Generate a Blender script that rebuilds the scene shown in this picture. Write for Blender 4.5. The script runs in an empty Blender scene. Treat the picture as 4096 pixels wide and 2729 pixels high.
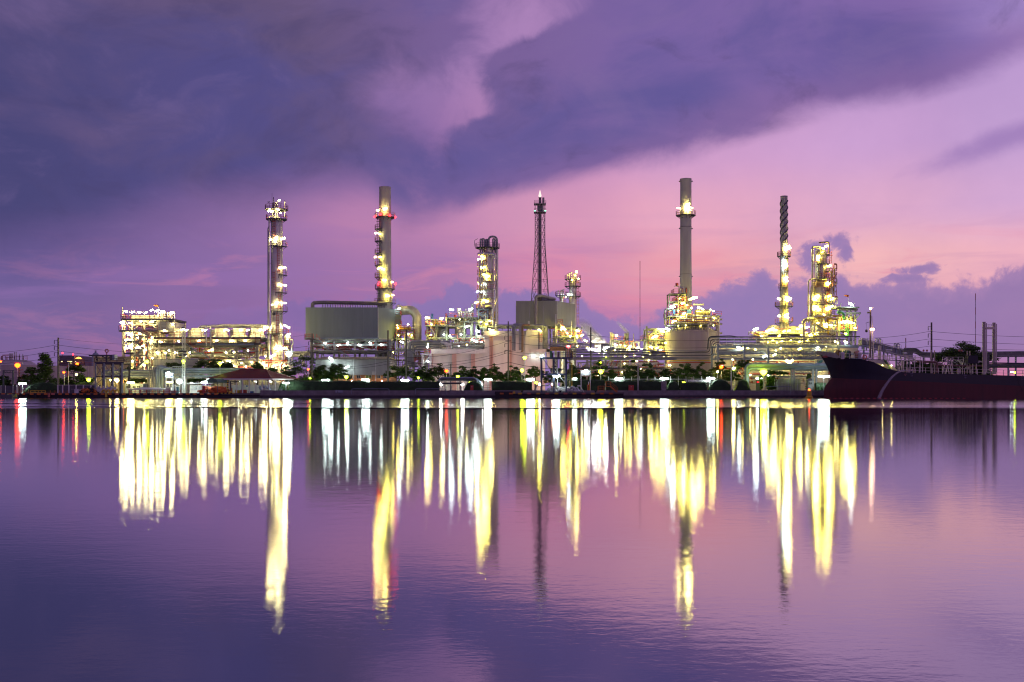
import bpy, math, random
from mathutils import Vector
random.seed(7)
R = math.radians
scene = bpy.context.scene
# ------------------------------------------------------------------ camera
F, CX, YH, CAMZ = 4320.0, 2048.0, 1564.0, 1.55      # focal length, centre, horizon line (photo pixels), eye height
cd = bpy.data.cameras.new('camera')
cam = bpy.data.objects.new('camera', cd)
scene.collection.objects.link(cam)
cam.location = (0, 0, CAMZ)
cam.rotation_euler = (R(90), 0, 0)
cd.sensor_width = 36.0
cd.lens = 36.0 * F / 4096.0
cd.shift_y = (YH - 1364.5) / 4096.0
cd.clip_start, cd.clip_end = 0.1, 9000
scene.camera = cam
scene.cycles.filter_width = 1.15
scene.view_settings.view_transform = 'Standard'
scene.view_settings.look = 'None'
scene.view_settings.exposure = 0.0
scene.view_settings.gamma = 1.0
scene.view_settings.use_curve_mapping = False
cy = scene.cycles
cy.max_bounces, cy.diffuse_bounces, cy.glossy_bounces = 4, 2, 3
cy.transmission_bounces, cy.transparent_max_bounces = 3, 6
cy.caustics_reflective = cy.caustics_refractive = False
cy.sample_clamp_indirect = 4.0
cy.sample_clamp_direct = 0.0
cy.use_light_tree = True
cy.blur_glossy = 0.2
try:
    cy.use_denoising = True
    cy.denoiser = 'OPENIMAGEDENOISE'
    cy.denoising_input_passes = 'RGB_ALBEDO_NORMAL'
except Exception:
    pass


def s2l(c):
    return tuple(((v / 255) / 12.92) if v / 255 <= 0.04045 else ((v / 255 + 0.055) / 1.055) ** 2.4 for v in c)


class NT:
    """small helper to write node trees as expressions"""
    def __init__(s, tree):
        s.t = tree
        s.n, s.l = tree.nodes, tree.links

    def put(s, sock, v):
        if hasattr(v, 'is_output'):
            s.l.new(v, sock)
        else:
            sock.default_value = v

    def m(s, op, a, b=0.0, c=None, clamp=False):
        x = s.n.new('ShaderNodeMath')
        x.operation, x.use_clamp = op, clamp
        s.put(x.inputs[0], a)
        s.put(x.inputs[1], b)
        if c is not None:
            s.put(x.inputs[2], c)
        return x.outputs[0]

    def add(s, a, b): return s.m('ADD', a, b)
    def sub(s, a, b): return s.m('SUBTRACT', a, b)
    def mul(s, a, b): return s.m('MULTIPLY', a, b)

    def step(s, v, lo, hi, out0=0.0, out1=1.0):
        x = s.n.new('ShaderNodeMapRange')
        x.interpolation_type = 'SMOOTHSTEP'
        s.put(x.inputs[0], v)
        s.put(x.inputs[1], lo)
        s.put(x.inputs[2], hi)
        s.put(x.inputs[3], out0)
        s.put(x.inputs[4], out1)
        return x.outputs[0]

    def lin(s, v, lo, hi, a=0.0, b=1.0):
        x = s.n.new('ShaderNodeMapRange')
        for i, q in enumerate((v, lo, hi, a, b)):
            s.put(x.inputs[i], q)
        return x.outputs[0]

    def xyz(s, a, b, c=0.0):
        x = s.n.new('ShaderNodeCombineXYZ')
        for i, q in enumerate((a, b, c)):
            s.put(x.inputs[i], q)
        return x.outputs[0]

    def noise(s, vec, scale, detail=4.0, rough=0.55, dist=0.0, col=False):
        x = s.n.new('ShaderNodeTexNoise')
        s.put(x.inputs['Vector'], vec)
        x.inputs['Scale'].default_value = scale
        x.inputs['Detail'].default_value = detail
        x.inputs['Roughness'].default_value = rough
        x.inputs['Distortion'].default_value = dist
        return x.outputs['Color' if col else 'Fac']

    def ramp(s, fac, stops, mode='LINEAR'):
        x = s.n.new('ShaderNodeValToRGB')
        e = x.color_ramp.elements
        x.color_ramp.interpolation = mode
        while len(e) < len(stops):
            e.new(0.5)
        for i, (p, c) in enumerate(stops):
            e[i].position = p
            e[i].color = (*c, 1.0) if len(c) == 3 else c
        s.put(x.inputs[0], fac)
        return x.outputs[0]

    def curve(s, fac, pts):
        """piecewise smooth curve, pts in 0..1 both ways"""
        x = s.n.new('ShaderNodeFloatCurve')
        c = x.mapping.curves[0]
        while len(c.points) < len(pts):
            c.points.new(0.5, 0.5)
        for i, p in enumerate(pts):
            c.points[i].location = p
            c.points[i].handle_type = 'AUTO_CLAMPED'
        x.mapping.update()
        s.put(x.inputs['Value'], fac)
        return x.outputs[0]

    def mix(s, f, a, b, mode='MIX'):
        x = s.n.new('ShaderNodeMix')
        x.data_type, x.blend_type = 'RGBA', mode
        s.put(x.inputs[0], f)
        for k, v in ((6, a), (7, b)):
            if isinstance(v, tuple) and len(v) == 3:
                v = (*v, 1.0)
            s.put(x.inputs[k], v)
        return x.outputs[2]


# ------------------------------------------------------------------ sky (dusk)
world = bpy.data.worlds.new('World')
scene.world = world
world.use_nodes = True
world.node_tree.nodes.clear()
w = NT(world.node_tree)
tc = w.n.new('ShaderNodeTexCoord')
sp = w.n.new('ShaderNodeSeparateXYZ')
w.l.new(tc.outputs['Generated'], sp.inputs[0])
dx, dy, dz = sp.outputs
az0 = w.m('ARCTAN2', dx, dy)                                 # bearing from the view axis, radians
# the clouds of the seen third go on round the horizon, there and back, so that the sky has no seam
aab = w.m('ABSOLUTE', az0)
az = w.mul(w.m('SIGN', az0), w.m('MINIMUM', aab, w.mul(w.sub(math.pi, aab), 0.62 / (math.pi - 0.62))))
hor = w.m('SQRT', w.add(w.mul(dx, dx), w.mul(dy, dy)))
el = w.m('ARCTAN2', dz, w.m('MAXIMUM', hor, 1e-4))           # height above the horizon, radians


def paz(x): return math.atan((x - CX) / F)
def pel(x, y): return math.atan((YH - y) / F * math.cos(paz(x)))


A0 = 0.62                                                    # the ramps run over bearings -A0..A0; beyond they hold
fa = w.lin(az, -A0, A0)
def fx(x): return (paz(x) + A0) / (2 * A0)


P3 = w.xyz(az, el, w.mul(dy, 0.3))
warp = w.noise(w.xyz(w.mul(az, 1.0), w.mul(el, 2.0)), 7.0, 5, 0.6, col=True)
wsep = w.n.new('ShaderNodeSeparateColor')
w.l.new(warp, wsep.inputs[0])
wx = w.mul(w.sub(wsep.outputs[0], 0.5), 1.0)
wy = w.mul(w.sub(wsep.outputs[1], 0.5), 1.0)

cols = [-500, 0, 800, 1600, 2200, 2800, 3500, 4096, 4600]
rows = [
    (1564, [(118, 92, 146), (122, 96, 148), (125, 100, 150), (136, 106, 162), (150, 110, 162), (160, 112, 162), (205, 120, 155), (222, 122, 152), (222, 122, 152)]),
    (1420, [(118, 92, 148), (121, 96, 150), (128, 100, 155), (138, 106, 165), (150, 110, 166), (160, 114, 170), (158, 112, 168), (160, 112, 166), (160, 112, 166)]),
    (1300, [(106, 90, 150), (112, 94, 150), (138, 103, 160), (160, 108, 165), (192, 120, 168), (216, 138, 168), (232, 164, 176), (226, 162, 182), (206, 148, 184)]),
    (1080, [(88, 80, 140), (96, 85, 146), (136, 104, 163), (168, 118, 170), (212, 138, 174), (240, 164, 174), (247, 186, 188), (242, 180, 194), (226, 168, 192)]),
    (870, [(82, 74, 134), (90, 78, 140), (150, 110, 163), (190, 130, 174), (218, 152, 184), (234, 170, 194), (224, 172, 204), (210, 168, 212), (204, 162, 208)]),
    (600, [(92, 80, 145), (100, 85, 150), (120, 95, 155), (150, 110, 170), (205, 145, 190), (212, 160, 205), (205, 162, 212), (195, 160, 212), (190, 156, 208)]),
    (200, [(100, 84, 145), (108, 90, 150), (118, 94, 155), (168, 128, 184), (182, 138, 192), (168, 130, 190), (172, 140, 200), (188, 154, 210), (184, 150, 206)]),
]
sky = None
prev = None
elw = w.add(el, w.mul(wy, 0.022))
faw = w.add(fa, w.mul(wx, 0.03))
for y, cs in rows:
    r = w.ramp(faw, [(fx(x), s2l(c)) for x, c in zip(cols, cs)], 'EASE')
    if sky is None:
        sky = r
    else:
        sky = w.mix(w.step(elw, pel(CX, prev), pel(CX, y)), sky, r)
    prev = y
# thin streaks in the lower half of the sky
st = w.noise(w.xyz(w.mul(az, 2.2), w.mul(el, 15.0), 3.3), 3.0, 6, 0.55, 0.6)
sm = w.mul(w.step(st, 0.46, 0.66), w.step(el, 0.19, 0.10))
sky = w.mix(w.mul(sm, w.step(az, -0.1, 0.2, 0.40, 0.22)), sky, s2l((150, 110, 176)))
st2 = w.noise(w.xyz(w.mul(az, 2.6), w.mul(el, 13.0), 9.1), 3.2, 6, 0.6, 0.8)
sm2 = w.mul(w.mul(w.step(st2, 0.50, 0.68), w.step(el, 0.16, 0.09)), w.step(az, -0.5, 0.1, 0.25, 1.0))
sky = w.mix(w.mul(sm2, 0.55), sky, s2l((232, 140, 165)))
# soft mottling
mt = w.noise(P3, 9.0, 5, 0.6)
sky = w.mix(w.lin(mt, 0.3, 0.7, 0.0, 0.22), sky, s2l((150, 120, 178)))


def edge_of(pts):
    """curve of elevation against bearing; pts in photo pixels of the 2353 wide view"""
    q = [(fx(x * 1.7408), pel(x * 1.7408, y * 1.7408) / 0.45) for x, y in pts]
    return w.mul(w.curve(fa, q), 0.45)


# the long dark bank of cloud
e1 = edge_of([(-300, 600), (0, 590), (150, 560), (300, 535), (450, 492), (600, 458), (750, 434), (850, 440), (925, 503), (985, 488), (1050, 460),
              (1200, 420), (1400, 375), (1600, 344), (1800, 300), (2000, 237), (2200, 186), (2353, 120), (2700, 40)])
n1 = w.noise(w.xyz(w.mul(az, 1.0), w.mul(el, 1.5), 1.7), 9.0, 7, 0.58, 0.4)
n1b = w.noise(w.xyz(w.mul(az, 1.0), w.mul(el, 1.3), 5.1), 4.0, 4, 0.55, 0.3)
d1 = w.add(w.sub(el, e1), w.add(w.mul(w.sub(n1, 0.5), 0.042), w.mul(w.sub(n1b, 0.5), 0.034)))
soft = w.step(az, -0.30, 0.0, 0.050, 0.012)
m1 = w.step(d1, w.mul(soft, -1.0), soft)
bank_a = w.ramp(fa, [(fx(0), s2l((70, 68, 118))), (fx(900), s2l((80, 75, 132))), (fx(1900), s2l((95, 85, 147))), (fx(2700), s2l((92, 84, 149))),
                     (fx(3600), s2l((98, 84, 150))), (fx(4096), s2l((128, 108, 178)))], 'EASE')
bank_b = w.ramp(fa, [(fx(0), s2l((96, 82, 128))), (fx(1100), s2l((98, 82, 120))), (fx(1900), s2l((118, 94, 150))), (fx(2700), s2l((122, 98, 162))),
                     (fx(3600), s2l((126, 100, 165))), (fx(4096), s2l((158, 132, 194)))], 'EASE')
bank = w.mix(w.step(w.add(w.noise(w.xyz(w.mul(az, 1.2), w.mul(el, 2.4), 2.2), 5.0, 6, 0.55, 0.5), w.lin(el, 0.15, 0.36, -0.18, 0.20)), 0.38, 0.74), bank_a, bank_b)
bank = w.mix(w.mul(w.step(d1, 0.045, 0.0), w.step(az, -0.25, 0.1, 0.2, 0.6)), bank, s2l((140, 104, 160)))       # rosy underside
tx = w.noise(w.xyz(az, w.mul(el, 1.7), 6.6), 11.0, 7, 0.62, 0.6)
bank = w.mix(w.step(tx, 0.50, 0.72, 0.0, 0.26), bank, s2l((128, 106, 158)))
bank = w.mix(w.step(tx, 0.50, 0.28, 0.0, 0.40), bank, s2l((66, 60, 104)))
# pale rift in the bank
ca, sa = math.cos(R(47)), math.sin(R(47))
ha, he = paz(1120 * 1.7408), pel(1120 * 1.7408, 178 * 1.7408)
u0, v0 = w.sub(az, ha), w.sub(el, he)
hs = w.add(w.mul(u0, ca), w.mul(v0, sa))
hd = w.sub(w.mul(v0, ca), w.mul(u0, sa))
nh = w.noise(w.xyz(az, w.mul(el, 1.1), 4.4), 12.0, 7, 0.6, 0.5)
hr = w.m('SQRT', w.add(w.m('POWER', w.mul(hs, 1 / 0.11), 2.0), w.m('POWER', w.mul(hd, 1 / 0.05), 2.0)))
hm = w.step(w.add(hr, w.mul(w.sub(nh, 0.5), 2.2)), 1.2, 0.2)
ha2, he2 = paz(990 * 1.7408), pel(990 * 1.7408, 245 * 1.7408)
hr2 = w.m('SQRT', w.add(w.m('POWER', w.mul(w.sub(az, ha2), 1 / 0.06), 2.0), w.m('POWER', w.mul(w.sub(el, he2), 1 / 0.045), 2.0)))
hm = w.m('MAXIMUM', hm, w.mul(w.step(w.add(hr2, w.mul(w.sub(nh, 0.5), 1.8)), 1.3, 0.1), 0.85))
lim = [(0.0, 1800), (pel(1830, 600), 1830), (pel(1830, 540), 1836), (pel(1950, 480), 1935), (pel(1990, 440), 2000), (pel(1990, 380), 1996), (pel(1960, 300), 1950), (pel(1950, 240), 1955),
       (pel(2000, 205), 2010), (pel(2080, 180), 2085), (pel(2200, 120), 2215), (pel(2330, 60), 2330), (pel(2420, 0), 2430), (0.45, 2700)]
rl = w.curve(w.mul(el, 1 / 0.45), [(a / 0.45, (x - 1700) / 1100) for a, x in lim])
rl = w.lin(rl, 0.0, 1.0, paz(1700), paz(2800))
nl = w.noise(w.xyz(az, el, 2.9), 34.0, 6, 0.6, 0.4)
hm = w.mul(hm, w.step(w.add(w.sub(rl, az), w.mul(w.sub(nl, 0.5), 0.045)), -0.004, 0.02))
# the sky at the upper right corner stays open
cr = w.mul(w.step(w.add(az, w.mul(w.sub(n1, 0.5), 0.10)), paz(3800), paz(4250)), w.step(d1, 0.03, 0.08))
m1 = w.mul(m1, w.sub(1.0, w.mul(hm, 0.80)))
m1 = w.mul(m1, w.sub(1.0, w.mul(cr, 0.5)))
sky = w.mix(w.mul(m1, 0.97), sky, bank)
# a small dark cloud at the right
ha3, he3 = paz(2330 * 1.7408), pel(2330 * 1.7408, 312 * 1.7408)
u3, v3 = w.sub(az, ha3), w.sub(el, he3)
v3 = w.sub(v3, w.mul(u3, 0.28))
hr3 = w.m('SQRT', w.add(w.m('POWER', w.mul(u3, 1 / 0.075), 2.0), w.m('POWER', w.mul(v3, 1 / 0.014), 2.0)))
sky = w.mix(w.mul(w.step(w.add(hr3, w.mul(w.sub(n1, 0.5), 2.4)), 1.2, 0.1), 0.75), sky, s2l((150, 118, 182)))
# low heaped clouds
e2 = edge_of([(-300, 760), (0, 752), (300, 730), (480, 722), (620, 700), (700, 668), (800, 690), (940, 694), (1010, 668), (1085, 655), (1180, 660), (1290, 672),
              (1360, 705), (1440, 726), (1530, 716), (1580, 684), (1650, 652), (1720, 640), (1745, 612), (1775, 628), (1800, 650), (1850, 640), (1900, 632),
              (1960, 636), (2050, 655), (2100, 640), (2150, 660), (2250, 655), (2300, 618), (2353, 612), (2700, 640)])
n2 = w.noise(w.xyz(az, w.mul(el, 1.15), 7.7), 26.0, 7, 0.62, 0.35)
n2b = w.noise(w.xyz(az, w.mul(el, 1.1), 11.3), 70.0, 5, 0.6, 0.5)
d2 = w.add(w.sub(e2, el), w.add(w.mul(w.sub(n2, 0.5), 0.050), w.mul(w.sub(n2b, 0.5), 0.016)))
for bx, by, brx, bry in ((1862, 595, .012, .014), (1880, 572, .010, .010), (1925, 552, .014, .007), (1942, 578, .007, .012), (2110, 620, .02, .006), (2085, 640, .02, .006)):
    q2 = w.m('SQRT', w.add(w.m('POWER', w.mul(w.sub(az, paz(bx * 1.7408)), 1 / brx), 2.0), w.m('POWER', w.mul(w.sub(el, pel(bx * 1.7408, by * 1.7408)), 1 / bry), 2.0)))
    d2 = w.m('MAXIMUM', d2, w.mul(w.sub(w.add(1.0, w.add(w.mul(w.sub(n2b, 0.5), 2.6), w.mul(w.sub(n2, 0.5), 1.6))), q2), 0.012))
m2 = w.step(d2, -0.003, 0.006)
low = w.ramp(fa, [(fx(0), s2l((116, 94, 150))), (fx(1000), s2l((128, 102, 165))), (fx(1700), s2l((134, 114, 176))), (fx(2800), s2l((140, 120, 180))), (fx(4096), s2l((136, 114, 172)))], 'EASE')
rowg = w.mul(w.step(el, pel(CX, 1330), pel(CX, 1470)), w.step(az, paz(2900), paz(3800)))
low = w.mix(w.mul(rowg, w.step(w.add(el, w.mul(wy, 0.03)), pel(CX, 1400), pel(CX, 1520), 0.0, 1.0)), low, s2l((205, 122, 158)))
low = w.mix(w.lin(n2, 0.4, 0.75, 0.0, 0.25), low, s2l((165, 128, 182)))
low = w.mix(w.mul(w.step(st2, 0.52, 0.70), w.step(az, -0.05, -0.3, 0.0, 0.5)), low, s2l((190, 112, 160)))
low = w.mix(w.mul(w.step(d2, 0.016, 0.002), w.step(az, 0.0, 0.25, 0.1, 0.45)), low, s2l((172, 132, 182)))
m2 = w.mul(m2, w.step(az, paz(350), paz(1500), 0.25, 1.0))
sky = w.mix(w.mul(m2, 0.94), sky, low)
# twilight glow of the physical sky on top, faint; below the horizon the sky's own haze colour goes on
ns = w.n.new('ShaderNodeTexSky')
ns.sky_type = 'NISHITA'
ns.sun_disc = False
ns.sun_elevation, ns.sun_rotation = R(1.0), R(35)
bg = w.n.new('ShaderNodeBackground')
bg.inputs['Strength'].default_value = 1.0
w.l.new(sky, bg.inputs['Color'])
bg2 = w.n.new('ShaderNodeBackground')
bg2.inputs['Strength'].default_value = 0.004
w.l.new(ns.outputs[0], bg2.inputs['Color'])
ad = w.n.new('ShaderNodeAddShader')
w.l.new(bg.outputs[0], ad.inputs[0])
w.l.new(bg2.outputs[0], ad.inputs[1])
wo = w.n.new('ShaderNodeOutputWorld')
w.l.new(ad.outputs[0], wo.inputs['Surface'])
world.cycles.sampling_method = 'MANUAL'
world.cycles.sample_map_resolution = 512
# the last daylight: a weak, very soft, rosy sun low behind the clouds
sl = bpy.data.lights.new('sun', 'SUN')
sl.energy, sl.angle, sl.color = 0.04, R(25), (1.0, 0.78, 0.82)
sun = bpy.data.objects.new('sun', sl)
scene.collection.objects.link(sun)
sun.rotation_euler = (R(80), 0, R(55))


# ------------------------------------------------------------------ materials
MATS = {}


def mat(name, col, rough=0.6, metal=0.0, var=0.25, scale=0.6, spec=0.4, streak=False, bump=0.0):
    """painted or bare surface with uneven tone (noise in object space) and optional vertical weather streaks"""
    if name in MATS:
        return MATS[name]
    m = bpy.data.materials.new(name)
    m.use_nodes = True
    t = NT(m.node_tree)
    b = t.n['Principled BSDF']
    c = tuple(col)
    geo = t.n.new('ShaderNodeNewGeometry')
    pos = geo.outputs['Position']
    if streak:
        mp = t.n.new('ShaderNodeMapping')
        mp.inputs['Scale'].default_value = (1.0, 1.0, 0.09)
        t.l.new(pos, mp.inputs[0])
        n = t.noise(mp.outputs[0], scale * 2.2, 5, 0.65)
    else:
        n = t.noise(pos, scale, 4, 0.6)
    lo = tuple(v * (1 - var) for v in c)
    hi = tuple(min(1, v * (1 + var * 0.7)) for v in c)
    t.put(b.inputs['Base Color'], t.ramp(n, [(0.3, lo), (0.68, hi)]))
    t.put(b.inputs['Roughness'], t.lin(n, 0.3, 0.7, max(0.05, rough - 0.1), min(1, rough + 0.1)))
    b.inputs['Metallic'].default_value = metal
    b.inputs['Specular IOR Level'].default_value = spec
    if bump:
        bp = t.n.new('ShaderNodeBump')
        bp.inputs['Strength'].default_value = bump
        bp.inputs['Distance'].default_value = 0.05
        t.put(bp.inputs['Height'], n)
        t.l.new(bp.outputs[0], b.inputs['Normal'])
    MATS[name] = m
    return m


def lampmat(name, col, strength):
    if name in MATS:
        return MATS[name]
    m = bpy.data.materials.new(name)
    m.use_nodes = True
    t = NT(m.node_tree)
    t.n.clear()
    e = t.n.new('ShaderNodeEmission')
    e.inputs['Color'].default_value = (*col, 1)
    e.inputs['Strength'].default_value = strength
    o = t.n.new('ShaderNodeOutputMaterial')
    t.l.new(e.outputs[0], o.inputs[0])
    m.cycles.emission_sampling = 'FRONT'
    MATS[name] = m
    return m


def leafmat(name, a, b):
    if name in MATS:
        return MATS[name]
    m = bpy.data.materials.new(name)
    m.use_nodes = True
    t = NT(m.node_tree)
    p = t.n['Principled BSDF']
    geo = t.n.new('ShaderNodeNewGeometry')
    n = t.noise(geo.outputs['Position'], 0.9, 3, 0.6)
    f = t.m('MULTIPLY_ADD', geo.outputs['Random Per Island'], 0.45, t.mul(n, 0.6))
    t.put(p.inputs['Base Color'], t.ramp(f, [(0.2, a), (0.8, b)]))
    p.inputs['Roughness'].default_value = 0.55
    p.inputs['Specular IOR Level'].default_value = 0.3
    tr = t.n.new('ShaderNodeBsdfTranslucent')
    t.put(tr.inputs[0], t.ramp(f, [(0.2, tuple(v * 1.1 for v in a)), (0.8, tuple(v * 1.3 for v in b))]))
    mx = t.n.new('ShaderNodeMixShader')
    mx.inputs[0].default_value = 0.3
    t.l.new(p.outputs[0], mx.inputs[1])
    t.l.new(tr.outputs[0], mx.inputs[2])
    t.l.new(mx.outputs[0], t.n['Material Output'].inputs[0])
    MATS[name] = m
    return m


STEEL = mat('steel_grey', (0.27, 0.285, 0.29), 0.5, 0.1)
DSTEEL = mat('steel_dark', (0.085, 0.088, 0.10), 0.5, 0.25)
BSTEEL = mat('steel_blue_grey', (0.24, 0.30, 0.36), 0.5, 0.05)
GSTEEL = mat('steel_green_grey', (0.32, 0.35, 0.28), 0.55, 0.1)
GALV = mat('galvanised', (0.56, 0.57, 0.57), 0.45, 0.25, scale=1.2)
CLAD = mat('aluminium_cladding', (0.62, 0.60, 0.55), 0.36, 0.45, 0.18, 0.5, streak=True)
CLADR = mat('rusty_cladding', (0.30, 0.20, 0.11), 0.45, 0.5, 0.35, 0.8, streak=True)
STACKM = mat('stack_paint', (0.43, 0.42, 0.40), 0.6, 0.0, 0.16, 0.35, streak=True)
BOXM = mat('furnace_box_paint', (0.185, 0.225, 0.235), 0.65, 0.0, 0.13, 0.30, streak=True)
BOXM2 = mat('second_box_paint', (0.30, 0.32, 0.27), 0.65, 0.0, 0.15, 0.30, streak=True)
RED = mat('red_paint', (0.46, 0.07, 0.05), 0.5)
PALERED = mat('faded_red_paint', (0.50, 0.16, 0.12), 0.55)
ORANGE = mat('orange_paint', (0.60, 0.17, 0.03), 0.5)
YELLOW = mat('yellow_paint', (0.62, 0.42, 0.04), 0.5)
GREENP = mat('green_paint', (0.06, 0.22, 0.11), 0.5)
BLUEP = mat('blue_paint', (0.06, 0.16, 0.42), 0.45)
CREAM = mat('cream_paint', (0.64, 0.59, 0.50), 0.65, 0.0, 0.12, 0.4, streak=True)
TANKM = mat('tank_paint', (0.44, 0.39, 0.36), 0.6, 0.0, 0.14, 0.3, streak=True)
WHITE = mat('white_paint', (0.70, 0.68, 0.66), 0.6, 0.0, 0.10, 0.4, streak=True)
WALLW = mat('white_cladding', (0.74, 0.70, 0.67), 0.6, 0.0, 0.10, 0.3, streak=True)
SHEET = mat('grey_sheeting', (0.40, 0.41, 0.40), 0.55, 0.1, 0.12, 0.4, streak=True)
SHEETC = mat('cream_sheeting', (0.56, 0.46, 0.27), 0.55, 0.0, 0.12, 0.4, streak=True)
CONC = mat('concrete', (0.235, 0.225, 0.225), 0.85, 0.0, 0.30, 0.8, bump=0.3)
CONCD = mat('wet_concrete', (0.06, 0.058, 0.062), 0.6, 0.0, 0.35, 0.7, bump=0.4)
POLEM = mat('pole_concrete', (0.13, 0.11, 0.105), 0.8)
RUBBER = mat('black_rubber', (0.018, 0.018, 0.022), 0.6)
WIREM = mat('cable_black', (0.03, 0.03, 0.035), 0.6)
ROOFM = mat('red_roof_tile', (0.20, 0.045, 0.045), 0.6, 0.0, 0.3, 1.0)
AWN = mat('green_awning', (0.10, 0.22, 0.12), 0.6)
BARK = mat('bark', (0.07, 0.055, 0.04), 0.9, 0, 0.4, 2.0)
HULLB = mat('hull_navy', (0.020, 0.020, 0.032), 0.5, 0.0, 0.3, 0.3, streak=True)
HULLR = mat('hull_red', (0.085, 0.020, 0.026), 0.6, 0.0, 0.35, 0.3, streak=True)
HULLG = mat('bulwark_grey', (0.62, 0.58, 0.60), 0.55, 0, 0.2, 0.5, streak=True)
GLASS = mat('window_glass', (0.05, 0.06, 0.07), 0.12, 0.0, 0.2, 1.0, 0.6)
SOIL = mat('yard_concrete', (0.16, 0.155, 0.15), 0.9, 0, 0.3, 0.3)
LEAF1 = leafmat('leaf_dark', (0.028, 0.062, 0.022), (0.08, 0.135, 0.035))
LEAF2 = leafmat('leaf_mid', (0.045, 0.09, 0.025), (0.12, 0.18, 0.045))
LEAF3 = leafmat('leaf_hedge', (0.018, 0.045, 0.02), (0.05, 0.10, 0.04))
L_WARM = lampmat('light_warm', (1.0, 0.81, 0.22), 140.0)
L_YEL = lampmat('light_yellow', (1.0, 0.84, 0.13), 135.0)
L_COOL = lampmat('light_cool', (0.80, 1.0, 0.93), 80.0)
L_SOD = lampmat('light_sodium', (1.0, 0.055, 0.004), 17.0)
L_LIME = lampmat('light_lime', (0.72, 1.0, 0.014), 48.0)
L_RED = lampmat('light_red', (1.0, 0.010, 0.015), 22.0)
L_SODH = lampmat('light_sodium_strong', (1.0, 0.45, 0.27), 230.0)
L_ADDED = lampmat('light_added', (1.0, 0.95, 0.86), 260.0)  # for the added, unseen lamps by the hedge and steam
L_HOT = lampmat('light_hot', (1.0, 0.84, 0.32), 200.0)
L_DIM = lampmat('light_window', (1.0, 0.75, 0.35), 1.6)

# ------------------------------------------------------------------ mesh building
ROOT = {}
COL = scene.collection


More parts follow.
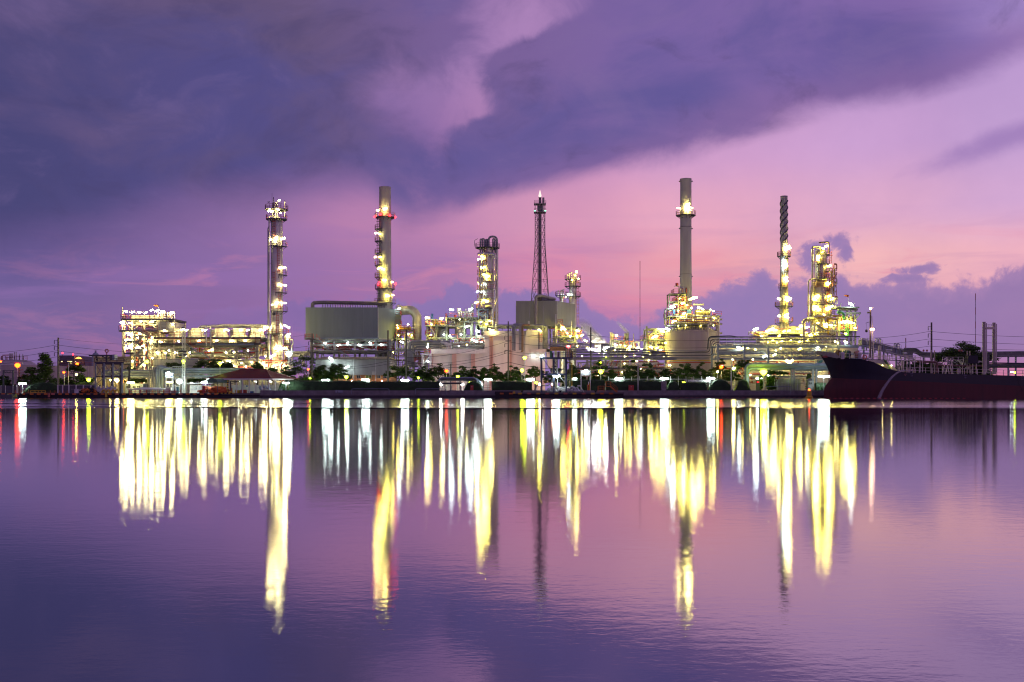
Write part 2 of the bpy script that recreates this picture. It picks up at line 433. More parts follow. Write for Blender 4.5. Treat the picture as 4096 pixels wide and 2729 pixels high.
class MB:
    def __init__(s):
        s.v, s.f, s.mi = [], [], []
        s.cur = 0

    def addf(s, vs, fs):
        o = len(s.v)
        s.v.extend(vs)
        for f in fs:
            s.f.append([i + o for i in f])
            s.mi.append(s.cur)
        return s

    def box(s, x0, x1, y0, y1, z0, z1):
        return s.addf([(x0, y0, z0), (x1, y0, z0), (x1, y1, z0), (x0, y1, z0), (x0, y0, z1), (x1, y0, z1), (x1, y1, z1), (x0, y1, z1)],
                      [(0, 3, 2, 1), (4, 5, 6, 7), (0, 1, 5, 4), (1, 2, 6, 5), (2, 3, 7, 6), (3, 0, 4, 7)])

    def bar(s, p, q, w, h=None):
        p, q = Vector(p), Vector(q)
        d = q - p
        if d.length < 1e-5:
            return s
        d.normalize()
        up = Vector((0, 0, 1)) if abs(d.z) < 0.95 else Vector((0, 1, 0))
        a = d.cross(up).normalized() * (w / 2)
        b = a.cross(d).normalized() * ((h or w) / 2)
        vs = [tuple(c + sa * a + sb * b) for c in (p, q) for sa, sb in ((-1, -1), (1, -1), (1, 1), (-1, 1))]
        return s.addf(vs, [(0, 3, 2, 1), (4, 5, 6, 7), (0, 1, 5, 4), (1, 2, 6, 5), (2, 3, 7, 6), (3, 0, 4, 7)])

    def tube(s, pts, r, n=8, fillet=0.0, cap=True, r2=None):
        pts = [Vector(p) for p in pts]
        if fillet > 0 and len(pts) > 2:
            out = [pts[0]]
            for i in range(1, len(pts) - 1):
                a, b, c = pts[i - 1], pts[i], pts[i + 1]
                u, v = (a - b), (c - b)
                k = min(fillet, u.length * 0.48, v.length * 0.48)
                p0, p1 = b + u.normalized() * k, b + v.normalized() * k
                for j in range(5):
                    t = j / 4
                    out.append(p0 * (1 - t) ** 2 + b * 2 * t * (1 - t) + p1 * t * t)
            out.append(pts[-1])
            pts = out
        m = len(pts)
        t0 = (pts[1] - pts[0]).normalized()
        up = Vector((0, 0, 1)) if abs(t0.z) < 0.9 else Vector((1, 0, 0))
        a = t0.cross(up).normalized()
        base = len(s.v)
        for i in range(m):
            t = (pts[min(i + 1, m - 1)] - pts[max(i - 1, 0)])
            if t.length < 1e-6:
                t = t0
            t = t.normalized()
            a = (a - t * a.dot(t))
            a = a.normalized() if a.length > 1e-6 else t.orthogonal().normalized()
            b = t.cross(a)
            rr = r if r2 is None else r + (r2 - r) * i / (m - 1)
            for k in range(n):
                th = 2 * math.pi * k / n
                s.v.append(tuple(pts[i] + a * (rr * math.cos(th)) + b * (rr * math.sin(th))))
        for i in range(m - 1):
            for k in range(n):
                k2 = (k + 1) % n
                s.f.append([base + i * n + k, base + i * n + k2, base + (i + 1) * n + k2, base + (i + 1) * n + k])
                s.mi.append(s.cur)
        if cap:
            s.f.append([base + k for k in reversed(range(n))])
            s.f.append([base + (m - 1) * n + k for k in range(n)])
            s.mi += [s.cur, s.cur]
        return s

    def lathe(s, cx, cy, prof, n=24, cap=True):
        base = len(s.v)
        for r, z in prof:
            for k in range(n):
                th = 2 * math.pi * k / n
                s.v.append((cx + r * math.cos(th), cy + r * math.sin(th), z))
        for i in range(len(prof) - 1):
            for k in range(n):
                k2 = (k + 1) % n
                s.f.append([base + i * n + k, base + i * n + k2, base + (i + 1) * n + k2, base + (i + 1) * n + k])
                s.mi.append(s.cur)
        if cap:
            s.f.append([base + k for k in reversed(range(n))])
            s.f.append([base + (len(prof) - 1) * n + k for k in range(n)])
            s.mi += [s.cur, s.cur]
        return s

    def sector(s, cx, cy, r0, r1, a0, a1, z0, z1, n=14):
        """slab shaped as a piece of a ring, angles in degrees"""
        base = len(s.v)
        for i in range(n + 1):
            th = R(a0 + (a1 - a0) * i / n)
            c, q = math.cos(th), math.sin(th)
            for r in (r0, r1):
                for z in (z0, z1):
                    s.v.append((cx + r * c, cy + r * q, z))
        for i in range(n):
            o, p = base + 4 * i, base + 4 * (i + 1)
            for f in ((o + 1, o + 3, p + 3, p + 1), (o, p, p + 2, o + 2), (o + 2, p + 2, p + 3, o + 3), (o, o + 1, p + 1, p)):
                s.f.append(list(f))
                s.mi.append(s.cur)
        for o in (base, base + 4 * n):
            s.f.append([o, o + 2, o + 3, o + 1])
            s.mi.append(s.cur)
        return s

    def rail(s, pts, h=1.1, step=1.6, t=0.055, mid=2):
        """handrail: posts and rails along a path"""
        pts = [Vector(p) for p in pts]
        for a, b in zip(pts, pts[1:]):
            L = (b - a).length
            k = max(1, round(L / step))
            for j in range(k + 1):
                p = a.lerp(b, j / k)
                s.bar(p, p + Vector((0, 0, h)), t)
            for q in range(mid):
                z = Vector((0, 0, h * (q + 1) / mid))
                s.bar(a + z, b + z, t)
        return s

    def build(s, name, m, parent=None, smooth=False, label=None, sharp=0.7):
        me = bpy.data.meshes.new(name)
        o = bpy.data.objects.new(name, me)
        COL.objects.link(o)
        org = Vector((0, 0, 0))
        if parent is not None:
            o.parent = parent
            org = ROOT[parent.name]
        ROOT[o.name] = org
        ox, oy, oz = org
        me.from_pydata([(x - ox, y - oy, z - oz) for x, y, z in s.v], [], s.f)
        for mm in (m if isinstance(m, (list, tuple)) else [m]):
            me.materials.append(mm)
        if any(s.mi):
            me.polygons.foreach_set('material_index', s.mi)
        if smooth:
            me.polygons.foreach_set('use_smooth', [True] * len(me.polygons))
            me.set_sharp_from_angle(angle=sharp)
        me.update()
        if label:
            o['label'] = label
        return o


def thing(name, label, cat, loc, group=None):
    o = bpy.data.objects.new(name, None)
    o.empty_display_size = 0.5
    COL.objects.link(o)
    o.location = loc
    o['label'], o['category'] = label, cat
    if group:
        o['group'] = group
    ROOT[o.name] = Vector(loc)
    return o


def tag(o, label, cat, group=None):
    o['label'], o['category'] = label, cat
    if group:
        o['group'] = group
    return o



def dup(root, loc, label, group=None):
    """copy of a thing with its parts and sub-parts (meshes shared)"""
    r = root.copy()
    COL.objects.link(r)
    r.location = loc
    r['label'] = label
    if group:
        r['group'] = group
    ROOT[r.name] = Vector(loc)
    for ch in list(root.children):
        c = ch.copy()
        COL.objects.link(c)
        c.parent = r
        ROOT[c.name] = Vector(loc)
        for g in list(ch.children):
            d = g.copy()
            COL.objects.link(d)
            d.parent = c
            ROOT[d.name] = Vector(loc)
    return r


class G:
    """places read off the photograph, turned into metres at a chosen distance"""
    def __init__(s, Y):
        s.Y = Y
        s.k = Y / F

    def x(s, px): return (px - CX) * s.k
    def z(s, py): return CAMZ - (py - YH) * s.k
    def p(s, px, py, dy=0.0): return (s.x(px), s.Y + dy, s.z(py))
    def s(s, n): return n * s.k


def floodlight(parent, pos, m, size=1.0, aim=(0, -0.3, -1), pole=None, long=True):
    """tube or lamp head on its bent arm, a part of what it is bolted to"""
    x, y, z = pos
    size *= 0.72
    a = MB()
    a.box(x - 0.42 * size, x + 0.42 * size, y - 0.16, y + 0.16, z + 0.13 * size, z + 0.22 * size)
    if pole is not None:
        px, py, pz = pole
        a.tube([(px, py, pz), (px, py, z + 0.3 * size), (x, y, z + 0.2 * size)], 0.045, 5)
    else:
        a.bar((x, y + 0.16, z + 0.17 * size), (x, y + 0.6, z + 0.2 * size), 0.08)
    f = a.build('floodlight', GALV, parent)
    l = MB()
    if long:
        l.lathe(0, 0, [(0.06 * size, -0.42 * size), (0.15 * size, -0.34 * size), (0.15 * size, 0.34 * size), (0.06 * size, 0.42 * size)], 6)
        tilt = random.choice((-0.45, 0.45, 0.5, -0.1))
        c, q = math.cos(tilt), math.sin(tilt)
        l.v = [(x + (vz * c - vy * q), y + vx, z - 0.03 + (vz * q + vy * c)) for vx, vy, vz in l.v]
    else:
        l.lathe(x, y, [(0.08 * size, z - 0.22 * size), (0.2 * size, z - 0.1 * size), (0.2 * size, z + 0.05), (0.1 * size, z + 0.13 * size)], 8)
    l.build('lamp', m, f, True)
    return f

# ------------------------------------------------------------------ setting: water and land
QY = 240.0


def water_material():
    m = bpy.data.materials.new('river_water')
    m.use_nodes = True
    t = NT(m.node_tree)
    t.n.clear()
    geo = t.n.new('ShaderNodeNewGeometry')
    sp = t.n.new('ShaderNodeSeparateXYZ')
    t.l.new(geo.outputs['Position'], sp.inputs[0])
    x, y = sp.outputs[0], sp.outputs[1]
    # calm water near by; a light breeze ruffles the lane beyond the outer boom
    lane = t.noise(t.xyz(t.mul(x, 0.006), t.mul(y, 0.07), 0.0), 1.0, 3, 0.5, 0.3)
    ruf = t.step(t.add(y, t.mul(t.sub(lane, 0.5), 14.0)), 92.0, 104.0)
    rough = t.m('MULTIPLY_ADD', ruf, 0.10, t.lin(lane, 0.35, 0.65, 0.062, 0.086))
    n1 = t.noise(t.xyz(t.mul(x, 1.0), t.mul(y, 1.5), 0.0), 1.3, 3, 0.55, 0.4)
    n2 = t.noise(t.xyz(t.mul(x, 1.0), t.mul(y, 1.6), 4.0), 7.0, 2, 0.5, 0.3)
    n3 = t.noise(t.xyz(t.mul(x, 0.8), t.mul(y, 1.7), 8.0), 21.0, 2, 0.5, 0.4)
    n4 = t.noise(t.xyz(t.mul(x, 0.55), t.mul(y, 1.25), 2.0), 3.4, 2, 0.5, 0.5)
    h = t.add(t.add(t.mul(n1, 0.0010), t.mul(n2, 0.0008)), t.add(t.mul(n3, 0.0003), t.mul(n4, 0.0010)))
    b = t.n.new('ShaderNodeBump')
    b.inputs['Strength'].default_value = 1.0
    b.inputs['Distance'].default_value = 1.0
    t.put(b.inputs['Height'], h)
    df = t.n.new('ShaderNodeBsdfDiffuse')
    df.inputs['Color'].default_value = (0.012, 0.014, 0.034, 1)
    gl = t.n.new('ShaderNodeBsdfGlossy')
    gl.distribution = 'BECKMANN'
    gl.inputs['Color'].default_value = (0.97, 0.97, 1.0, 1)
    t.put(gl.inputs['Roughness'], rough)
    t.l.new(b.outputs[0], gl.inputs['Normal'])
    fr = t.n.new('ShaderNodeFresnel')
    fr.inputs['IOR'].default_value = 1.4
    mx = t.n.new('ShaderNodeMixShader')
    t.put(mx.inputs[0], t.m('MULTIPLY_ADD', fr.outputs[0], 0.64, 0.34))
    t.l.new(df.outputs[0], mx.inputs[1])
    t.l.new(gl.outputs[0], mx.inputs[2])
    o = t.n.new('ShaderNodeOutputMaterial')
    t.l.new(mx.outputs[0], o.inputs[0])
    return m


WATER = water_material()
water = MB().addf([(-2500, -60, 0), (2500, -60, 0), (2500, QY + 6, 0), (-2500, QY + 6, 0)], [(0, 1, 2, 3)]).build('water', WATER)
water['kind'] = 'structure'
ground = MB().box(-2500, 2500, QY + 3.0, 6000, -1.5, 0.95).build('ground', SOIL)
ground['kind'] = 'structure'

# ------------------------------------------------------------------ builders shared by several structures
def st(parent, name, p, q, w_, m=STEEL, h=None):
    return MB().bar(p, q, w_, h).build(name, m, parent)


def pipe(parent, pts, r, m=GALV, fillet=0.6, name='pipe', n=8):
    return MB().tube(pts, r, n, fillet).build(name, m, parent, True)


def arc(cx, cy, r, a0, a1, z, n=10):
    return [(cx + r * math.cos(R(a0 + (a1 - a0) * i / n)), cy + r * math.sin(R(a0 + (a1 - a0) * i / n)), z) for i in range(n + 1)]


def ringdeck(parent, cx, cy, rin, rout, a0, a1, z, rail=RED, deck=DSTEEL, h=1.15, t=0.07, brackets=True):
    """round access platform with its handrail, angles in degrees (-90 looks at the river)"""
    n = max(4, int(abs(a1 - a0) / 18))
    d = MB().sector(cx, cy, rin, rout, a0, a1, z - 0.12, z, n)
    if brackets:
        for i in range(0, n + 1, 2):
            th = R(a0 + (a1 - a0) * i / n)
            c, s = math.cos(th), math.sin(th)
            d.bar((cx + rin * c, cy + rin * s, z - 0.9), (cx + (rout - 0.1) * c, cy + (rout - 0.1) * s, z - 0.1), 0.09)
    p = d.build('platform', deck, parent)
    MB().rail(arc(cx, cy, rout - 0.05, a0, a1, z, n), h, 1.2, t).build('railing', rail, p)
    return p


def deck(parent, x0, x1, y0, y1, z, rail=RED, m=DSTEEL, thick=0.2, rail_sides='fl', h=1.1, t=0.065, step=1.5):
    p = MB().box(x0, x1, y0, y1, z - thick, z).build('deck', m, parent)
    pts = {'f': [(x0, y0, z), (x1, y0, z)], 'b': [(x0, y1, z), (x1, y1, z)], 'l': [(x0, y0, z), (x0, y1, z)], 'r': [(x1, y0, z), (x1, y1, z)]}
    if rail_sides:
        for s in rail_sides:
            MB().rail(pts[s], h, step, t).build('railing', rail, p)
    return p


def ladder(parent, x, y, z0, z1, m=RED, w_=0.5, t=0.06, cage=True):
    l = MB()
    l.bar((x - w_ / 2, y, z0), (x - w_ / 2, y, z1), t)
    l.bar((x + w_ / 2, y, z0), (x + w_ / 2, y, z1), t)
    k = int((z1 - z0) / 0.45)
    for i in range(k):
        z = z0 + (i + 0.5) * 0.45
        l.bar((x - w_ / 2, y, z), (x + w_ / 2, y, z), t * 0.8)
        if cage and i % 3 == 1 and i > 3:
            l.bar((x - w_ / 2, y, z), (x - w_ * 0.7, y - 0.55, z), t * 0.8)
            l.bar((x - w_ * 0.7, y - 0.55, z), (x + w_ * 0.7, y - 0.55, z), t * 0.8)
            l.bar((x + w_ * 0.7, y - 0.55, z), (x + w_ / 2, y, z), t * 0.8)
    return l.build('ladder', m, parent)


def stair(parent, p, q, w_=0.9, m=STEEL, railm=RED):
    """flight of steps running across the view between two landings"""
    p, q = Vector(p), Vector(q)
    s = MB()
    for dy in (0, w_):
        s.bar(p + Vector((0, dy, 0)), q + Vector((0, dy, 0)), 0.1, 0.26)
    k = max(3, int(abs(q.z - p.z) / 0.3))
    for i in range(k):
        c = p.lerp(q, (i + 0.5) / k)
        s.box(c.x - 0.16, c.x + 0.16, c.y, c.y + w_, c.z - 0.02, c.z + 0.02)
    f = s.build('stair', m, parent)
    MB().rail([p, q], 1.0, 1.4, 0.06).build('railing', railm, f)
    return f


def frame(parent, xs, zs, y0, y1, w_=0.35, m=STEEL, brace=(), base=None, bw=None):
    """open steel structure: every column, beam and brace is a piece of its own"""
    base = 0.95 if base is None else base
    top = max(zs)
    for x in xs:
        for y in (y0, y1):
            st(parent, 'steel_column', (x, y, base), (x, y, top), w_, m)
    for z in zs:
        for y in (y0, y1):
            for a, b in zip(xs, xs[1:]):
                st(parent, 'steel_beam', (a + w_ / 2, y, z - w_ / 2), (b - w_ / 2, y, z - w_ / 2), (bw or w_) * 0.7, m, (bw or w_))
        for x in xs:
            st(parent, 'cross_beam', (x, y0 + w_ / 2, z - w_ / 2), (x, y1 - w_ / 2, z - w_ / 2), w_ * 0.6, m)
    for i, j, kind in brace:
        lo, hi = ([base] + sorted(zs))[j], ([base] + sorted(zs))[j + 1]
        a, b = xs[i], xs[i + 1]
        e = w_ * 0.55
        if kind in ('/', 'x'):
            st(parent, 'brace', (a, y0 + 0.02, lo), (b, y0 + 0.02, hi - e), w_ * 0.5, m)
        if kind in ('\\', 'x'):
            st(parent, 'brace', (a, y0 - 0.03, hi - e), (b, y0 - 0.03, lo), w_ * 0.5, m)
        if kind == '^':
            st(parent, 'brace', (a, y0, lo), ((a + b) / 2, y0, hi - e), w_ * 0.5, m)
            st(parent, 'brace', (b, y0, lo), ((a + b) / 2, y0, hi - e), w_ * 0.5, m)


def clutter(parent, x0, x1, z0, z1, y0, y1, n, mats, r=(0.06, 0.16), seed=1, vert=0.5):
    """the tangle of process piping inside a structure, each run a part"""
    q = random.Random(seed)
    for i in range(n):
        m = q.choice(mats)
        y = q.uniform(y0, y1)
        rr = q.uniform(*r)
        if q.random() < vert:
            x = q.uniform(x0, x1)
            za, zb = sorted((q.uniform(z0, z1), q.uniform(z0, z1)))
            if zb - za < 1:
                zb = min(z1, za + 1.5)
            pts = [(x, y, za), (x, y, zb)]
            if q.random() < 0.6:
                dx = q.uniform(-2.5, 2.5)
                pts.append((min(x1, max(x0, x + dx)), y, zb))
            if q.random() < 0.4:
                pts.insert(0, (min(x1, max(x0, x + q.uniform(-2, 2))), y, za))
        else:
            z = q.uniform(z0, z1)
            xa, xb = sorted((q.uniform(x0, x1), q.uniform(x0, x1)))
            if xb - xa < 1.5:
                xb = min(x1, xa + 2.5)
            pts = [(xa, y, z), (xb, y, z)]
            if q.random() < 0.6:
                pts.append((xb, y, max(z0, min(z1, z + q.uniform(-2.5, 2.0)))))
            if q.random() < 0.4:
                pts.insert(0, (xa, y, max(z0, min(z1, z + q.uniform(-2.0, 1.5)))))
        if (Vector(pts[-1]) - Vector(pts[-2])).length < 0.05:
            pts.pop()
        if len(pts) > 2 and (Vector(pts[0]) - Vector(pts[1])).length < 0.05:
            pts.pop(0)
        if len(pts) >= 2:
            pipe(parent, pts, rr, m, 0.35, n=6)


def drum(parent, cx, cy, z0, z1, r, m=CLAD, name='vessel', dome=0.45, n=20):
    k = r * dome
    prof = [(r * 0.02, z0 - k), (r * 0.6, z0 - k * 0.75), (r, z0), (r, z1), (r * 0.86, z1 + k * 0.5), (r * 0.55, z1 + k * 0.83), (r * 0.02, z1 + k)]
    return MB().lathe(cx, cy, prof, n).build(name, m, parent, True)


def hdrum(parent, x0, x1, cy, z, r, m=CLAD, name='drum', n=16):
    """lying vessel, axis along x"""
    b = MB()
    L = x1 - x0
    prof = [(r * 0.05, 0), (r * 0.6, r * 0.12), (r, r * 0.4), (r, L - r * 0.4), (r * 0.6, L - r * 0.12), (r * 0.05, L)]
    b.lathe(0, 0, prof, n)
    b.v = [(x0 + vz, cy + vy, z + vx) for vx, vy, vz in b.v]
    b.f = [list(reversed(f)) for f in b.f]
    return b.build(name, m, parent, True)


def windsock(parent, g, px, py, dy=0.0):
    x, y, z = g.x(px), g.Y + dy, g.z(py)
    p = MB().tube([(x, y, z - 2.2), (x, y, z + 0.3)], 0.05, 6).build('windsock_mast', GALV, parent)
    MB().lathe(0, 0, [(0.32, 0), (0.28, 0.5), (0.2, 1.1)], 10).build('windsock', ORANGE, p)
    o = list(p.children)[0]
    o.rotation_euler = (0, R(-80), 0)
    o.location = Vector((x, y, z)) - ROOT[parent.name]
    o.data.transform(__import__('mathutils').Matrix.Translation(ROOT[parent.name]))
    return p


# ------------------------------------------------------------------ plants
def leaves(b, c, rad, n, size, q, flat=0.7):
    cx, cy, cz = c
    for _ in range(n):
        th, ph = q.uniform(0, 6.283), math.acos(q.uniform(-1, 1))
        k = rad * q.random() ** 0.4
        x, y, z = cx + k * math.sin(ph) * math.cos(th), cy + k * math.sin(ph) * math.sin(th), cz + k * flat * math.cos(ph)
        s = size * q.uniform(0.6, 1.25)
        a, t = q.uniform(0, 6.283), q.uniform(-0.9, 0.9)
        ux, uy, uz = math.cos(a) * s, math.sin(a) * s, q.uniform(-0.5, 0.5) * s
        vx, vy, vz = -math.sin(a) * s * 0.5 * math.cos(t), math.cos(a) * s * 0.5 * math.cos(t), s * 0.5 * math.sin(t)
        b.addf([(x - ux, y - uy, z - uz), (x + vx, y + vy, z + vz), (x + ux, y + uy, z + uz), (x - vx, y - vy, z - vz)], [(0, 1, 2, 3)])


def tree(label, g, px, ytop, ybot, wpx, leaf=LEAF1, shape='spread', seed=0, dens=1.0, base=0.95, group='trees along the river front', name='tree', trunk_h=None, ls=0.3):
    q = random.Random(seed * 31 + int(px))
    x, y = g.x(px), g.Y
    top, bot, w_ = g.z(ytop - 4), g.z(ybot + 6), g.s(wpx * 1.12)
    t = thing(name, label, 'tree', (x, y, base), group)
    H = top - base
    fork = base + max(0.6, min((bot - base) + 0.4, H * 0.5)) if trunk_h is None else base + trunk_h
    clumps = []
    if shape == 'cone':
        k = int(30 * dens)
        for i in range(k):
            f = i / (k - 1)
            z = bot + (top - bot) * (f ** 1.25)
            r = w_ * 0.5 * (1 - 0.93 * (z - bot) / (top - bot)) * q.uniform(0.45, 1.0)
            a = q.uniform(0, 6.283)
            clumps.append(((x + r * math.cos(a), y + r * 0.8 * math.sin(a), z), w_ * q.uniform(0.13, 0.2)))
    else:
        k = int((40 if shape == 'spread' else 54) * dens)
        for i in range(k):
            a = q.uniform(0, 6.283)
            f = q.random() ** 0.5
            r = w_ * 0.52 * f * q.uniform(0.75, 1.1)
            hz = (1 - f ** 2.2) if shape != 'spread' else (1 - 0.75 * f ** 2)
            lo = bot if shape != 'spread' else bot + (top - bot) * 0.15
            z = lo + (top - lo) * max(0.06, hz * q.uniform(0.25, 0.98))
            clumps.append(((x + r * math.cos(a), y + r * 0.8 * math.sin(a), z), w_ * q.uniform(0.05, 0.135)))
    tr = MB()
    r0 = max(0.1, H * 0.022)
    tr.tube([(x, y, base - 0.3), (x + q.uniform(-.2, .2), y, (base + fork) / 2), (x + q.uniform(-.2, .2), y, fork)], r0, 7, r2=r0 * 0.7)
    trunk = tr.build('trunk', BARK, t, True)
    nl = 5 if shape != 'cone' else 1
    ends = q.sample(clumps, min(nl, len(clumps))) if shape != 'cone' else [((x, y, top - 0.4), 1)]
    for c, _r in ends:
        e = Vector(c)
        s0 = Vector((x, y, fork - 0.15))
        mid = s0.lerp(e, 0.5) + Vector((q.uniform(-.3, .3), 0, 0.25))
        MB().tube([s0, mid, e], r0 * 0.62, 5, r2=r0 * 0.18).build('branch', BARK, trunk, True)
    b = MB()
    for c, r in clumps:
        leaves(b, c, max(0.45, r * 1.2), int(85 * max(0.55, min(2.2, r))), ls, q, 0.5)
    b.build('crown', leaf, t)
    return t


def hedge(label, g, x0, x1, ytop, depth=1.6, seed=3, leaf=LEAF3, round_=False, base=0.95):
    q = random.Random(seed)
    xa, xb, top = g.x(x0), g.x(x1), g.z(ytop)
    t = thing('hedge', label, 'hedge', ((xa + xb) / 2, g.Y, base), 'clipped hedges behind the quay wall')
    b = MB()
    n = max(4, int((xb - xa) / 0.8))
    def hgt(f):
        e = 1.0
        if round_:
            e = max(0.15, 1 - abs(2 * f - 1) ** 3.2)
        return base + (top - base) * e
    rows = [(-depth / 2, 0.0), (-depth / 2 * 1.04, 0.55), (-depth / 2 * 0.75, 0.93), (0, 1.0), (depth / 2, 0.9), (depth / 2, 0)]
    vs = []
    for i in range(n + 1):
        f = i / n
        h = hgt(f)
        for dy, fz in rows:
            vs.append((xa + (xb - xa) * f, g.Y + dy + q.uniform(-.08, .08), base + (h - base) * fz * q.uniform(0.95, 1.0)))
    m = len(rows)
    fs = [[i * m + j, (i + 1) * m + j, (i + 1) * m + j + 1, i * m + j + 1] for i in range(n) for j in range(m - 1)]
    fs += [list(range(m)), [n * m + j for j in reversed(range(m))]]
    b.addf(vs, fs)
    b.build('hedge_body', leaf, t)
    l = MB()
    for _ in range(int((xb - xa) * 55)):
        f = q.random()
        h = hgt(f)
        xx = xa + (xb - xa) * f
        k = q.random()
        if k < 0.72:
            zz, yy = base + (h - base) * q.random(), g.Y - depth / 2 - q.uniform(0, 0.12)
        else:
            zz, yy = h + q.uniform(-0.05, 0.08), g.Y + q.uniform(-depth / 2, depth / 2) * 0.8
        leaves(l, (xx, yy, zz), 0.12, 1, 0.14, q)
    l.build('foliage', leaf, t)
    return t


def lamp_post(label, g, px, ytop, m, cat='lamp post', ybase=None, kind='tube', dy=0.0, group=None, arm=0.0, size=1.0, base=0.95, name='lamp_post', mast=0.075, heads=1):
    x, y, z = g.x(px), g.Y + dy, g.z(ytop)
    t = thing(name, label, cat, (x, y, base), group)
    MB().tube([(x, y, base), (x, y, z + 0.1)] + ([(x + arm, y, z + 0.3)] if arm else []), mast, 6, 0.3).build('post', GALV, t, True)
    MB().lathe(x, y, [(0.22, base - 0.02), (0.22, base + 0.08), (0.1, base + 0.3)], 8).build('foot', GALV, t)
    for k in range(heads):
        xx = x + arm + (0 if heads == 1 else (k - (heads - 1) / 2) * 0.8)
        hb = MB()
        hb.box(xx - 0.5 * size, xx + 0.5 * size, y - 0.2, y + 0.16, z + 0.16 * size, z + 0.26 * size)
        hd = hb.build('lamp_head', GALV, t)
        l = MB()
        if kind == 'tube':
            l.box(xx - 0.62 * size, xx + 0.62 * size, y - 0.18, y + 0.12, z - 0.10 * size, z + 0.15 * size)
        else:
            l.lathe(xx, y, [(0.1 * size, z - 0.26 * size), (0.26 * size, z - 0.1 * size), (0.26 * size, z + 0.05 * size), (0.1 * size, z + 0.15 * size)], 8)
        l.build('lamp', m, hd)
    return t


def pole(label, g, px, ytop, w_=0.42, arms=(), ins=(), base=0.95, dy=0.0, group='concrete power poles', side=-1):
    x, y, z = g.x(px), g.Y + dy, g.z(ytop)
    t = thing('power_pole', label, 'power pole', (x, y, base), group)
    b = MB()
    h = w_ / 2
    b.addf([(x - h, y - h, base), (x + h, y - h, base), (x + h, y + h, base), (x - h, y + h, base),
            (x - h * .7, y - h * .7, z), (x + h * .7, y - h * .7, z), (x + h * .7, y + h * .7, z), (x - h * .7, y + h * .7, z)],
           [(0, 3, 2, 1), (4, 5, 6, 7), (0, 1, 5, 4), (1, 2, 6, 5), (2, 3, 7, 6), (3, 0, 4, 7)])
    b.build('pole_shaft', POLEM, t)
    for py in ins:
        zz = g.z(py)
        bk = st(t, 'bracket', (x, y - h, zz), (x + side * 0.85, y - h, zz + 0.1), 0.08, DSTEEL)
        n = MB()
        prof = []
        for i in range(4):
            a = zz + 0.02 - i * 0.22
            prof += [(0.05, a), (0.13, a - 0.08), (0.05, a - 0.16)]
        prof = list(reversed(prof))
        n.lathe(x + side * 0.82, y - h, prof, 7)
        n.build('insulator', RUBBER, bk)
    for py, L in arms:
        zz = g.z(py)
        st(t, 'crossarm', (x - L / 2, y - h - 0.06, zz), (x + L / 2, y - h - 0.06, zz), 0.13, DSTEEL)
    return t


WN = [0]


def cable(label, p, q, sag=1.0, r=0.035, m=None):
    p, q = Vector(p), Vector(q)
    n = 14
    pts = []
    for i in range(n + 1):
        f = i / n
        v = p.lerp(q, f)
        v.z -= sag * 4 * f * (1 - f)
        pts.append(v)
    o = MB().tube(pts, r, 4).build('overhead_cable', m or WIREM)
    return tag(o, label, 'cable', 'overhead cables')


def letters(parent, text, pos, size, m, rot=0.0, name='lettering', align='LEFT'):
    """flat painted writing, turned into a thin mesh"""
    c = bpy.data.curves.new('lettering', 'FONT')
    c.body, c.size, c.extrude, c.align_x = text, size, .012, align
    tmp = bpy.data.objects.new('lettering_curve', c)
    COL.objects.link(tmp)
    bpy.context.view_layer.update()
    me = bpy.data.meshes.new_from_object(tmp.evaluated_get(bpy.context.evaluated_depsgraph_get()))
    bpy.data.objects.remove(tmp)
    bpy.data.curves.remove(c)
    o = bpy.data.objects.new(name, me)
    COL.objects.link(o)
    me.materials.clear()
    me.materials.append(m)
    o.parent = parent
    o.location = Vector(pos) - ROOT[parent.name]
    o.rotation_euler = (R(90), R(rot), 0)
    ROOT[o.name] = ROOT[parent.name]
    return o

# ================================================================== quay, jetties
gq = G(QY)
qw = thing('quay_wall', 'long grey concrete quay wall with a dark wet foot along the river', 'wall', (gq.x(2000), QY, 0))
XA, XB = gq.x(1040), gq.x(4700)
k = int((XB - XA) / 3.4)
for i in range(k):
    a, b_ = XA + (XB - XA) * i / k, XA + (XB - XA) * (i + 1) / k
    MB().box(a + 0.02, b_ - 0.02, QY + 0.25, QY + 0.6, 0.75, gq.z(1562) + random.uniform(-.02, .02)).build('wall_panel', CONC, qw)
for i in range(k + 1):
    a = XA + (XB - XA) * i / k
    MB().box(a - 0.09, a + 0.09, QY + 0.12, QY + 0.245, 0.75, gq.z(1563)).build('rib', CONC, qw)
MB().box(XA, XB, QY - 0.05, QY + 0.24, 0.55, 0.74).build('ledge', CONC, qw)
MB().box(XA, XB, QY + 0.1, QY + 0.7, -0.8, 0.54).build('wall_foot', CONCD, qw)
for a, b_ in ((1406, 1556), (1661, 1784), (3061, 3163)):
    x0, x1 = gq.x(a), gq.x(b_)
    zt = gq.z(1556 if a < 3000 else 1546)
    MB().tube([(x0, QY + 0.05, 0.8), (x0, QY + 0.05, zt), (x1, QY + 0.05, zt), (x1, QY + 0.05, 0.8)], 0.07, 6, 0.3).build('tide_rail', BSTEEL, qw, True)
sg = MB().box(gq.x(1341), gq.x(1370), QY + 0.19, QY + 0.245, gq.z(1571), gq.z(1561)).build('wall_sign', BSTEEL, qw)
for i in range(4):
    x = gq.x(1345 + i * 7)
    b = MB()
    b.tube([(x + 0.12 * math.cos(a * 0.6283), QY + 0.17, gq.z(1566) + 0.12 * math.sin(a * 0.6283)) for a in range(11)], 0.03, 4)
    b.build('sign_ring', GALV, sg)
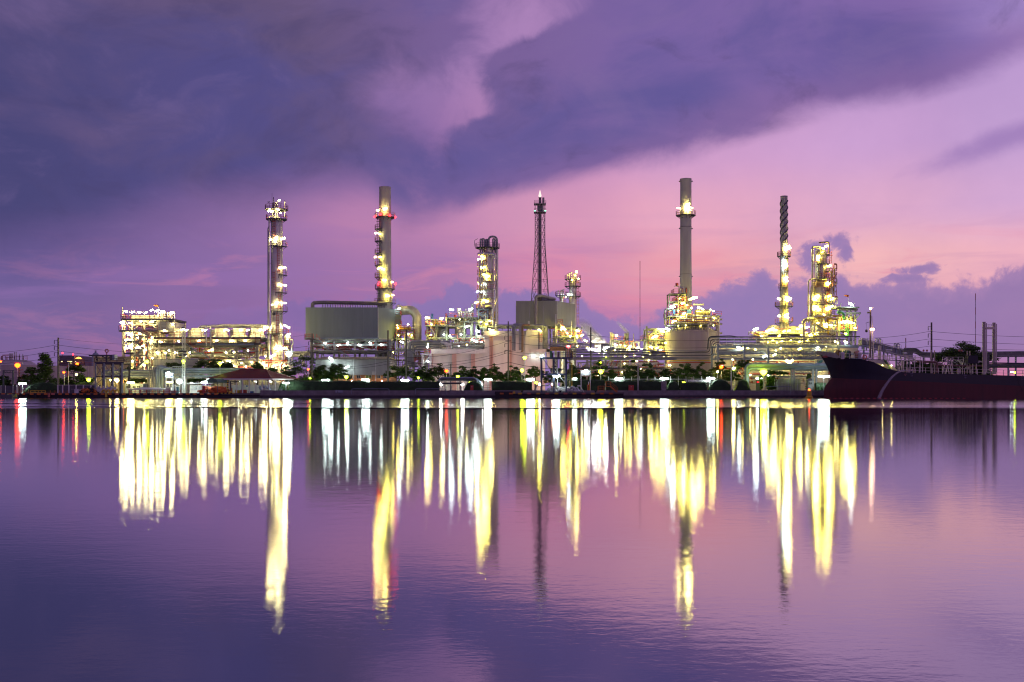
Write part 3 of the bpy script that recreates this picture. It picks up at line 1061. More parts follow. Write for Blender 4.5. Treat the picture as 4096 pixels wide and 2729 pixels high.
# left jetty with its fender face
lj = thing('jetty', 'long low jetty with black and orange fender face, lit by white lamps', 'jetty', (gq.x(520), QY - 1, 0))
JZ = gq.z(1573)
MB().box(gq.x(-420), gq.x(1042), QY - 1.2, QY + 9, JZ - 0.35, JZ).build('jetty_deck', SOIL, lj)
MB().box(gq.x(-420), gq.x(1041), QY - 0.9, QY + 0.5, -0.9, JZ - 0.36).build('jetty_face', RUBBER, lj)
x = -405
i = 0
while x < 890:
    MB().box(gq.x(x), gq.x(x + 14), QY - 1.46, QY - 1.22, gq.z(1580), JZ - 0.02).build('fender_block', ORANGE if i % 9 != 4 else PALERED, lj)
    MB().box(gq.x(x + 14.4), gq.x(x + 27.6), QY - 1.4, QY - 1.22, gq.z(1581), JZ - 0.04).build('fender_block', RUBBER, lj)
    x += 28.2
    i += 1
for i in range(9):
    x = 875 + i * 7.6
    MB().box(gq.x(x), gq.x(x + 7), QY - 1.5, QY - 1.22, gq.z(1576), JZ + 0.08).build('kerb_block', YELLOW if i % 2 == 0 else RUBBER, lj)
for x, c in ((432, YELLOW), (205, PALERED), (150, RUBBER), (115, RUBBER)):
    MB().box(gq.x(x), gq.x(x + 7), QY - 1.8, QY - 1.48, gq.z(1589), gq.z(1574)).build('fender_post', c, lj)
# low raft at the far left
rf = thing('work_raft', 'dark moored work raft with lime green frames at its deck edge', 'raft', (gq.x(25), QY - 4, 0))
gr = G(QY - 4.5)
MB().box(gr.x(-300), gr.x(60), QY - 6, QY - 3, -0.3, gr.z(1578)).build('raft_hull', DSTEEL, rf)
LIME = mat('lime_paint', (0.30, 0.42, 0.07), 0.6)
b = MB()
b.bar((gr.x(12), QY - 6.05, gr.z(1602)), (gr.x(12), QY - 6.05, gr.z(1582)), 0.18)
b.build('frame_post', LIME, rf)
MB().addf([(gr.x(62), QY - 5.6, gr.z(1589)), (gr.x(73), QY - 5.6, gr.z(1575)), (gr.x(73), QY - 5.6, gr.z(1589)), (gr.x(62), QY - 5.3, gr.z(1589)), (gr.x(73), QY - 5.3, gr.z(1575)), (gr.x(73), QY - 5.3, gr.z(1589))],
          [(0, 2, 1), (3, 4, 5), (0, 1, 4, 3), (1, 2, 5, 4), (2, 0, 3, 5)]).build('gusset', LIME, rf)
MB().bar((gr.x(38), QY - 5.6, gr.z(1578)), (gr.x(58), QY - 5.6, gr.z(1589)), 0.3).build('frame_post', LIME, rf)
MB().bar((gr.x(40), QY - 5.6, gr.z(1588)), (gr.x(58), QY - 5.6, gr.z(1577)), 0.2).build('frame_post', LIME, rf)
# centre jetty
cj = thing('jetty', 'short dark jetty under the blue loading gantry, with faded orange blocks', 'jetty', (gq.x(2230), QY - 2, 0))
MB().box(gq.x(2060), gq.x(2492), QY - 2.6, QY + 3, gq.z(1570) - 0.28, gq.z(1570)).build('jetty_deck', SOIL, cj)
MB().box(gq.x(1982), gq.x(2490), QY - 2.2, QY + 0.05, -0.9, gq.z(1570) - 0.3).build('jetty_face', RUBBER, cj)
for i in range(13):
    x = 2000 + i * 36
    c = ORANGE if i in (0, 1, 11, 12) else PALERED if i % 2 else YELLOW
    MB().box(gq.x(x), gq.x(x + 15), QY - 2.84, QY - 2.63, gq.z(1577.5), gq.z(1571.5)).build('fender_block', c, cj)
MB().box(gq.x(2052), gq.x(2061), QY - 2.9, QY - 2.3, gq.z(1575), gq.z(1566)).build('fender_block', YELLOW, cj)
MB().box(gq.x(1980), gq.x(2050), QY - 2.7, QY - 0.5, gq.z(1578), gq.z(1566)).build('timber_block', RUBBER, cj)
for px in (2088, 2380, 2240):
    MB().lathe(gq.x(px), QY - 1.8, [(0.2, gq.z(1570)), (0.2, gq.z(1566)), (0.34, gq.z(1564.5)), (0.34, gq.z(1562.5)), (0.1, gq.z(1562))], 10).build('bollard', RUBBER, cj, True)

# ================================================================== far left: tanks, office, sheds
g = G(330)
tk = thing('storage_tank', 'domed storage tank glowing orange behind a street lamp, pipework on its roof', 'tank', (g.x(62), 330, 0.95))
cx, cyy, r = g.x(62), 330, g.s(84)
MB().lathe(cx, cyy, [(r, 0.95), (r, g.z(1462)), (r * 0.66, g.z(1443)), (r * 0.3, g.z(1440)), (0.1, g.z(1439))], 32).build('shell', TANKM, tk, True)
for px, yt in ((40, 1428), (53, 1415), (61, 1415), (70, 1410), (77, 1409), (90, 1416), (103, 1418)):
    MB().tube([(g.x(px), 328, g.z(1445)), (g.x(px), 328, g.z(yt))], 0.28 if px in (53, 61) else 0.16, 8).build('vent_pipe', PALERED if px < 42 else GALV, tk, True)
ringdeck(tk, cx, cyy, r * 0.45, r * 0.62, -170, -10, g.z(1441), PALERED, t=0.1)
stair(tk, (cx - r * 0.95, 330 - r * 0.5, g.z(1462)), (cx - r * 0.3, 330 - r * 0.7, g.z(1441)), 0.8, STEEL, PALERED)
st(tk, 'roof_beam', (g.x(22), 328, g.z(1422)), (g.x(52), 328, g.z(1421)), 0.25, PALERED)
g = G(310)
wt = thing('storage_tank', 'very wide low cream tank with a railing round its roof edge', 'tank', (g.x(260), 325, 0.95))
cx, r = g.x(255), g.s(165)
MB().lathe(cx, 322, [(r, 0.95), (r, g.z(1464)), (r * 1.01, g.z(1463)), (0.1, g.z(1460))], 48).build('shell', CREAM, wt, True)
MB().rail(arc(cx, 322, r * 0.99, -172, -8, g.z(1463), 24), 1.0, 1.8, 0.08).build('railing', PALERED, wt)
for px in (274, 345, 160):
    MB().tube([(g.x(px), 309 - 0.3 + abs(px - 255) * .03, 0.95), (g.x(px), 309 - .3 + abs(px - 255) * .03, g.z(1463))], 0.18, 6).build('drain_pipe', PALERED if px == 274 else CREAM, wt)
g = G(560)
of = thing('office_building', 'dark stepped office block far beyond the tanks with a few lit windows', 'building', (g.x(285), 565, 0.95))
OFFM = mat('office_concrete', (0.16, 0.14, 0.17), 0.7)
MB().box(g.x(236), g.x(296), 560, 585, 0.95, g.z(1422)).build('tower_block', OFFM, of)
MB().box(g.x(296.2), g.x(334), 562, 585, 0.95, g.z(1437)).build('side_block', OFFM, of)
for yy in (1440, 1449, 1457):
    MB().box(g.x(238), g.x(332), 559.2, 559.95, g.z(yy) - 0.4, g.z(yy)).build('ledge', OFFM, of)
for a, b_, yy in ((246, 252, 1445), (271, 290, 1445), (281, 290, 1455), (302, 306, 1446)):
    wf = MB().box(g.x(a) - .1, g.x(b_) + .1, 559.5, 559.96, g.z(yy + 4) - .1, g.z(yy) + .1).build('window', DSTEEL, of)
    MB().box(g.x(a), g.x(b_), 559.4, 559.49, g.z(yy + 4), g.z(yy)).build('pane', L_DIM, wf)
MB().box(g.x(300), g.x(322), 560.5, 561.8, g.z(1434.5), g.z(1433)).build('roof_sign', lampmat('light_roof_sign', (1.0, 0.32, 0.05), 5.0), of)
MB().lathe(g.x(312), 561, [(1.2, g.z(1432.8)), (1.0, g.z(1430)), (0.2, g.z(1428))], 10).build('roof_emblem', lampmat('light_roof_emblem', (1.0, 0.4, 0.06), 4.0), of)
for px, yy in ((244, 1415), (286, 1420.5)):
    f = MB().tube([(g.x(px), 562, g.z(1424)), (g.x(px), 562, g.z(yy))], 0.12, 5).build('beacon_mast', DSTEEL, of)
    MB().lathe(g.x(px), 562, [(.2, g.z(yy)), (.4, g.z(yy) + .4), (.2, g.z(yy) + .8)], 6).build('beacon', L_RED, f)
g = G(282)
sh = thing('sheeted_shed', 'tall cream ribbed metal shed lit warm yellow beside the loading gantry', 'shed', (g.x(445), 290, 0.95))
MB().box(g.x(369), g.x(520), 283, 297, 0.95, g.z(1428)).build('wall', SHEETC, sh)
for i in range(26):
    x = g.x(371) + (g.x(518) - g.x(371)) * i / 25
    MB().box(x - 0.11, x + 0.11, 282.86, 282.99, 0.97, g.z(1429)).build('rib', SHEETC, sh)
MB().box(g.x(368), g.x(521), 282.7, 297.3, g.z(1428) + 0.01, g.z(1426)).build('roof', SHEETC, sh)
for px in (390, 430, 470, 508):
    floodlight(sh, (g.x(px), 280.3, g.z(1520)), L_YEL, 0.8, long=False)
g = G(320)
dm = thing('round_silo', 'small domed blue grey silo top showing over the cream shed', 'silo', (g.x(372), 322, 0.95))
MB().lathe(g.x(372), 322, [(g.s(14), 0.95), (g.s(14), g.z(1422)), (g.s(11), g.z(1415)), (g.s(5), g.z(1410)), (g.s(3), g.z(1409)), (g.s(3), g.z(1407)), (0.05, g.z(1406))], 20).build('shell', BSTEEL, dm, True)
MB().rail(arc(g.x(372), 322, g.s(3), 0, 360, g.z(1408), 8), .5, 1, .06).build('railing', GALV, dm)

# ================================================================== left yard furniture
g = G(252)
hf = thing('switch_frame', 'bare steel goal post frame with looped cables over the jetty edge', 'frame', (g.x(33), 252, 0.95))
for px in (14, 52):
    st(hf, 'post', (g.x(px), 252, .95), (g.x(px), 252, g.z(1481)), 0.3, DSTEEL)
for py in (1482, 1491.5, 1516):
    st(hf, 'beam', (g.x(14) + .15, 252, g.z(py)), (g.x(52) - .15, 252, g.z(py)), 0.16, DSTEEL)
pipe(hf, [(g.x(18), 251.8, g.z(1483)), (g.x(22), 251.8, g.z(1490)), (g.x(30), 251.8, g.z(1486)), (g.x(38), 251.8, g.z(1495)), (g.x(44), 251.8, g.z(1484))], 0.05, WIREM, .3, 'looped_cable', 5)
lamp_post('bright orange street lamp standing in front of the domed tank', G(262), 70, 1460, L_SOD, kind='globe', size=2.5)
pole('low twin crossarm pole with transformers by the orange street lamp', G(264), 77, 1474, .3, ((1480, 2.0), (1492, 2.6)), group='concrete power poles')
lamp_post('white tube lamp on a short post beside the long dark hedge', G(246), 90, 1536, L_COOL, size=1.25)
lamp_post('tall thin lamp post with an orange lamp above a yellow one by the white fence', G(247), 257, 1489, L_SOD, kind='globe', size=1.1, arm=-.1)
floodlight(bpy.data.objects['lamp_post.002'], (gq.x(257), 246.7, gq.z(1496.5)), L_YEL, 1.3, long=False)
lamp_post('unlit floodlight mast standing at the white fence', G(247), 274, 1450, GLASS, kind='tube', size=.7)
lamp_post('orange lamp on a pink lit post against the wide cream tank', G(296), 309, 1455, L_SOD, kind='globe', size=1.7)
lamp_post('yellow starry yard lamp between the hedge and the loading gantry', G(252), 355, 1519, L_LIME, kind='globe', size=1.7)
lamp_post('orange lamp just showing at the edge of the domed tank', G(300), 3, 1446, L_SOD, kind='globe', size=1.1)
g = G(258)
tree('tall conical green tree beside the power pole, the highest by the cream tank', g, 178, 1424, 1530, 92, LEAF2, 'cone', 1, 1.5)
tree('broad bushy tree between the switch frame and the tall conical tree', g, 122, 1468, 1532, 92, LEAF2, 'round', 2)
tree('dark bush at the edge of the water front under the goal post frame', G(256), 6, 1500, 1540, 80, LEAF1, 'round', 3, name='bush')
tree('low bush behind the white fence posts', G(257), 262, 1504, 1540, 80, LEAF2, 'round', 4, name='bush')
tree('low rounded bush in front of the cream ribbed shed', G(257), 335, 1497, 1540, 86, LEAF2, 'round', 5, name='bush')
tree('small flat topped tree in front of the wide cream tank', G(275), 306, 1461, 1486, 62, LEAF2, 'spread', 6)
hedge('long black looking hedge between the white tube lamp and the white fence', G(247), 96, 262, 1529, 1.8, 11, round_=True)
hedge('short rounded dark hedge behind the pile of orange floats', G(248), 294, 392, 1527, 1.8, 12, round_=True)
g = G(243)
wf = thing('white_fence', 'white posted fence with dark mesh panels behind the yellow rail', 'fence', (g.x(310), 243, .95))
for px in (232, 251, 276, 305, 334, 364, 392):
    MB().box(g.x(px) - .13, g.x(px) + .13, 242.9, 243.1, .95, g.z(1540)).build('fence_post', WHITE, wf)
for a, b_ in ((232, 251), (251, 276), (276, 305), (305, 334), (334, 364), (364, 392)):
    MB().box(g.x(a) + .14, g.x(b_) - .14, 242.98, 243.02, 1.0, g.z(1542)).build('fence_panel', DSTEEL, wf)
    MB().box(g.x(a) + .14, g.x(b_) - .14, 242.93, 243.07, g.z(1541.5), g.z(1540)).build('top_rail', WHITE, wf)
w2 = thing('mesh_fence', 'grey mesh fence at the near end of the jetty under the goal post frame', 'fence', (g.x(20), 243, .95))
for px in (-30, 2, 20, 50, 65):
    MB().tube([(g.x(px), 243.2, .95), (g.x(px), 243.2, g.z(1542))], .06, 6).build('fence_post', GALV, w2)
for a, b_ in ((-30, 2), (2, 20), (20, 50), (50, 65)):
    MB().box(g.x(a) + .07, g.x(b_) - .07, 243.19, 243.21, 1.0, g.z(1543)).build('fence_panel', DSTEEL, w2)
g = G(240.2)
yr = thing('yellow_railing', 'yellow pipe railing on the jetty edge near its far end', 'railing', (g.x(150), 240.2, JZ))
for px in (122, 140, 153, 167, 181):
    MB().tube([(g.x(px), 240.2, JZ), (g.x(px), 240.2, g.z(1562.5))], .06, 6).build('post', YELLOW, yr)
for py in (1563, 1570.5):
    MB().tube([(g.x(122), 240.2, g.z(py)), (g.x(181), 240.2, g.z(py))], .06, 6).build('rail', YELLOW, yr)
ob = thing('low_chain_rail', 'row of thin orange posts along the jetty edge', 'railing', (g.x(250), 240.3, JZ))
for px in (60, 85, 95, 112, 200, 219, 238, 254, 268):
    MB().tube([(g.x(px), 240.3, JZ), (g.x(px), 240.3, g.z(1562 if px not in (112,) else 1557))], .05, 5).build('post', ORANGE, ob)
MB().tube([(g.x(57), 240.3, g.z(1569)), (g.x(268), 240.3, g.z(1569))], .03, 4).build('chain', PALERED, ob)
bx = thing('pump_cabinet', 'plain grey steel cabinet next to the pile of orange floats', 'cabinet', (g.x(301), 240, JZ))
MB().box(g.x(299), g.x(316), 240, 241.4, JZ, g.z(1557.5)).build('body', GALV, bx)
MB().box(g.x(286), g.x(298.8), 240.2, 241.4, JZ, g.z(1559)).build('open_side', DSTEEL, bx)
MB().box(g.x(285.5), g.x(316.5), 239.95, 241.5, g.z(1557.4), g.z(1556.6)).build('lid', GALV, bx)
pl = thing('float_boom_pile', 'heap of orange and black oil boom floats on the jetty', 'oil boom', (g.x(348), 241, JZ))
q = random.Random(4)
for i in range(64):
    px = q.uniform(317, 383)
    e = 1 - ((px - 350) / 36) ** 2
    z = JZ + 0.12 + q.random() * max(.15, e) * 1.15
    a = q.uniform(0, 3.14)
    c = Vector((g.x(px), 241 + q.uniform(-.9, .9), z))
    d = Vector((math.cos(a), math.sin(a), q.uniform(-.5, .5))) * q.uniform(.25, .42)
    MB().tube([c - d, c - d * .8, c + d * .8, c + d], .16, 6).build('float', ORANGE if i % 5 < 3 else RUBBER, pl)

# ---- loading gantry
g = G(243)
lg = thing('loading_gantry', 'dark steel loading gantry with railed top deck and T shaped crane head', 'gantry', (g.x(440), 244, JZ))
xs = [g.x(v) for v in (386, 421, 456, 492)]
for y in (242.5, 247):
    for x in xs:
        st(lg, 'leg', (x, y, JZ), (x, y, g.z(1452)), .34, DSTEEL if y > 243 else BSTEEL)
for py in (1455, 1507):
    for a, b_ in zip(xs, xs[1:]):
        st(lg, 'beam', (a + .17, 242.5, g.z(py)), (b_ - .17, 242.5, g.z(py)), .28, DSTEEL)
        st(lg, 'beam', (a + .17, 247, g.z(py)), (b_ - .17, 247, g.z(py)), .28, DSTEEL)
dk = deck(lg, g.x(383), g.x(500), 242.2, 247.3, g.z(1448), DSTEEL, DSTEEL, .3, 'fblr', .75, .08)
for a, b_ in zip(xs, xs[1:]):
    st(lg, 'brace', (a, 242.45, g.z(1456)), (b_, 242.45, g.z(1506)), .14, STEEL)
    st(lg, 'brace', (b_, 242.6, g.z(1456)), (a, 242.6, g.z(1506)), .14, STEEL)
st(lg, 'brace', (xs[0], 242.5, g.z(1540)), (xs[1], 242.5, g.z(1509)), .15, STEEL)
st(lg, 'brace', (xs[2], 242.5, g.z(1540)), (xs[1], 242.5, g.z(1509)), .15, STEEL)
cr = MB().box(g.x(419), g.x(425), 243.5, 244.3, g.z(1448), g.z(1424)).build('crane_post', DSTEEL, lg)
MB().box(g.x(352), g.x(449), 243.4, 244.4, g.z(1424.5), g.z(1419)).build('crane_beam', DSTEEL, lg)
MB().box(g.x(439), g.x(449), 243.2, 244.6, g.z(1440), g.z(1424.6)).build('crane_cabinet', DSTEEL, lg)
MB().box(g.x(449.2), g.x(458), 243, 244.8, g.z(1440), g.z(1418.5)).build('control_box', BSTEEL, lg)
for s in (-1, 1):
    st(lg, 'crane_strut', (g.x(422) + s * .3, 243.9, g.z(1432)), (g.x(422) + s * 1.1, 243.9, g.z(1425)), .25, DSTEEL)
hk = MB().tube([(g.x(380), 243.8, g.z(1424)), (g.x(380), 243.8, g.z(1430)), (g.x(383), 243.8, g.z(1434)), (g.x(382), 243.8, g.z(1443))], .22, 6, .3).build('hoist_hook', RUBBER, lg, True)
bm = MB().tube([(g.x(421), 243.9, g.z(1419)), (g.x(421), 243.9, g.z(1408))], .12, 6).build('beacon_mast', PALERED, lg)
MB().tube([(g.x(421) + .35 * math.cos(i * .524), 243.9, g.z(1403) + .35 * math.sin(i * .524)) for i in range(13)], .12, 6).build('beacon_ring', PALERED, bm)
lk = thing('hose_manifold', 'cluster of silver loading hoses and valves under the dark gantry', 'hose manifold', (g.x(425), 241.5, JZ))
q = random.Random(9)
for i in range(14):
    x0 = g.x(394 + i * 5.6)
    zt = g.z(q.uniform(1543, 1552))
    pipe(lk, [(x0, 242, JZ), (x0, 242, zt - .5), (x0 + .25, 241.6, zt), (x0 + .5, 241.2, zt - .5), (x0 + .4, 241.0, JZ + .5), (x0 + .9, 240.8, JZ + .3)], .1, GALV, .25, 'hose_pipe', 6)
    MB().lathe(x0 + .1, 241.9, [(.05, zt - .35), (.2, zt - .3), (.2, zt - .16), (.05, zt - .1)], 8).build('valve_wheel', PALERED if i % 4 == 0 else GALV, lk)
for px in (422, 440, 459, 474):
    b = MB()
    b.tube([(g.x(px), 240.6, JZ + .1), (g.x(px) + .3, 240.6, JZ + .7), (g.x(px) + .75, 240.6, JZ + .75), (g.x(px) + .9, 240.6, JZ + .1)], .16, 7, .3)
    b.build('yellow_hose', YELLOW, lk, True)
for px, yy, m, lbl in ((468, 1521, L_WARM, 'starry yellow white lamp under the loading gantry'), (488, 1524, L_SOD, 'starry red orange lamp beside the loading gantry foot')):
    lamp_post(lbl, G(250), px, yy, m, kind='globe', size=1.6)
lamp_post('white tube lamp over the small blue cabin', G(247), 523, 1532, L_WARM, size=1.2)
lamp_post('small white lamp between the legs of the loading gantry', G(249), 443, 1520, L_WARM, kind='globe', size=.8)
g = G(249)
cb = thing('site_cabin', 'pale blue flat roofed site cabin with dark windows behind the white pipe', 'cabin', (g.x(535), 250, .95))
MB().box(g.x(500), g.x(571), 249, 252, .95, g.z(1536)).build('wall', mat('cabin_blue', (.30, .36, .45), .6), cb)
MB().box(g.x(498), g.x(573), 248.8, 252.2, g.z(1536) + .005, g.z(1534.5)).build('roof', BSTEEL, cb)
for px in (506, 531, 549):
    f = MB().box(g.x(px), g.x(px + 13), 248.88, 248.99, g.z(1553), g.z(1543)).build('window', GALV, cb)
    MB().box(g.x(px + .6), g.x(px + 6.1), 248.84, 248.87, g.z(1552.3), g.z(1543.7)).build('pane', GLASS, f)
    MB().box(g.x(px + 6.9), g.x(px + 12.4), 248.84, 248.87, g.z(1552.3), g.z(1543.7)).build('pane', GLASS, f)
g = G(244)
wp = thing('white_pipeline', 'long bright white pipe lying on low cradles along the jetty', 'pipeline', (g.x(590), 244, JZ))
pipe(wp, [(g.x(508), 244, g.z(1557)), (g.x(672), 244, g.z(1557))], .2, WHITE, 0, n=12)
pipe(wp, [(g.x(560), 244.6, g.z(1552)), (g.x(640), 244.6, g.z(1552))], .1, WHITE, 0)
for px in (520, 560, 600, 640):
    MB().box(g.x(px) - .15, g.x(px) + .15, 243.7, 244.9, JZ, g.z(1561)).build('cradle', CONC, wp)
rr = thing('red_railing', 'low red railing along the jetty edge in front of the white pipeline', 'railing', (g.x(600), 240.4, JZ))
for i in range(10):
    px = 540 + i * 22.5
    MB().bar((g.x(px), 240.4, JZ), (g.x(px), 240.4, g.z(1559)), .13).build('post', RED, rr)
MB().bar((g.x(540), 240.4, g.z(1566)), (g.x(742), 240.4, g.z(1566)), .08).build('rail', PALERED, rr)

# ---- blue grey pipe bridge behind the jetty
g = G(250)
pb = thing('pipe_bridge', 'blue grey pipe bridge with thick pipes running along the jetty', 'pipe bridge', (g.x(700), 251, .95))
for i, (py, r, dy, a, b_) in enumerate(((1485, .34, 0, 410, 640), (1491, .16, .8, 408, 1010), (1478, .36, 1.2, 640, 1012), (1486, .14, .6, 650, 1010), (1500, .42, .5, 412, 640), (1505, .2, 0, 415, 1005))):
    pipe(pb, [(g.x(a), 250 + dy, g.z(py + 26)), (g.x(a), 250 + dy, g.z(py)), (g.x(b_), 250 + dy, g.z(py)), (g.x(b_), 251 + dy, g.z(py + 20))], r, BSTEEL, .9, n=12)
for a in range(650, 1000, 22):
    st(pb, 'truss_brace', (g.x(a), 250, g.z(1511)), (g.x(a + 11), 250, g.z(1497)), .13, STEEL)
    st(pb, 'truss_brace', (g.x(a + 11), 250, g.z(1497)), (g.x(a + 22), 250, g.z(1511)), .13, STEEL)
for py in (1496, 1512):
    st(pb, 'truss_chord', (g.x(415), 250, g.z(py)), (g.x(1000), 250, g.z(py)), .22, STEEL)
for px in (414, 500, 585, 740, 850, 960):
    st(pb, 'support_post', (g.x(px), 251.2, .95), (g.x(px), 251.2, g.z(1496)), .3, STEEL)
for i, px in enumerate((604, 614, 621, 628)):
    pipe(pb, [(g.x(px), 249 - i * .1, .95), (g.x(px), 249 - i * .1, g.z(1470 + i)), (g.x(px + 5), 250, g.z(1470 + i))], .13, STEEL, .3)
for i, px in enumerate((634, 644, 655)):
    pipe(pb, [(g.x(px), 248.7, .95), (g.x(px), 248.7, g.z(1467 + i * 4)), (g.x(px + 24 - i * 3), 248.9, g.z(1467 + i * 4)), (g.x(px + 26), 250.4, g.z(1474))], .3, BSTEEL, .8, n=12)
for px in (694, 711, 720, 728):
    pipe(pb, [(g.x(px), 248.6, .95), (g.x(px), 248.6, g.z(1467)), (g.x(px + 30), 248.8, g.z(1467))], .09, STEEL, .5)


def jetty_sign(label, g, x0, x1, y0, y1, word, letter, m_lamp):
    t = thing('jetty_sign', label, 'sign', (g.x((x0 + x1) / 2), g.Y, .95), 'lit white jetty signs')
    MB().box(g.x(x0), g.x(x1), g.Y - .12, g.Y, g.z(y1), g.z(y0)).build('sign_board', WHITE, t)
    for px in (x0 + 1.5, x1 - 1):
        MB().box(g.x(px) - .1, g.x(px) + .1, g.Y + .02, g.Y + .2, .95, g.z(y0)).build('post', GALV, t)
    for txt, px, py, sz in ((word, x0 + 2, y1 - 2.5, .34), (letter, x1 - 8, y1 - 4, .85)):
        letters(t, txt, (g.x(px), g.Y - .14, g.z(py)), sz, BLUEP)
    floodlight(t, (g.x((x0 + x1) / 2), g.Y - 1.0, g.z(y0) + .05), m_lamp, 1.25)
    return t


jetty_sign('lit white jetty sign with the letter D, among blue grey pipes', G(245), 661, 692, 1492, 1512, 'JETTY NO', 'D', L_COOL)
jetty_sign('lit white jetty sign with the letter C, before a bright green hedge', G(243), 2323, 2362, 1482, 1502, 'JETTY NO', 'C', L_COOL)
g = G(244)
lamp_post('strong white floodlight on a post beside the lattice mast', G(243), 717, 1525, L_COOL, kind='globe', size=2.2)
lamp_post('twin yellow lamp under the lit jetty sign with the letter D', G(246), 679, 1530, L_YEL, size=.9)
cg = thing('valve_skid', 'pale green valve skid with small cages beside the lattice mast', 'skid', (g.x(712), 242, JZ))
MB().box(g.x(699), g.x(719), 241.4, 243.2, JZ, g.z(1563)).build('plinth', CONC, cg)
for px in (701, 709):
    for y in (241.6, 243):
        st(cg, 'cage_post', (g.x(px), y, g.z(1563)), (g.x(px), y, g.z(1540)), .1, GALV)
for py in (1540, 1550):
    st(cg, 'cage_rail', (g.x(701), 241.6, g.z(py)), (g.x(709), 241.6, g.z(py)), .1, GALV)
MB().lathe(g.x(721), 242, [(.3, JZ), (.3, g.z(1549)), (.15, g.z(1547))], 10).build('blue_tank', mat('teal_paint', (.08, .25, .28), .5), cg)
for px in (673, 685):
    MB().box(g.x(px), g.x(px + 10), 242, 243, JZ, g.z(1550)).build('louvre_box', CREAM, cg)
g = G(246)
lm = thing('lattice_mast', 'slim lattice floodlight mast rising from the jetty in front of the cooler block', 'mast', (g.x(735), 246, .95))
hw = g.s(4.6)
x0 = g.x(735)
for sx, sy in ((-1, -1), (1, -1), (1, 1), (-1, 1)):
    st(lm, 'mast_leg', (x0 + sx * hw, 246 + sy * hw, .95), (x0 + sx * hw, 246 + sy * hw, g.z(1312)), .11, GALV)
z = .95
i = 0
while z + .6 < g.z(1312):
    s = 1 if i % 2 else -1
    st(lm, 'lacing', (x0 - s * hw, 246 - hw, z), (x0 + s * hw, 246 - hw, z + .6), .06, GALV)
    if i % 2 == 0:
        st(lm, 'lacing', (x0 - hw, 246 + hw, z), (x0 + hw, 246 + hw, z + .6), .06, GALV)
    z += .6
    i += 1
for px, py in ((724, 1404), (742, 1404), (724, 1418), (744, 1417), (732, 1403), (737, 1310)):
    MB().box(g.x(px) - .35, g.x(px) + .35, 245.2, 245.6, g.z(py + 6), g.z(py)).build('unlit_floodlight', DSTEEL, lm)
floodlight(lm, (g.x(738), 245.2, g.z(1445)), L_LIME, 2.0, long=False)
floodlight(lm, (g.x(736), 245.4, g.z(1317)), L_WARM, .8)
lamp_post('yellow green lamp on a thin post above the awning', G(247), 880, 1453, L_LIME, kind='globe', size=1.5)
lamp_post('yellow green lamp on the stair tower side of the cooler block', G(270), 588, 1446, L_LIME, kind='globe', size=1.6)

# ---- pavilion, awning, orange heap
g = G(244)
pv = thing('pavilion', 'open boathouse with a hipped dark red tiled roof and white posts', 'pavilion', (g.x(1000), 247, .95))
zt, ze = g.z(1478), g.z(1515)
x0, x1, xr0, xr1 = g.x(832), g.x(1162), g.x(942), g.x(1050)
y0, y1, ym = 242, 253, 247.5
rb = MB()
# tiled faces: courses of tiles built as stepped strips
nst = 26
rf0 = [(x0, y0, ze), (x1 - 3.2, y0, ze), (xr1, ym, zt), (xr0, ym, zt)]
def course(b, A, B, Cc, D, n):
    A, B, Cc, D = map(Vector, (A, B, Cc, D))
    nrm = (B - A).cross(D - A).normalized()
    for i in range(n):
        f0, f1 = i / n, (i + 1) / n
        p0, p1, p2, p3 = A.lerp(D, f0), B.lerp(Cc, f0), B.lerp(Cc, f1), A.lerp(D, f1)
        up = nrm * .07
        b.addf([tuple(p0), tuple(p1), tuple(p2), tuple(p3), tuple(p0 + up), tuple(p1 + up), tuple(p2 + up * .2), tuple(p3 + up * .2)],
               [(4, 5, 6, 7), (0, 1, 5, 4), (1, 2, 6, 5), (3, 0, 4, 7)])
course(rb, (x0, y0, ze), (g.x(1093), y0, ze), (xr1, ym, zt), (xr0, ym, zt), 20)
course(rb, (g.x(1093), y0, ze), (x1, 248, ze), (xr1, ym, zt + .001), (xr1, ym, zt), 20)
course(rb, (x1, 248, ze), (x1, y1, ze), (xr1, ym, zt), (xr1 - .01, ym, zt), 6)
course(rb, (x0, y1, ze), (x0, y0, ze), (xr0, ym, zt), (xr0 - .01, ym, zt), 20)
course(rb, (x1, y1, ze), (x0, y1, ze), (xr0, ym, zt), (xr1, ym, zt), 8)
roof = rb.build('roof', ROOFM, pv)
MB().tube([(xr0, ym, zt + .05), (xr1, ym, zt + .05)], .16, 8).build('ridge_cap', ROOFM, roof, True)
MB().tube([(xr1, ym, zt + .05), (g.x(1093), y0, ze + .06)], .14, 8).build('hip_cap', ROOFM, roof, True)
MB().box(g.x(836), g.x(1093), y0 - .08, y0 - .02, ze - .28, ze + .02).build('eaves_board', WHITE, pv)
MB().bar((g.x(1094), y0, ze - .14), (x1 - .1, 247.8, ze - .14), .06, .28).build('eaves_board', WHITE, pv)
for px in (904, 927, 953, 977, 1005, 1029, 1056, 1082, 1107):
    MB().box(g.x(px) - .11, g.x(px) + .11, y0 + .3, y0 + .5, .95, ze - .29).build('post', WHITE, pv)
for px in (930, 980, 1035, 1085, 1130):
    MB().box(g.x(px) - .11, g.x(px) + .11, 251, 251.2, .95, ze - .29).build('post', WHITE, pv)
MB().box(g.x(900), g.x(1107), y0 + .36, y0 + .44, g.z(1541) - .06, g.z(1541) + .06).build('rail', GALV, pv)
MB().box(g.x(880), g.x(1148), 252, 252.2, .95, g.z(1540)).build('rear_wall', WHITE, pv)
MB().box(g.x(836), g.x(1150), 242.3, 252.4, .7, .97).build('floor', CONC, pv)
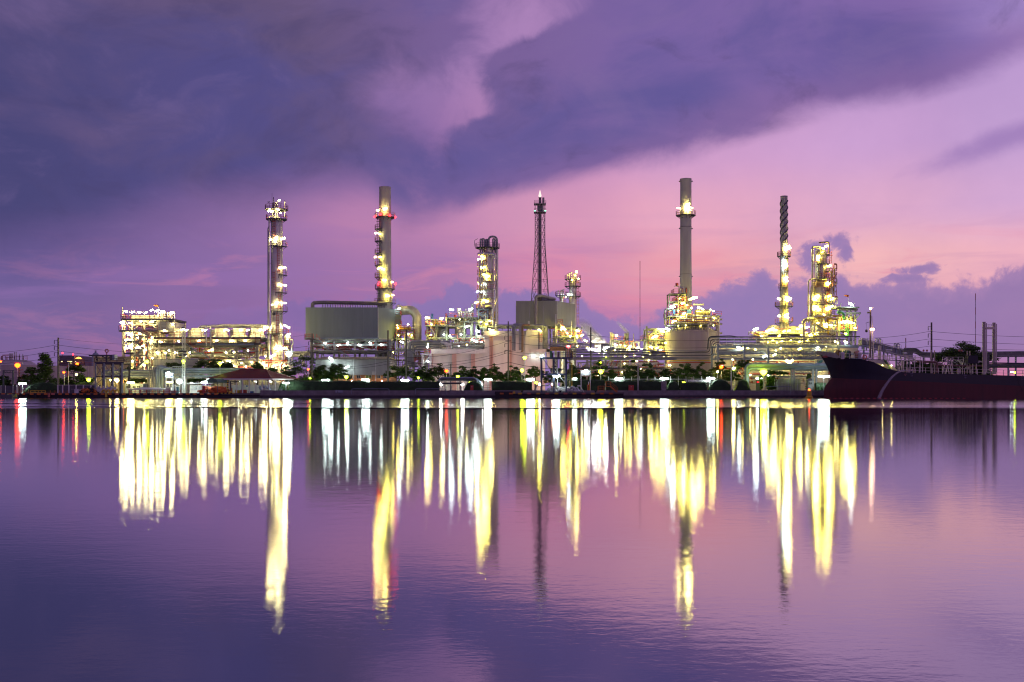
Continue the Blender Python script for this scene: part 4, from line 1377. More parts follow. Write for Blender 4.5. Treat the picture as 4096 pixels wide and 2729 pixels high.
for px, py, w_, h_, m, nm in ((923, 1560, 9, 21, ORANGE, 'drum'), (948, 1560, 16, 12, YELLOW, 'crate'), (972, 1560, 22, 14, RED, 'crate'), (985, 1547, 7, 8, BLUEP, 'drum'), (1003, 1560, 18, 8, BLUEP, 'crate'), (1122, 1560, 10, 18, DSTEEL, 'cabinet')):
    lbl = {'drum': ('upright orange drum standing in the open boathouse' if m is ORANGE else 'small round blue drum resting on a red crate in the boathouse'),
           'crate': {id(YELLOW): 'yellow crate on the boathouse floor', id(RED): 'red crate under the blue drum in the boathouse', id(BLUEP): 'low blue crate beside the red one in the boathouse'}.get(id(m), ''),
           'cabinet': 'dark cabinet at the open corner of the boathouse'}[nm]
    zb = .97 if py == 1560 else g.z(1548)
    if nm == 'drum':
        o = MB().lathe(g.x(px), 244.5, [(g.s(w_ / 2), zb), (g.s(w_ / 2), zb + g.s(h_ * .32)), (g.s(w_ / 2) * 1.06, zb + g.s(h_ * .34)), (g.s(w_ / 2), zb + g.s(h_ * .36)), (g.s(w_ / 2), zb + g.s(h_)), (g.s(w_ / 2) * .9, zb + g.s(h_) + .03)], 14).build('storage_drum', m, None, True)
        tag(o, lbl, 'drum')
    else:
        t = thing('storage_' + nm, lbl, nm, (g.x(px), 244.5, zb))
        MB().box(g.x(px - w_ / 2), g.x(px + w_ / 2), 244, 245.2, zb, zb + g.s(h_)).build('box_body', m, t)
        MB().box(g.x(px - w_ / 2) - .03, g.x(px + w_ / 2) + .03, 243.96, 245.24, zb + g.s(h_) + .005, zb + g.s(h_) + .06).build('rim', m, t)
q = random.Random(21)
for i in range(18):
    px, py = q.uniform(1033, 1078), q.uniform(1546, 1557)
    o = MB().lathe(0, 0, [(.05, -.42), (.24, -.3), (.3, 0), (.24, .3), (.05, .42)], 9)
    a, b2 = q.uniform(0, 3.1), q.uniform(-.6, .6)
    ca_, sa_, cb_, sb_ = math.cos(a), math.sin(a), math.cos(b2), math.sin(b2)
    o.v = [(g.x(px) + (vz * cb_ - vx * sb_) * ca_ - vy * sa_, 244.6 + q.uniform(0, .5) * 0 + (i % 3) * .35 + (vz * cb_ - vx * sb_) * sa_ + vy * ca_, max(1.0, g.z(py)) + vz * sb_ + vx * cb_) for vx, vy, vz in o.v]
    tag(o.build('buoy', WHITE if i % 3 else mat('pale_blue_plastic', (.42, .5, .66), .5), None, True), 'pale blue and white net buoy heaped in the open boathouse', 'buoy', 'buoys heaped in the boathouse')
lamp_post('white tube lamp at the open end of the boathouse', G(243), 1144, 1533, L_COOL, size=1.1)
for px in (940, 1010, 1070):
    floodlight(pv, (g.x(px), 247, ze - .6), L_COOL, .7)
g = G(240.5)
aw = thing('awning', 'green barrel awning on thin posts over the orange heap', 'awning', (g.x(870), 241.5, JZ))
b = MB()
xa, xb, xc = g.x(831), g.x(873), g.x(911)
n = 10
rows_ = []
for i in range(n + 1):
    th = math.pi * i / n
    px = xa + (xb - xa) * (1 - math.cos(th)) / 2
    zz = g.z(1530) + (g.z(1513) - g.z(1530)) * math.sin(th)
    rows_.append((px, zz))
vs = [(p, 239.8, z) for p, z in rows_] + [(p + (xc - xb), 243.4, z) for p, z in rows_]
vs += [(p, 239.8, z - .08) for p, z in rows_] + [(p + (xc - xb), 243.4, z - .08) for p, z in rows_]
m_ = n + 1
fs = [[i, i + 1, m_ + i + 1, m_ + i] for i in range(n)] + [[2 * m_ + i, 3 * m_ + i, 3 * m_ + i + 1, 2 * m_ + i + 1] for i in range(n)] + [list(range(n + 1)) + [2 * m_ + i for i in reversed(range(n + 1))]]
b.addf(vs, fs).build('awning_cover', AWN, aw, True)
b = MB().addf([(p, 239.82, z - .09) for p, z in rows_], [list(range(n + 1))]).build('end_panel', AWN, aw)
for px, y in ((832, 239.9), (873, 239.9), (911, 243.3)):
    MB().tube([(g.x(px), y, JZ), (g.x(px), y, g.z(1530))], .07, 6).build('post', DSTEEL, aw)
lamp_post('white lamp at the near corner of the green awning', G(241), 822, 1529, L_COOL, kind='globe', size=1.3)
oh = thing('folded_oil_boom', 'large heap of folded orange oil boom fabric under the awning', 'oil boom', (g.x(858), 241.5, JZ))
q = random.Random(5)
for i in range(46):
    px = q.uniform(806, 906)
    e = max(.15, 1 - abs((px - 856) / 56) ** 2.4)
    zz = JZ + .15 + q.random() ** .8 * e * 1.25
    y = 241.6 + q.uniform(-.9, 1.3) - (1 - zz / 3) * .6
    a = q.uniform(-.5, .5)
    L = q.uniform(.6, 1.5)
    p0 = Vector((g.x(px) - L * math.cos(a), y, zz - L * math.sin(a) * .5))
    p1 = Vector((g.x(px), y - .15, zz + q.uniform(0, .2)))
    p2 = Vector((g.x(px) + L * math.cos(a), y, zz + L * math.sin(a) * .5 - .1))
    for p in (p0, p1, p2):
        p.z = max(JZ + .13, p.z)
    MB().tube([p0, p1, p2], q.uniform(.16, .27), 6, .3).build('fold', mat('boom_orange', (.55, .12, .03), .55, 0, .35, 2.0), oh, True)
MB().box(g.x(810), g.x(820), 240.4, 241.4, JZ, g.z(1544)).build('reel_box', RED, oh)
for px, hgt in ((913, 1510), (921, 1524)):
    pass
dv = thing('davit_crane', 'small dark davit crane with a level arm standing before the boathouse', 'crane', (g.x(921), 240.6, JZ))
MB().tube([(g.x(921), 240.6, JZ), (g.x(921), 240.6, g.z(1525)), (g.x(956), 240.6, g.z(1526))], .14, 8, .2).build('crane_arm', DSTEEL, dv, True)
MB().tube([(g.x(921), 240.6, g.z(1536)), (g.x(938), 240.6, g.z(1531)), (g.x(954), 240.6, g.z(1526.5))], .06, 6).build('tie_rod', DSTEEL, dv, True)
MB().lathe(g.x(921), 240.6, [(.35, JZ), (.35, JZ + .2), (.18, JZ + .5)], 10).build('foot', YELLOW, dv)
yp = thing('striped_post', 'yellow and black post at the corner of the green awning', 'post', (g.x(912), 240.2, JZ))
for i in range(10):
    MB().lathe(g.x(912.5), 240.2, [(.14, JZ + i * .28), (.14, JZ + (i + 1) * .28 - .005)], 8).build('post_band', YELLOW if i % 2 else RUBBER, yp)
g = G(246)
fs_ = thing('workshop', 'low white walled workshop with louvres between the mast and the awning', 'building', (g.x(785), 249, .95))
MB().box(g.x(748), g.x(834), 248, 252, .95, g.z(1541)).build('wall', WHITE, fs_)
MB().box(g.x(742), g.x(850), 246.5, 252.5, g.z(1536), g.z(1532)).build('roof', SHEET, fs_)
for px in (752, 766, 786, 803):
    f = MB().box(g.x(px), g.x(px + 11), 247.85, 247.98, g.z(1560), g.z(1544)).build('louvre_window', GALV, fs_)
    for i in range(5):
        MB().box(g.x(px + .8), g.x(px + 10.2), 247.76, 247.84, g.z(1559 - i * 3), g.z(1557.4 - i * 3)).build('slat', GALV, f)
for px, py in ((766, 1530), (808, 1528)):
    floodlight(fs_, (g.x(px), 246, g.z(py + 1)), L_COOL, .7)

# ================================================================== cooler block on the left
g = G(285)
cbk = thing('cooler_block', 'brightly lit process block with big white fan drums on its long deck', 'process block', (g.x(760), 290, .95))
X = g.x
PIPES = [GALV, CLAD, CREAM, STEEL, RED, CLAD, GALV]
# long part
zs = [g.z(1437), g.z(1376), g.z(1352)]
xs = [X(v) for v in (621, 694, 753, 850, 944, 1030)]
CONCC = mat('column_concrete', (.33, .31, .26), .8, 0, .2, .6)
frame(cbk, xs, zs, 285, 296, .75, CONCC, bw=.5, brace=[(0, 1, '/'), (3, 1, '\\'), (4, 1, '\\')])
for z in (g.z(1374), g.z(1350)):
    deck(cbk, X(618), X(1048), 283.6, 297, z, RED, DSTEEL, .42, 'f', 1.15, .08, 1.4)
MB().box(X(790), X(1020), 283.3, 283.58, g.z(1382), g.z(1376)).build('edge_girder', BSTEEL, cbk)
for i, px in enumerate((692, 779, 874, 948, 1020)):
    r = g.s(25)
    cx = X(px)
    dr = MB().lathe(cx, 287.6, [(r * 1.25, g.z(1346)), (r * 1.25, g.z(1340)), (r, g.z(1336)), (r, g.z(1312)), (r * 1.03, g.z(1311)), (r * .94, g.z(1311)), (r * .9, g.z(1334))], 28, cap=False).build('fan_drum', CREAM, cbk, True)
    MB().lathe(cx, 287.6, [(r * 1.5, g.z(1349)), (r * 1.5, g.z(1346.3))], 28).build('fan_plinth', GALV, dr)
for i, px in enumerate((735, 826, 910, 984)):
    r = g.s(22)
    MB().lathe(X(px), 293.5, [(r * 1.2, g.z(1346)), (r * 1.1, g.z(1340)), (r, g.z(1332)), (r, g.z(1313)), (r * .9, g.z(1313)), (r * .8, g.z(1330))], 28, cap=False).build('fan_drum', CREAM, cbk, True)
pipe(cbk, [(X(777), 290, g.z(1330)), (X(777), 290, g.z(1302)), (X(850), 290, g.z(1300)), (X(1066), 290, g.z(1301)), (X(1066), 290, g.z(1330))], .42, CLAD, 1.0, n=12)
pipe(cbk, [(X(860), 289, g.z(1297)), (X(1040), 289, g.z(1297))], .3, CLAD, 0, n=10)
for px in (834, 851):
    pipe(cbk, [(X(px), 283.0, g.z(1385)), (X(px), 283.0, g.z(1311)), (X(px - 8 if px < 840 else px - 4), 283.2, g.z(1311)), (X(px - 9 if px < 840 else px - 5), 283.4, g.z(1318))], .16, GALV, .4)
clutter(cbk, X(622), X(1045), g.z(1370), g.z(1354), 284.6, 295, 60, PIPES, (.06, .18), 31, .35)
clutter(cbk, X(622), X(1060), g.z(1434), g.z(1384), 285.5, 295.5, 105, [GALV, CLAD, STEEL, CREAM, GREENP, CLADR, RED], (.07, .24), 32, .5)
clutter(cbk, X(796), X(1066), g.z(1500), g.z(1436), 285, 295, 70, [CREAM, CLAD, GALV, RED, STEEL], (.07, .22), 33, .6)
for a, b_, py, r, yy in ((660, 760, 1386, .4, 286), (800, 900, 1400, .5, 292), (905, 1000, 1415, .45, 290), (1010, 1060, 1412, .7, 288)):
    hdrum(cbk, X(a), X(b_), yy, g.z(py), r, CLAD, 'drum')
stair(cbk, (X(753), 283, g.z(1376)), (X(800), 283, g.z(1412)), .9, BSTEEL, RED)
stair(cbk, (X(816), 283, g.z(1412)), (X(846), 283, g.z(1438)), .9, BSTEEL, RED)
deck(cbk, X(799), X(817), 282.8, 284.6, g.z(1412), RED, STEEL, .15, 'f', 1.1)
sw = MB().box(X(621), X(796), 284.4, 284.8, .95, g.z(1437)).build('sheet_wall', SHEET, cbk)
for i in range(30):
    x = X(622) + (X(795) - X(622)) * i / 29
    MB().box(x - .1, x + .1, 284.26, 284.39, 1.0, g.z(1437.5)).build('sheet_rib', SHEET, sw)
for px, py in ((632, 1411), (664, 1412), (672, 1413), (704, 1411), (762, 1411), (838, 1404), (850, 1399), (906, 1410), (938, 1409), (648, 1368), (720, 1366), (800, 1364), (870, 1363), (930, 1364), (985, 1363),
               (896, 1449), (915, 1445), (924, 1448), (968, 1452), (1008, 1449), (1040, 1452), (1056, 1455), (1070, 1462), (940, 1464), (985, 1466), (860, 1452)):
    floodlight(cbk, (X(px), 283.6 + random.uniform(-.3, 1.2), g.z(py)), L_HOT, 1.15, long=py < 1400)
for px in (664, 732, 752, 817, 828, 905, 915, 968, 995, 1046, 1060):
    floodlight(cbk, (X(px), 283.9, g.z(1321)), L_HOT, 1.2)
# tall part
zs = [g.z(1390), g.z(1355), g.z(1323), g.z(1277)]
xs = [X(v) for v in (499, 533, 580, 640, 699)]
frame(cbk, xs, zs, 284.5, 294, .45, CREAM, brace=[(0, 3, '\\'), (1, 3, '/'), (2, 3, '\\'), (0, 1, 'x'), (2, 0, '/')])
for z, a, b_ in ((g.z(1277), 493, 703), (g.z(1323), 485, 640), (g.z(1366), 505, 546), (g.z(1412), 505, 548)):
    deck(cbk, X(a), X(b_), 283.2, 294.5, z, RED, DSTEEL, .35, 'fl', 1.2, .085, 1.3)
lv = MB().box(X(631), X(699), 283.7, 294, g.z(1322), g.z(1289)).build('louvre_housing', CREAM, cbk)
for i in range(5):
    for a, b_ in ((632, 647), (653, 671), (676, 698)):
        MB().box(X(a), X(b_), 283.45, 283.69, g.z(1321 - i * 6.4), g.z(1316 - i * 6.4)).build('louvre', SHEET, lv)
hdrum(cbk, X(510), X(640), 288, g.z(1266), .55, CREAM, 'drum')
hdrum(cbk, X(520), X(610), 286, g.z(1291), .75, CLAD, 'drum')
for i, px in enumerate((633, 640, 650, 661, 672, 684)):
    pipe(cbk, [(X(px), 285 + i % 2, g.z(1288)), (X(px), 285 + i % 2, g.z(1252 - (i % 3) * 2)), (X(px + 9), 285 + i % 2, g.z(1252 - (i % 3) * 2)), (X(px + 9), 285 + i % 2, g.z(1272))], .2, CLAD, .5, n=10)
for px in (495.5, 500, 504):
    pipe(cbk, [(X(px), 284, .95), (X(px), 284, g.z(1330)), (X(px), 284, g.z(1229 if px < 500 else 1262))], .17, CREAM, 0)
for x in (506, 520, 534, 548):
    MB().box(X(x), X(x) + .5, 288, 288.5, .95, g.z(1330)).build('tall_duct', CREAM, cbk)
clutter(cbk, X(502), X(698), g.z(1320), g.z(1282), 284.5, 293, 55, PIPES, (.06, .18), 34, .5)
clutter(cbk, X(503), X(620), g.z(1540), g.z(1328), 284.6, 293, 120, [CREAM, RED, CLAD, RED, GALV, CREAM, CLAD], (.07, .22), 35, .7)
drum(cbk, X(527), 287, .95, g.z(1405), g.s(9), CLAD)
MB().box(X(503), X(620), 293.5, 293.9, .95, g.z(1330)).build('back_wall', CREAM, cbk)
for i in range(16):
    floodlight(cbk, (X(508 + (i % 4) * 34), 291.6, g.z(1345 + (i // 4) * 42 + (i % 2) * 14)), L_HOT, 1.1, long=False)  # inner lamps added to make the back wall glow
for i in range(12):
    floodlight(cbk, (X(640 + i * 36), 292.5, g.z(1398 + (i % 3) * 12)), L_HOT, 1.0, long=False)  # more inner lamps added for glow in the long part
MB().box(X(800), X(1060), 296.5, 297, .95, g.z(1442)).build('back_wall', CREAM, cbk)  # wall added to catch the lamp glow in the lower bays
# stair tower in front of it
stt = [X(550), X(602)]
lv_ = [1349, 1374, 1399, 1424, 1449, 1474]
for x in stt:
    st(cbk, 'tower_post', (x, 282.6, .95), (x, 282.6, g.z(1326)), .32, STEEL)
for i, py in enumerate(lv_):
    st(cbk, 'tower_beam', (stt[0] + .17, 282.6, g.z(py)), (stt[1] - .17, 282.6, g.z(py)), .3, STEEL)
    if i < len(lv_) - 1:
        a, b_ = (stt[1], stt[0]) if i % 2 == 0 else (stt[0], stt[1])
        s = 1 if a > b_ else -1
        stair(cbk, (a - s * 1.0, 281.5, g.z(py)), (b_ + s * .8, 281.5, g.z(lv_[i + 1])), .9, STEEL, RED)
stair(cbk, (X(572), 282, g.z(1324)), (X(612), 282, g.z(1350)), .9, STEEL, RED)
for i, (px, py) in enumerate(((509, 1247), (536, 1249), (562, 1250), (589, 1252), (612, 1241), (635, 1244), (656, 1246), (693, 1251))):
    floodlight(cbk, (X(px), 284, g.z(py)), L_HOT, 1.45, pole=(X(px) + (-.8 if i < 4 else .8), 284, g.z(1268)))
for px, py, s in ((498, 1293, 1.5), (531, 1294, 1.1), (573, 1287, 1.1), (617, 1290, 1.5), (700, 1299, 1.0)):
    floodlight(cbk, (X(px), 283, g.z(py)), L_HOT, s)
for px, py in ((520, 1334), (531, 1342), (524, 1384), (535, 1380), (512, 1392), (566, 1388), (574, 1384), (568, 1436), (524, 1444), (538, 1446), (520, 1462), (566, 1336), (590, 1400), (560, 1350), (585, 1460), (512, 1360), (612, 1366), (604, 1500), (545, 1500), (570, 1520)):
    floodlight(cbk, (X(px), 283.2 + random.random(), g.z(py)), L_HOT, 1.2, long=py % 2 == 0)
windsock(cbk, g, 624, 1222, 2)

# ================================================================== tall lit column at the end of the cooler block
g = G(289)
X = g.x
tc_ = thing('distillation_column', 'tallest lit silvery column with red railed platforms at the end of the fan drums', 'column', (X(1106.5), 289, .95))
cx, cyy, r = X(1106.5), 289, g.s(23)
MB().lathe(cx, cyy, [(r * 1.02, .95), (r * 1.02, g.z(1480)), (r * .8, g.z(1470)), (r * .8, g.z(1412)), (r, g.z(1404)), (r, g.z(882)), (r * .85, g.z(874)), (r * .4, g.z(870)), (.1, g.z(869))], 32).build('shell', CLAD, tc_, True)
for py in list(range(905, 1400, 27)):
    MB().lathe(cx, cyy, [(r * 1.0, g.z(py + 1.2)), (r * 1.035, g.z(py + 1)), (r * 1.035, g.z(py)), (r * 1.0, g.z(py) + .05)], 32, cap=False).build('ring_band', GALV, tc_, True)
ringdeck(tc_, cx, cyy, r * .5, g.s(46), 0, 359, g.z(839))
ringdeck(tc_, cx, cyy, r, g.s(42), 0, 359, g.z(878))
ringdeck(tc_, cx, cyy, r, g.s(42), -115, 15, g.z(987))
ringdeck(tc_, cx, cyy, r, g.s(42), -62, 20, g.z(1101))
ringdeck(tc_, cx, cyy, r, g.s(42), -85, 20, g.z(1172))
ringdeck(tc_, cx, cyy, r, g.s(43), -110, 20, g.z(1246))
ringdeck(tc_, cx, cyy, r, g.s(48), -175, 15, g.z(1337))
for dx, z0, z1 in ((-4, 962, 878), (14, 1095, 990), (-4, 1165, 1085), (16, 1240, 1176), (10, 1335, 1250), (4, 1455, 1340)):
    ladder(tc_, X(1106.5 + dx), cyy - math.sqrt(max(.1, r * r - g.s(dx) ** 2)) - .35, g.z(z0), g.z(z1), RED, .62, .08)
pipe(tc_, [(cx - r - .5, 288, .95), (cx - r - .5, 288, g.z(916)), (cx - r - .25, 288, g.z(910)), (cx - r - .25, 288, g.z(880))], .2, STEEL, .5)
pipe(tc_, [(cx - r - .1, 287.4, .95), (cx - r - .1, 287.4, g.z(870)), (cx - .3, 287.6, g.z(868))], .18, CLAD, .5)
pipe(tc_, [(cx + r + .2, 287.8, g.z(1500)), (cx + r + .2, 287.8, g.z(1100)), (cx + r + .2, 287.8, g.z(885))], .16, CLAD, .4)
for py in (930, 985, 1055, 1230):
    st(tc_, 'pipe_bracket', (cx - r - .6, 288, g.z(py)), (cx - r * .5, 288.3, g.z(py)), .12, DSTEEL)
for px, yt, rr in ((1095, 790, .11), (1093, 812, .2), (1104, 815, .26), (1112, 808, .18), (1141, 803, .16), (1089.5, 774, .04)):
    MB().tube([(X(px), 288.6, g.z(870)), (X(px), 288.6, g.z(yt))], rr, 7).build('vent_pipe', CLAD if rr > .15 else DSTEEL, tc_, True)
pipe(tc_, [(X(1103), 287.8, g.z(838)), (X(1103), 287.8, g.z(814)), (X(1110), 287.8, g.z(814)), (X(1112), 287.8, g.z(838))], .24, CLAD, .8, n=10)
MB().lathe(X(1101), cyy - r - .02, [(.01, 0), (.01, 0)], 4)
b = MB()
b.lathe(0, 0, [(.42, -.1), (.42, .1), (.34, .16), (.05, .17)], 14)
b.v = [(X(1101) + vx, cyy - r * .98 - vz, g.z(1258) + vy) for vx, vy, vz in b.v]
b.build('manhole', DSTEEL, tc_)
for px, py, s, pl_ in ((1079, 845, 1.35, 0), (1118, 844, 1.35, 0), (1096, 852, 1.2, 0), (1128, 856, 1, 0), (1124, 807, .9, 1), (1078, 810, .9, 2), (1113, 955, 1.25, 0), (1137, 954, 1.3, 1), (1092, 963, .8, 0),
                       (1139, 1071, 1.3, 1), (1127, 1075, .8, 0), (1141, 1142, 1.2, 1), (1126, 1140, .8, 0), (1116, 1213, 1.4, 0), (1140, 1213, 1.3, 1), (1098, 1222, .7, 0),
                       (1142, 1303, 1.2, 1), (1155, 1310, 1.2, 1), (1155, 1338, 1.7, 0), (1072, 1313, 1.4, 0), (1062, 1309, 1.2, 0),
                       (1112, 1394, 1.6, 0), (1122, 1397, 1.4, 0), (1141, 1393, 1.5, 0), (1083, 1428, 1.4, 0), (1103, 1423, 1.2, 0), (1133, 1458, 1.8, 0), (1132, 1470, 1.8, 0), (1060, 1460, 1.8, 0), (1074, 1458, 1.5, 0), (1110, 1462, 1.2, 0), (1120, 1500, 1.3, 0), (1085, 1500, 1.3, 0)):
    if py < 805 or pl_ == 2:
        m = GLASS
    else:
        m = L_HOT
    dxm = abs(X(px) - cx)
    yf = cyy - math.sqrt(max(0, r * r - dxm * dxm)) - (1.1 if dxm < r else .5)
    floodlight(tc_, (X(px), yf, g.z(py)), m, s, pole=(X(px) + (.5 if pl_ == 1 else -.5), yf, g.z(py + 26)) if pl_ else None)
# smaller column just beside it
sc = thing('distillation_column', 'short lit column with red platforms leaning against the tallest column', 'column', (X(1146), 290.5, .95))
cx2, r2 = X(1146), g.s(13)
MB().lathe(cx2, 290, [(r2, .95), (r2, g.z(1345)), (r2 * .6, g.z(1338)), (.1, g.z(1336))], 24).build('shell', CLAD, sc, True)
for py in (1372, 1400, 1438, 1470):
    ringdeck(sc, cx2, 290, r2, g.s(24), -150, 20, g.z(py))
pipe(sc, [(X(1168), 289, g.z(1500)), (X(1168), 289, g.z(1382)), (X(1172), 289, g.z(1378)), (X(1172), 289, g.z(1359)), (X(1160), 289, g.z(1359))], .16, CLAD, .4)
ladder(sc, cx2 - .3, 288.7, g.z(1500), g.z(1372), RED, .6, .08)
clutter(sc, X(1060), X(1165), g.z(1540), g.z(1440), 285.5, 288.5, 40, [CREAM, RED, CLAD, GALV], (.07, .2), 37, .6)
lamp_post('piercing white starry lamp between the tallest column and the big grey box', G(262), 1156, 1415, L_COOL, kind='globe', size=2.6)

# ================================================================== big grey furnace box
g = G(294)
X = g.x
fb = thing('furnace', 'big plain grey box furnace raised on steel legs, the larger of the two grey boxes', 'furnace', (X(1400), 305, .95))
xa, xm, xb = X(1222), X(1512), X(1592)
yb0, yb1 = 294, 318.0
zt, zb = g.z(1230), g.z(1351)
# front skin in separate plates, then the end wall going back
n = 5
for i in range(n):
    a, b_ = xa + (xm - xa) * i / n, xa + (xm - xa) * (i + 1) / n
    MB().box(a + .012, b_ - .012, yb0, yb0 + .3, zb, zt).build('front_plate', BOXM, fb)
sk = (xb - xm)
for i in range(2):
    a0, a1 = i / 2, (i + 1) / 2
    p0 = (xm + sk * a0, yb0 + .02 + 9 * a0)
    p1 = (xm + sk * a1, yb0 + .02 + 9 * a1)
    MB().addf([(p0[0], p0[1], zb - .3 * a0), (p1[0], p1[1], zb - .3 * a1), (p1[0], p1[1], zt), (p0[0], p0[1], zt),
               (p0[0] - .2, p0[1] + .2, zb), (p1[0] - .2, p1[1] + .2, zb), (p1[0] - .2, p1[1] + .2, zt), (p0[0] - .2, p0[1] + .2, zt)],
              [(0, 1, 2, 3), (4, 7, 6, 5), (0, 4, 5, 1), (3, 2, 6, 7), (0, 3, 7, 4), (1, 5, 6, 2)]).build('side_plate', BOXM, fb)
MB().addf([(xa, yb0 + .05, zt - .1), (xm, yb0 + .05, zt - .1), (xb, yb0 + 9, zt - .1), (xb, yb1, zt - .1), (xa, yb1, zt - .1), (xa, yb0 + .05, zt - .3), (xm, yb0 + .05, zt - .3), (xb, yb0 + 9, zt - .3), (xb, yb1, zt - .3), (xa, yb1, zt - .3)],
          [(0, 1, 2, 3, 4), (9, 8, 7, 6, 5), (0, 5, 6, 1), (2, 1, 6, 7), (3, 2, 7, 8), (4, 3, 8, 9), (0, 4, 9, 5)]).build('roof', BOXM, fb)
MB().addf([(xa, yb0 + .31, zb + .1), (xa, yb1, zb + .1), (xb, yb1, zb + .1), (xb, yb0 + 9.3, zb + .1), (xm, yb0 + .31, zb + .1), (xa, yb0 + .31, zt - .4), (xa, yb1, zt - .4)],
          [(0, 1, 2, 3, 4), (0, 5, 6, 1)]).build('floor', BOXM, fb)
MB().bar((xa - .1, yb0 - .1, zb - .15), (xm + .1, yb0 - .1, zb - .15), .4, .3).build('base_beam', BSTEEL, fb)
MB().bar((xm + .1, yb0 - .05, zb - .17), (xb + .1, yb0 + 8.9, zb - .4), .4, .3).build('base_beam', STEEL, fb)
MB().bar((xm, yb0 - .06, zb), (xm, yb0 - .06, zt), .16).build('corner_post', GALV, fb)
pipe(fb, [(X(1245), 296, g.z(1229)), (X(1245), 296, g.z(1210)), (X(1282), 297, g.z(1206)), (X(1532), 303, g.z(1204))], g.s(7.5), mat('dark_header', (.15, .14, .14), .5), 1.6, 'header_pipe', 14)
for i in range(26):
    px = 1283 + i * 9.6
    yy = 297 + 6 * (px - 1282) / 250
    MB().tube([(X(px), yy, g.z(1213)), (X(px + 2), yy - .5, g.z(1219)), (X(px + 2), yy - .6, g.z(1230))], .15, 5).build('riser_tube', STEEL, fb, True)
# hoppers and structure below
for px in (1268, 1340, 1412, 1484):
    MB().addf([(X(px - 33), 294.5, zb - .3), (X(px + 33), 294.5, zb - .3), (X(px + 33), 304, zb - .3), (X(px - 33), 304, zb - .3), (X(px - 22), 296, zb - 1.3), (X(px + 22), 296, zb - 1.3), (X(px + 22), 303, zb - 1.3), (X(px - 22), 303, zb - 1.3)],
              [(0, 1, 2, 3), (7, 6, 5, 4), (0, 4, 5, 1), (1, 5, 6, 2), (2, 6, 7, 3), (3, 7, 4, 0)]).build('hopper', GSTEEL, fb)
xs = [X(v) for v in (1242, 1334, 1418, 1502, 1560)]
frame(fb, xs, [g.z(1404), g.z(1376), g.z(1357)], 295, 304, .55, STEEL, brace=[(0, 0, '^'), (1, 0, '^'), (2, 0, '^'), (3, 0, '^'), (0, 1, '/'), (2, 1, '\\')])
dk_ = deck(fb, X(1225), X(1575), 293.6, 304, g.z(1402), RED, STEEL, .3, 'f', 1.15, .075, 1.5)
deck(fb, X(1222), X(1258), 292.6, 295, g.z(1355), RED, DSTEEL, .3, 'fl', 1.2, .08)
stair(fb, (X(1268), 293, g.z(1352)), (X(1320), 293, g.z(1402)), .9, BSTEEL, RED)
stair(fb, (X(1360), 293, g.z(1402)), (X(1398), 293, g.z(1430)), .9, BSTEEL, RED)
stair(fb, (X(1380), 292.6, g.z(1432)), (X(1352), 292.6, g.z(1458)), .9, BSTEEL, RED)
clutter(fb, X(1240), X(1570), g.z(1401), g.z(1365), 295.5, 303, 60, [GALV, STEEL, CLAD, RED], (.06, .2), 41, .45)
MB().box(X(1288), X(1293), 294.2, 294.6, g.z(1398), g.z(1388)).build('red_box', RED, fb)
for px, py in ((1353, 1380), (1438, 1379), (1524, 1378), (1300, 1373), (1390, 1371), (1480, 1371)):
    floodlight(fb, (X(px), 294.3, g.z(py)), L_COOL, 1.15)
floodlight(fb, (X(1605), 294.6, g.z(1367)), L_COOL, 1.4)
for px in (1245, 1263):
    pipe(fb, [(X(px), 297, g.z(1440)), (X(px), 297, g.z(1358))], .3, CLAD, 0, n=10)
# stack of the furnace
g = G(306)
X = g.x
sk1 = thing('chimney_stack', 'thick grey chimney rising behind the larger grey box, red lamps on its upper platform', 'chimney', (X(1541), 306, .95))
cx = X(1540)
prof = [(g.s(31), .95), (g.s(31), g.z(1240)), (g.s(25.5), g.z(1100)), (g.s(23), g.z(758)), (g.s(23.6), g.z(757)), (g.s(23.6), g.z(749)), (g.s(20), g.z(749)), (g.s(20), g.z(760))]
MB().lathe(cx, 306, prof, 36, cap=False).build('shell', STACKM, sk1, True)
def rad1(py): return g.s(23 + 2.5 * max(0, (py - 758) / 342))
for py in (793, 838, 893, 925, 970, 1014, 1056, 1076, 1100, 1128):
    rr = rad1(py)
    MB().lathe(cx, 306, [(rr, g.z(py + 1.5)), (rr * 1.03, g.z(py + 1.3)), (rr * 1.03, g.z(py)), (rr, g.z(py) + .05)], 36, cap=False).build('ring_band', STACKM, sk1, True)
ringdeck(sk1, cx, 306, rad1(868), g.s(41), 0, 359, g.z(870), PALERED)
ringdeck(sk1, cx, 306, rad1(1150), g.s(40), 0, 359, g.z(1156), PALERED)
ringdeck(sk1, cx, 306, rad1(1150) * 1.1, g.s(44), -180, 0, g.z(1213), PALERED)
for py in (918, 967, 1015, 1064, 1110):
    ringdeck(sk1, cx, 306, rad1(py), g.s(41), 150 + 12, 250, g.z(py), PALERED)
ladder(sk1, cx - rad1(1000) * .93, 303.9, g.z(1225), g.z(872), DSTEEL, .7, .1)
for px, py, s in ((1543, 832, 0.0), (1511, 842, 1.25), (1505, 933, 1.25), (1521, 940, 1.1), (1502, 1028, 1.1), (1524, 1032, 1.2), (1521, 1076, 1.7), (1536, 1080, 1.6), (1542, 1124, 1.7), (1567, 1128, 1.3), (1554, 1186, 1.7), (1572, 1180, 1.1), (1545, 842, 1.8)):
    if s:
        d_ = abs(X(px) - cx)
        rr = rad1(py)
        yf = 306 - math.sqrt(max(0, rr * rr - d_ * d_)) - (1.1 if d_ < rr else .3)
        floodlight(sk1, (X(px), yf, g.z(py)), L_YEL if py > 1000 else L_WARM, s, pole=(X(px) - .3, yf, g.z(py + 24)) if d_ > rr else None)
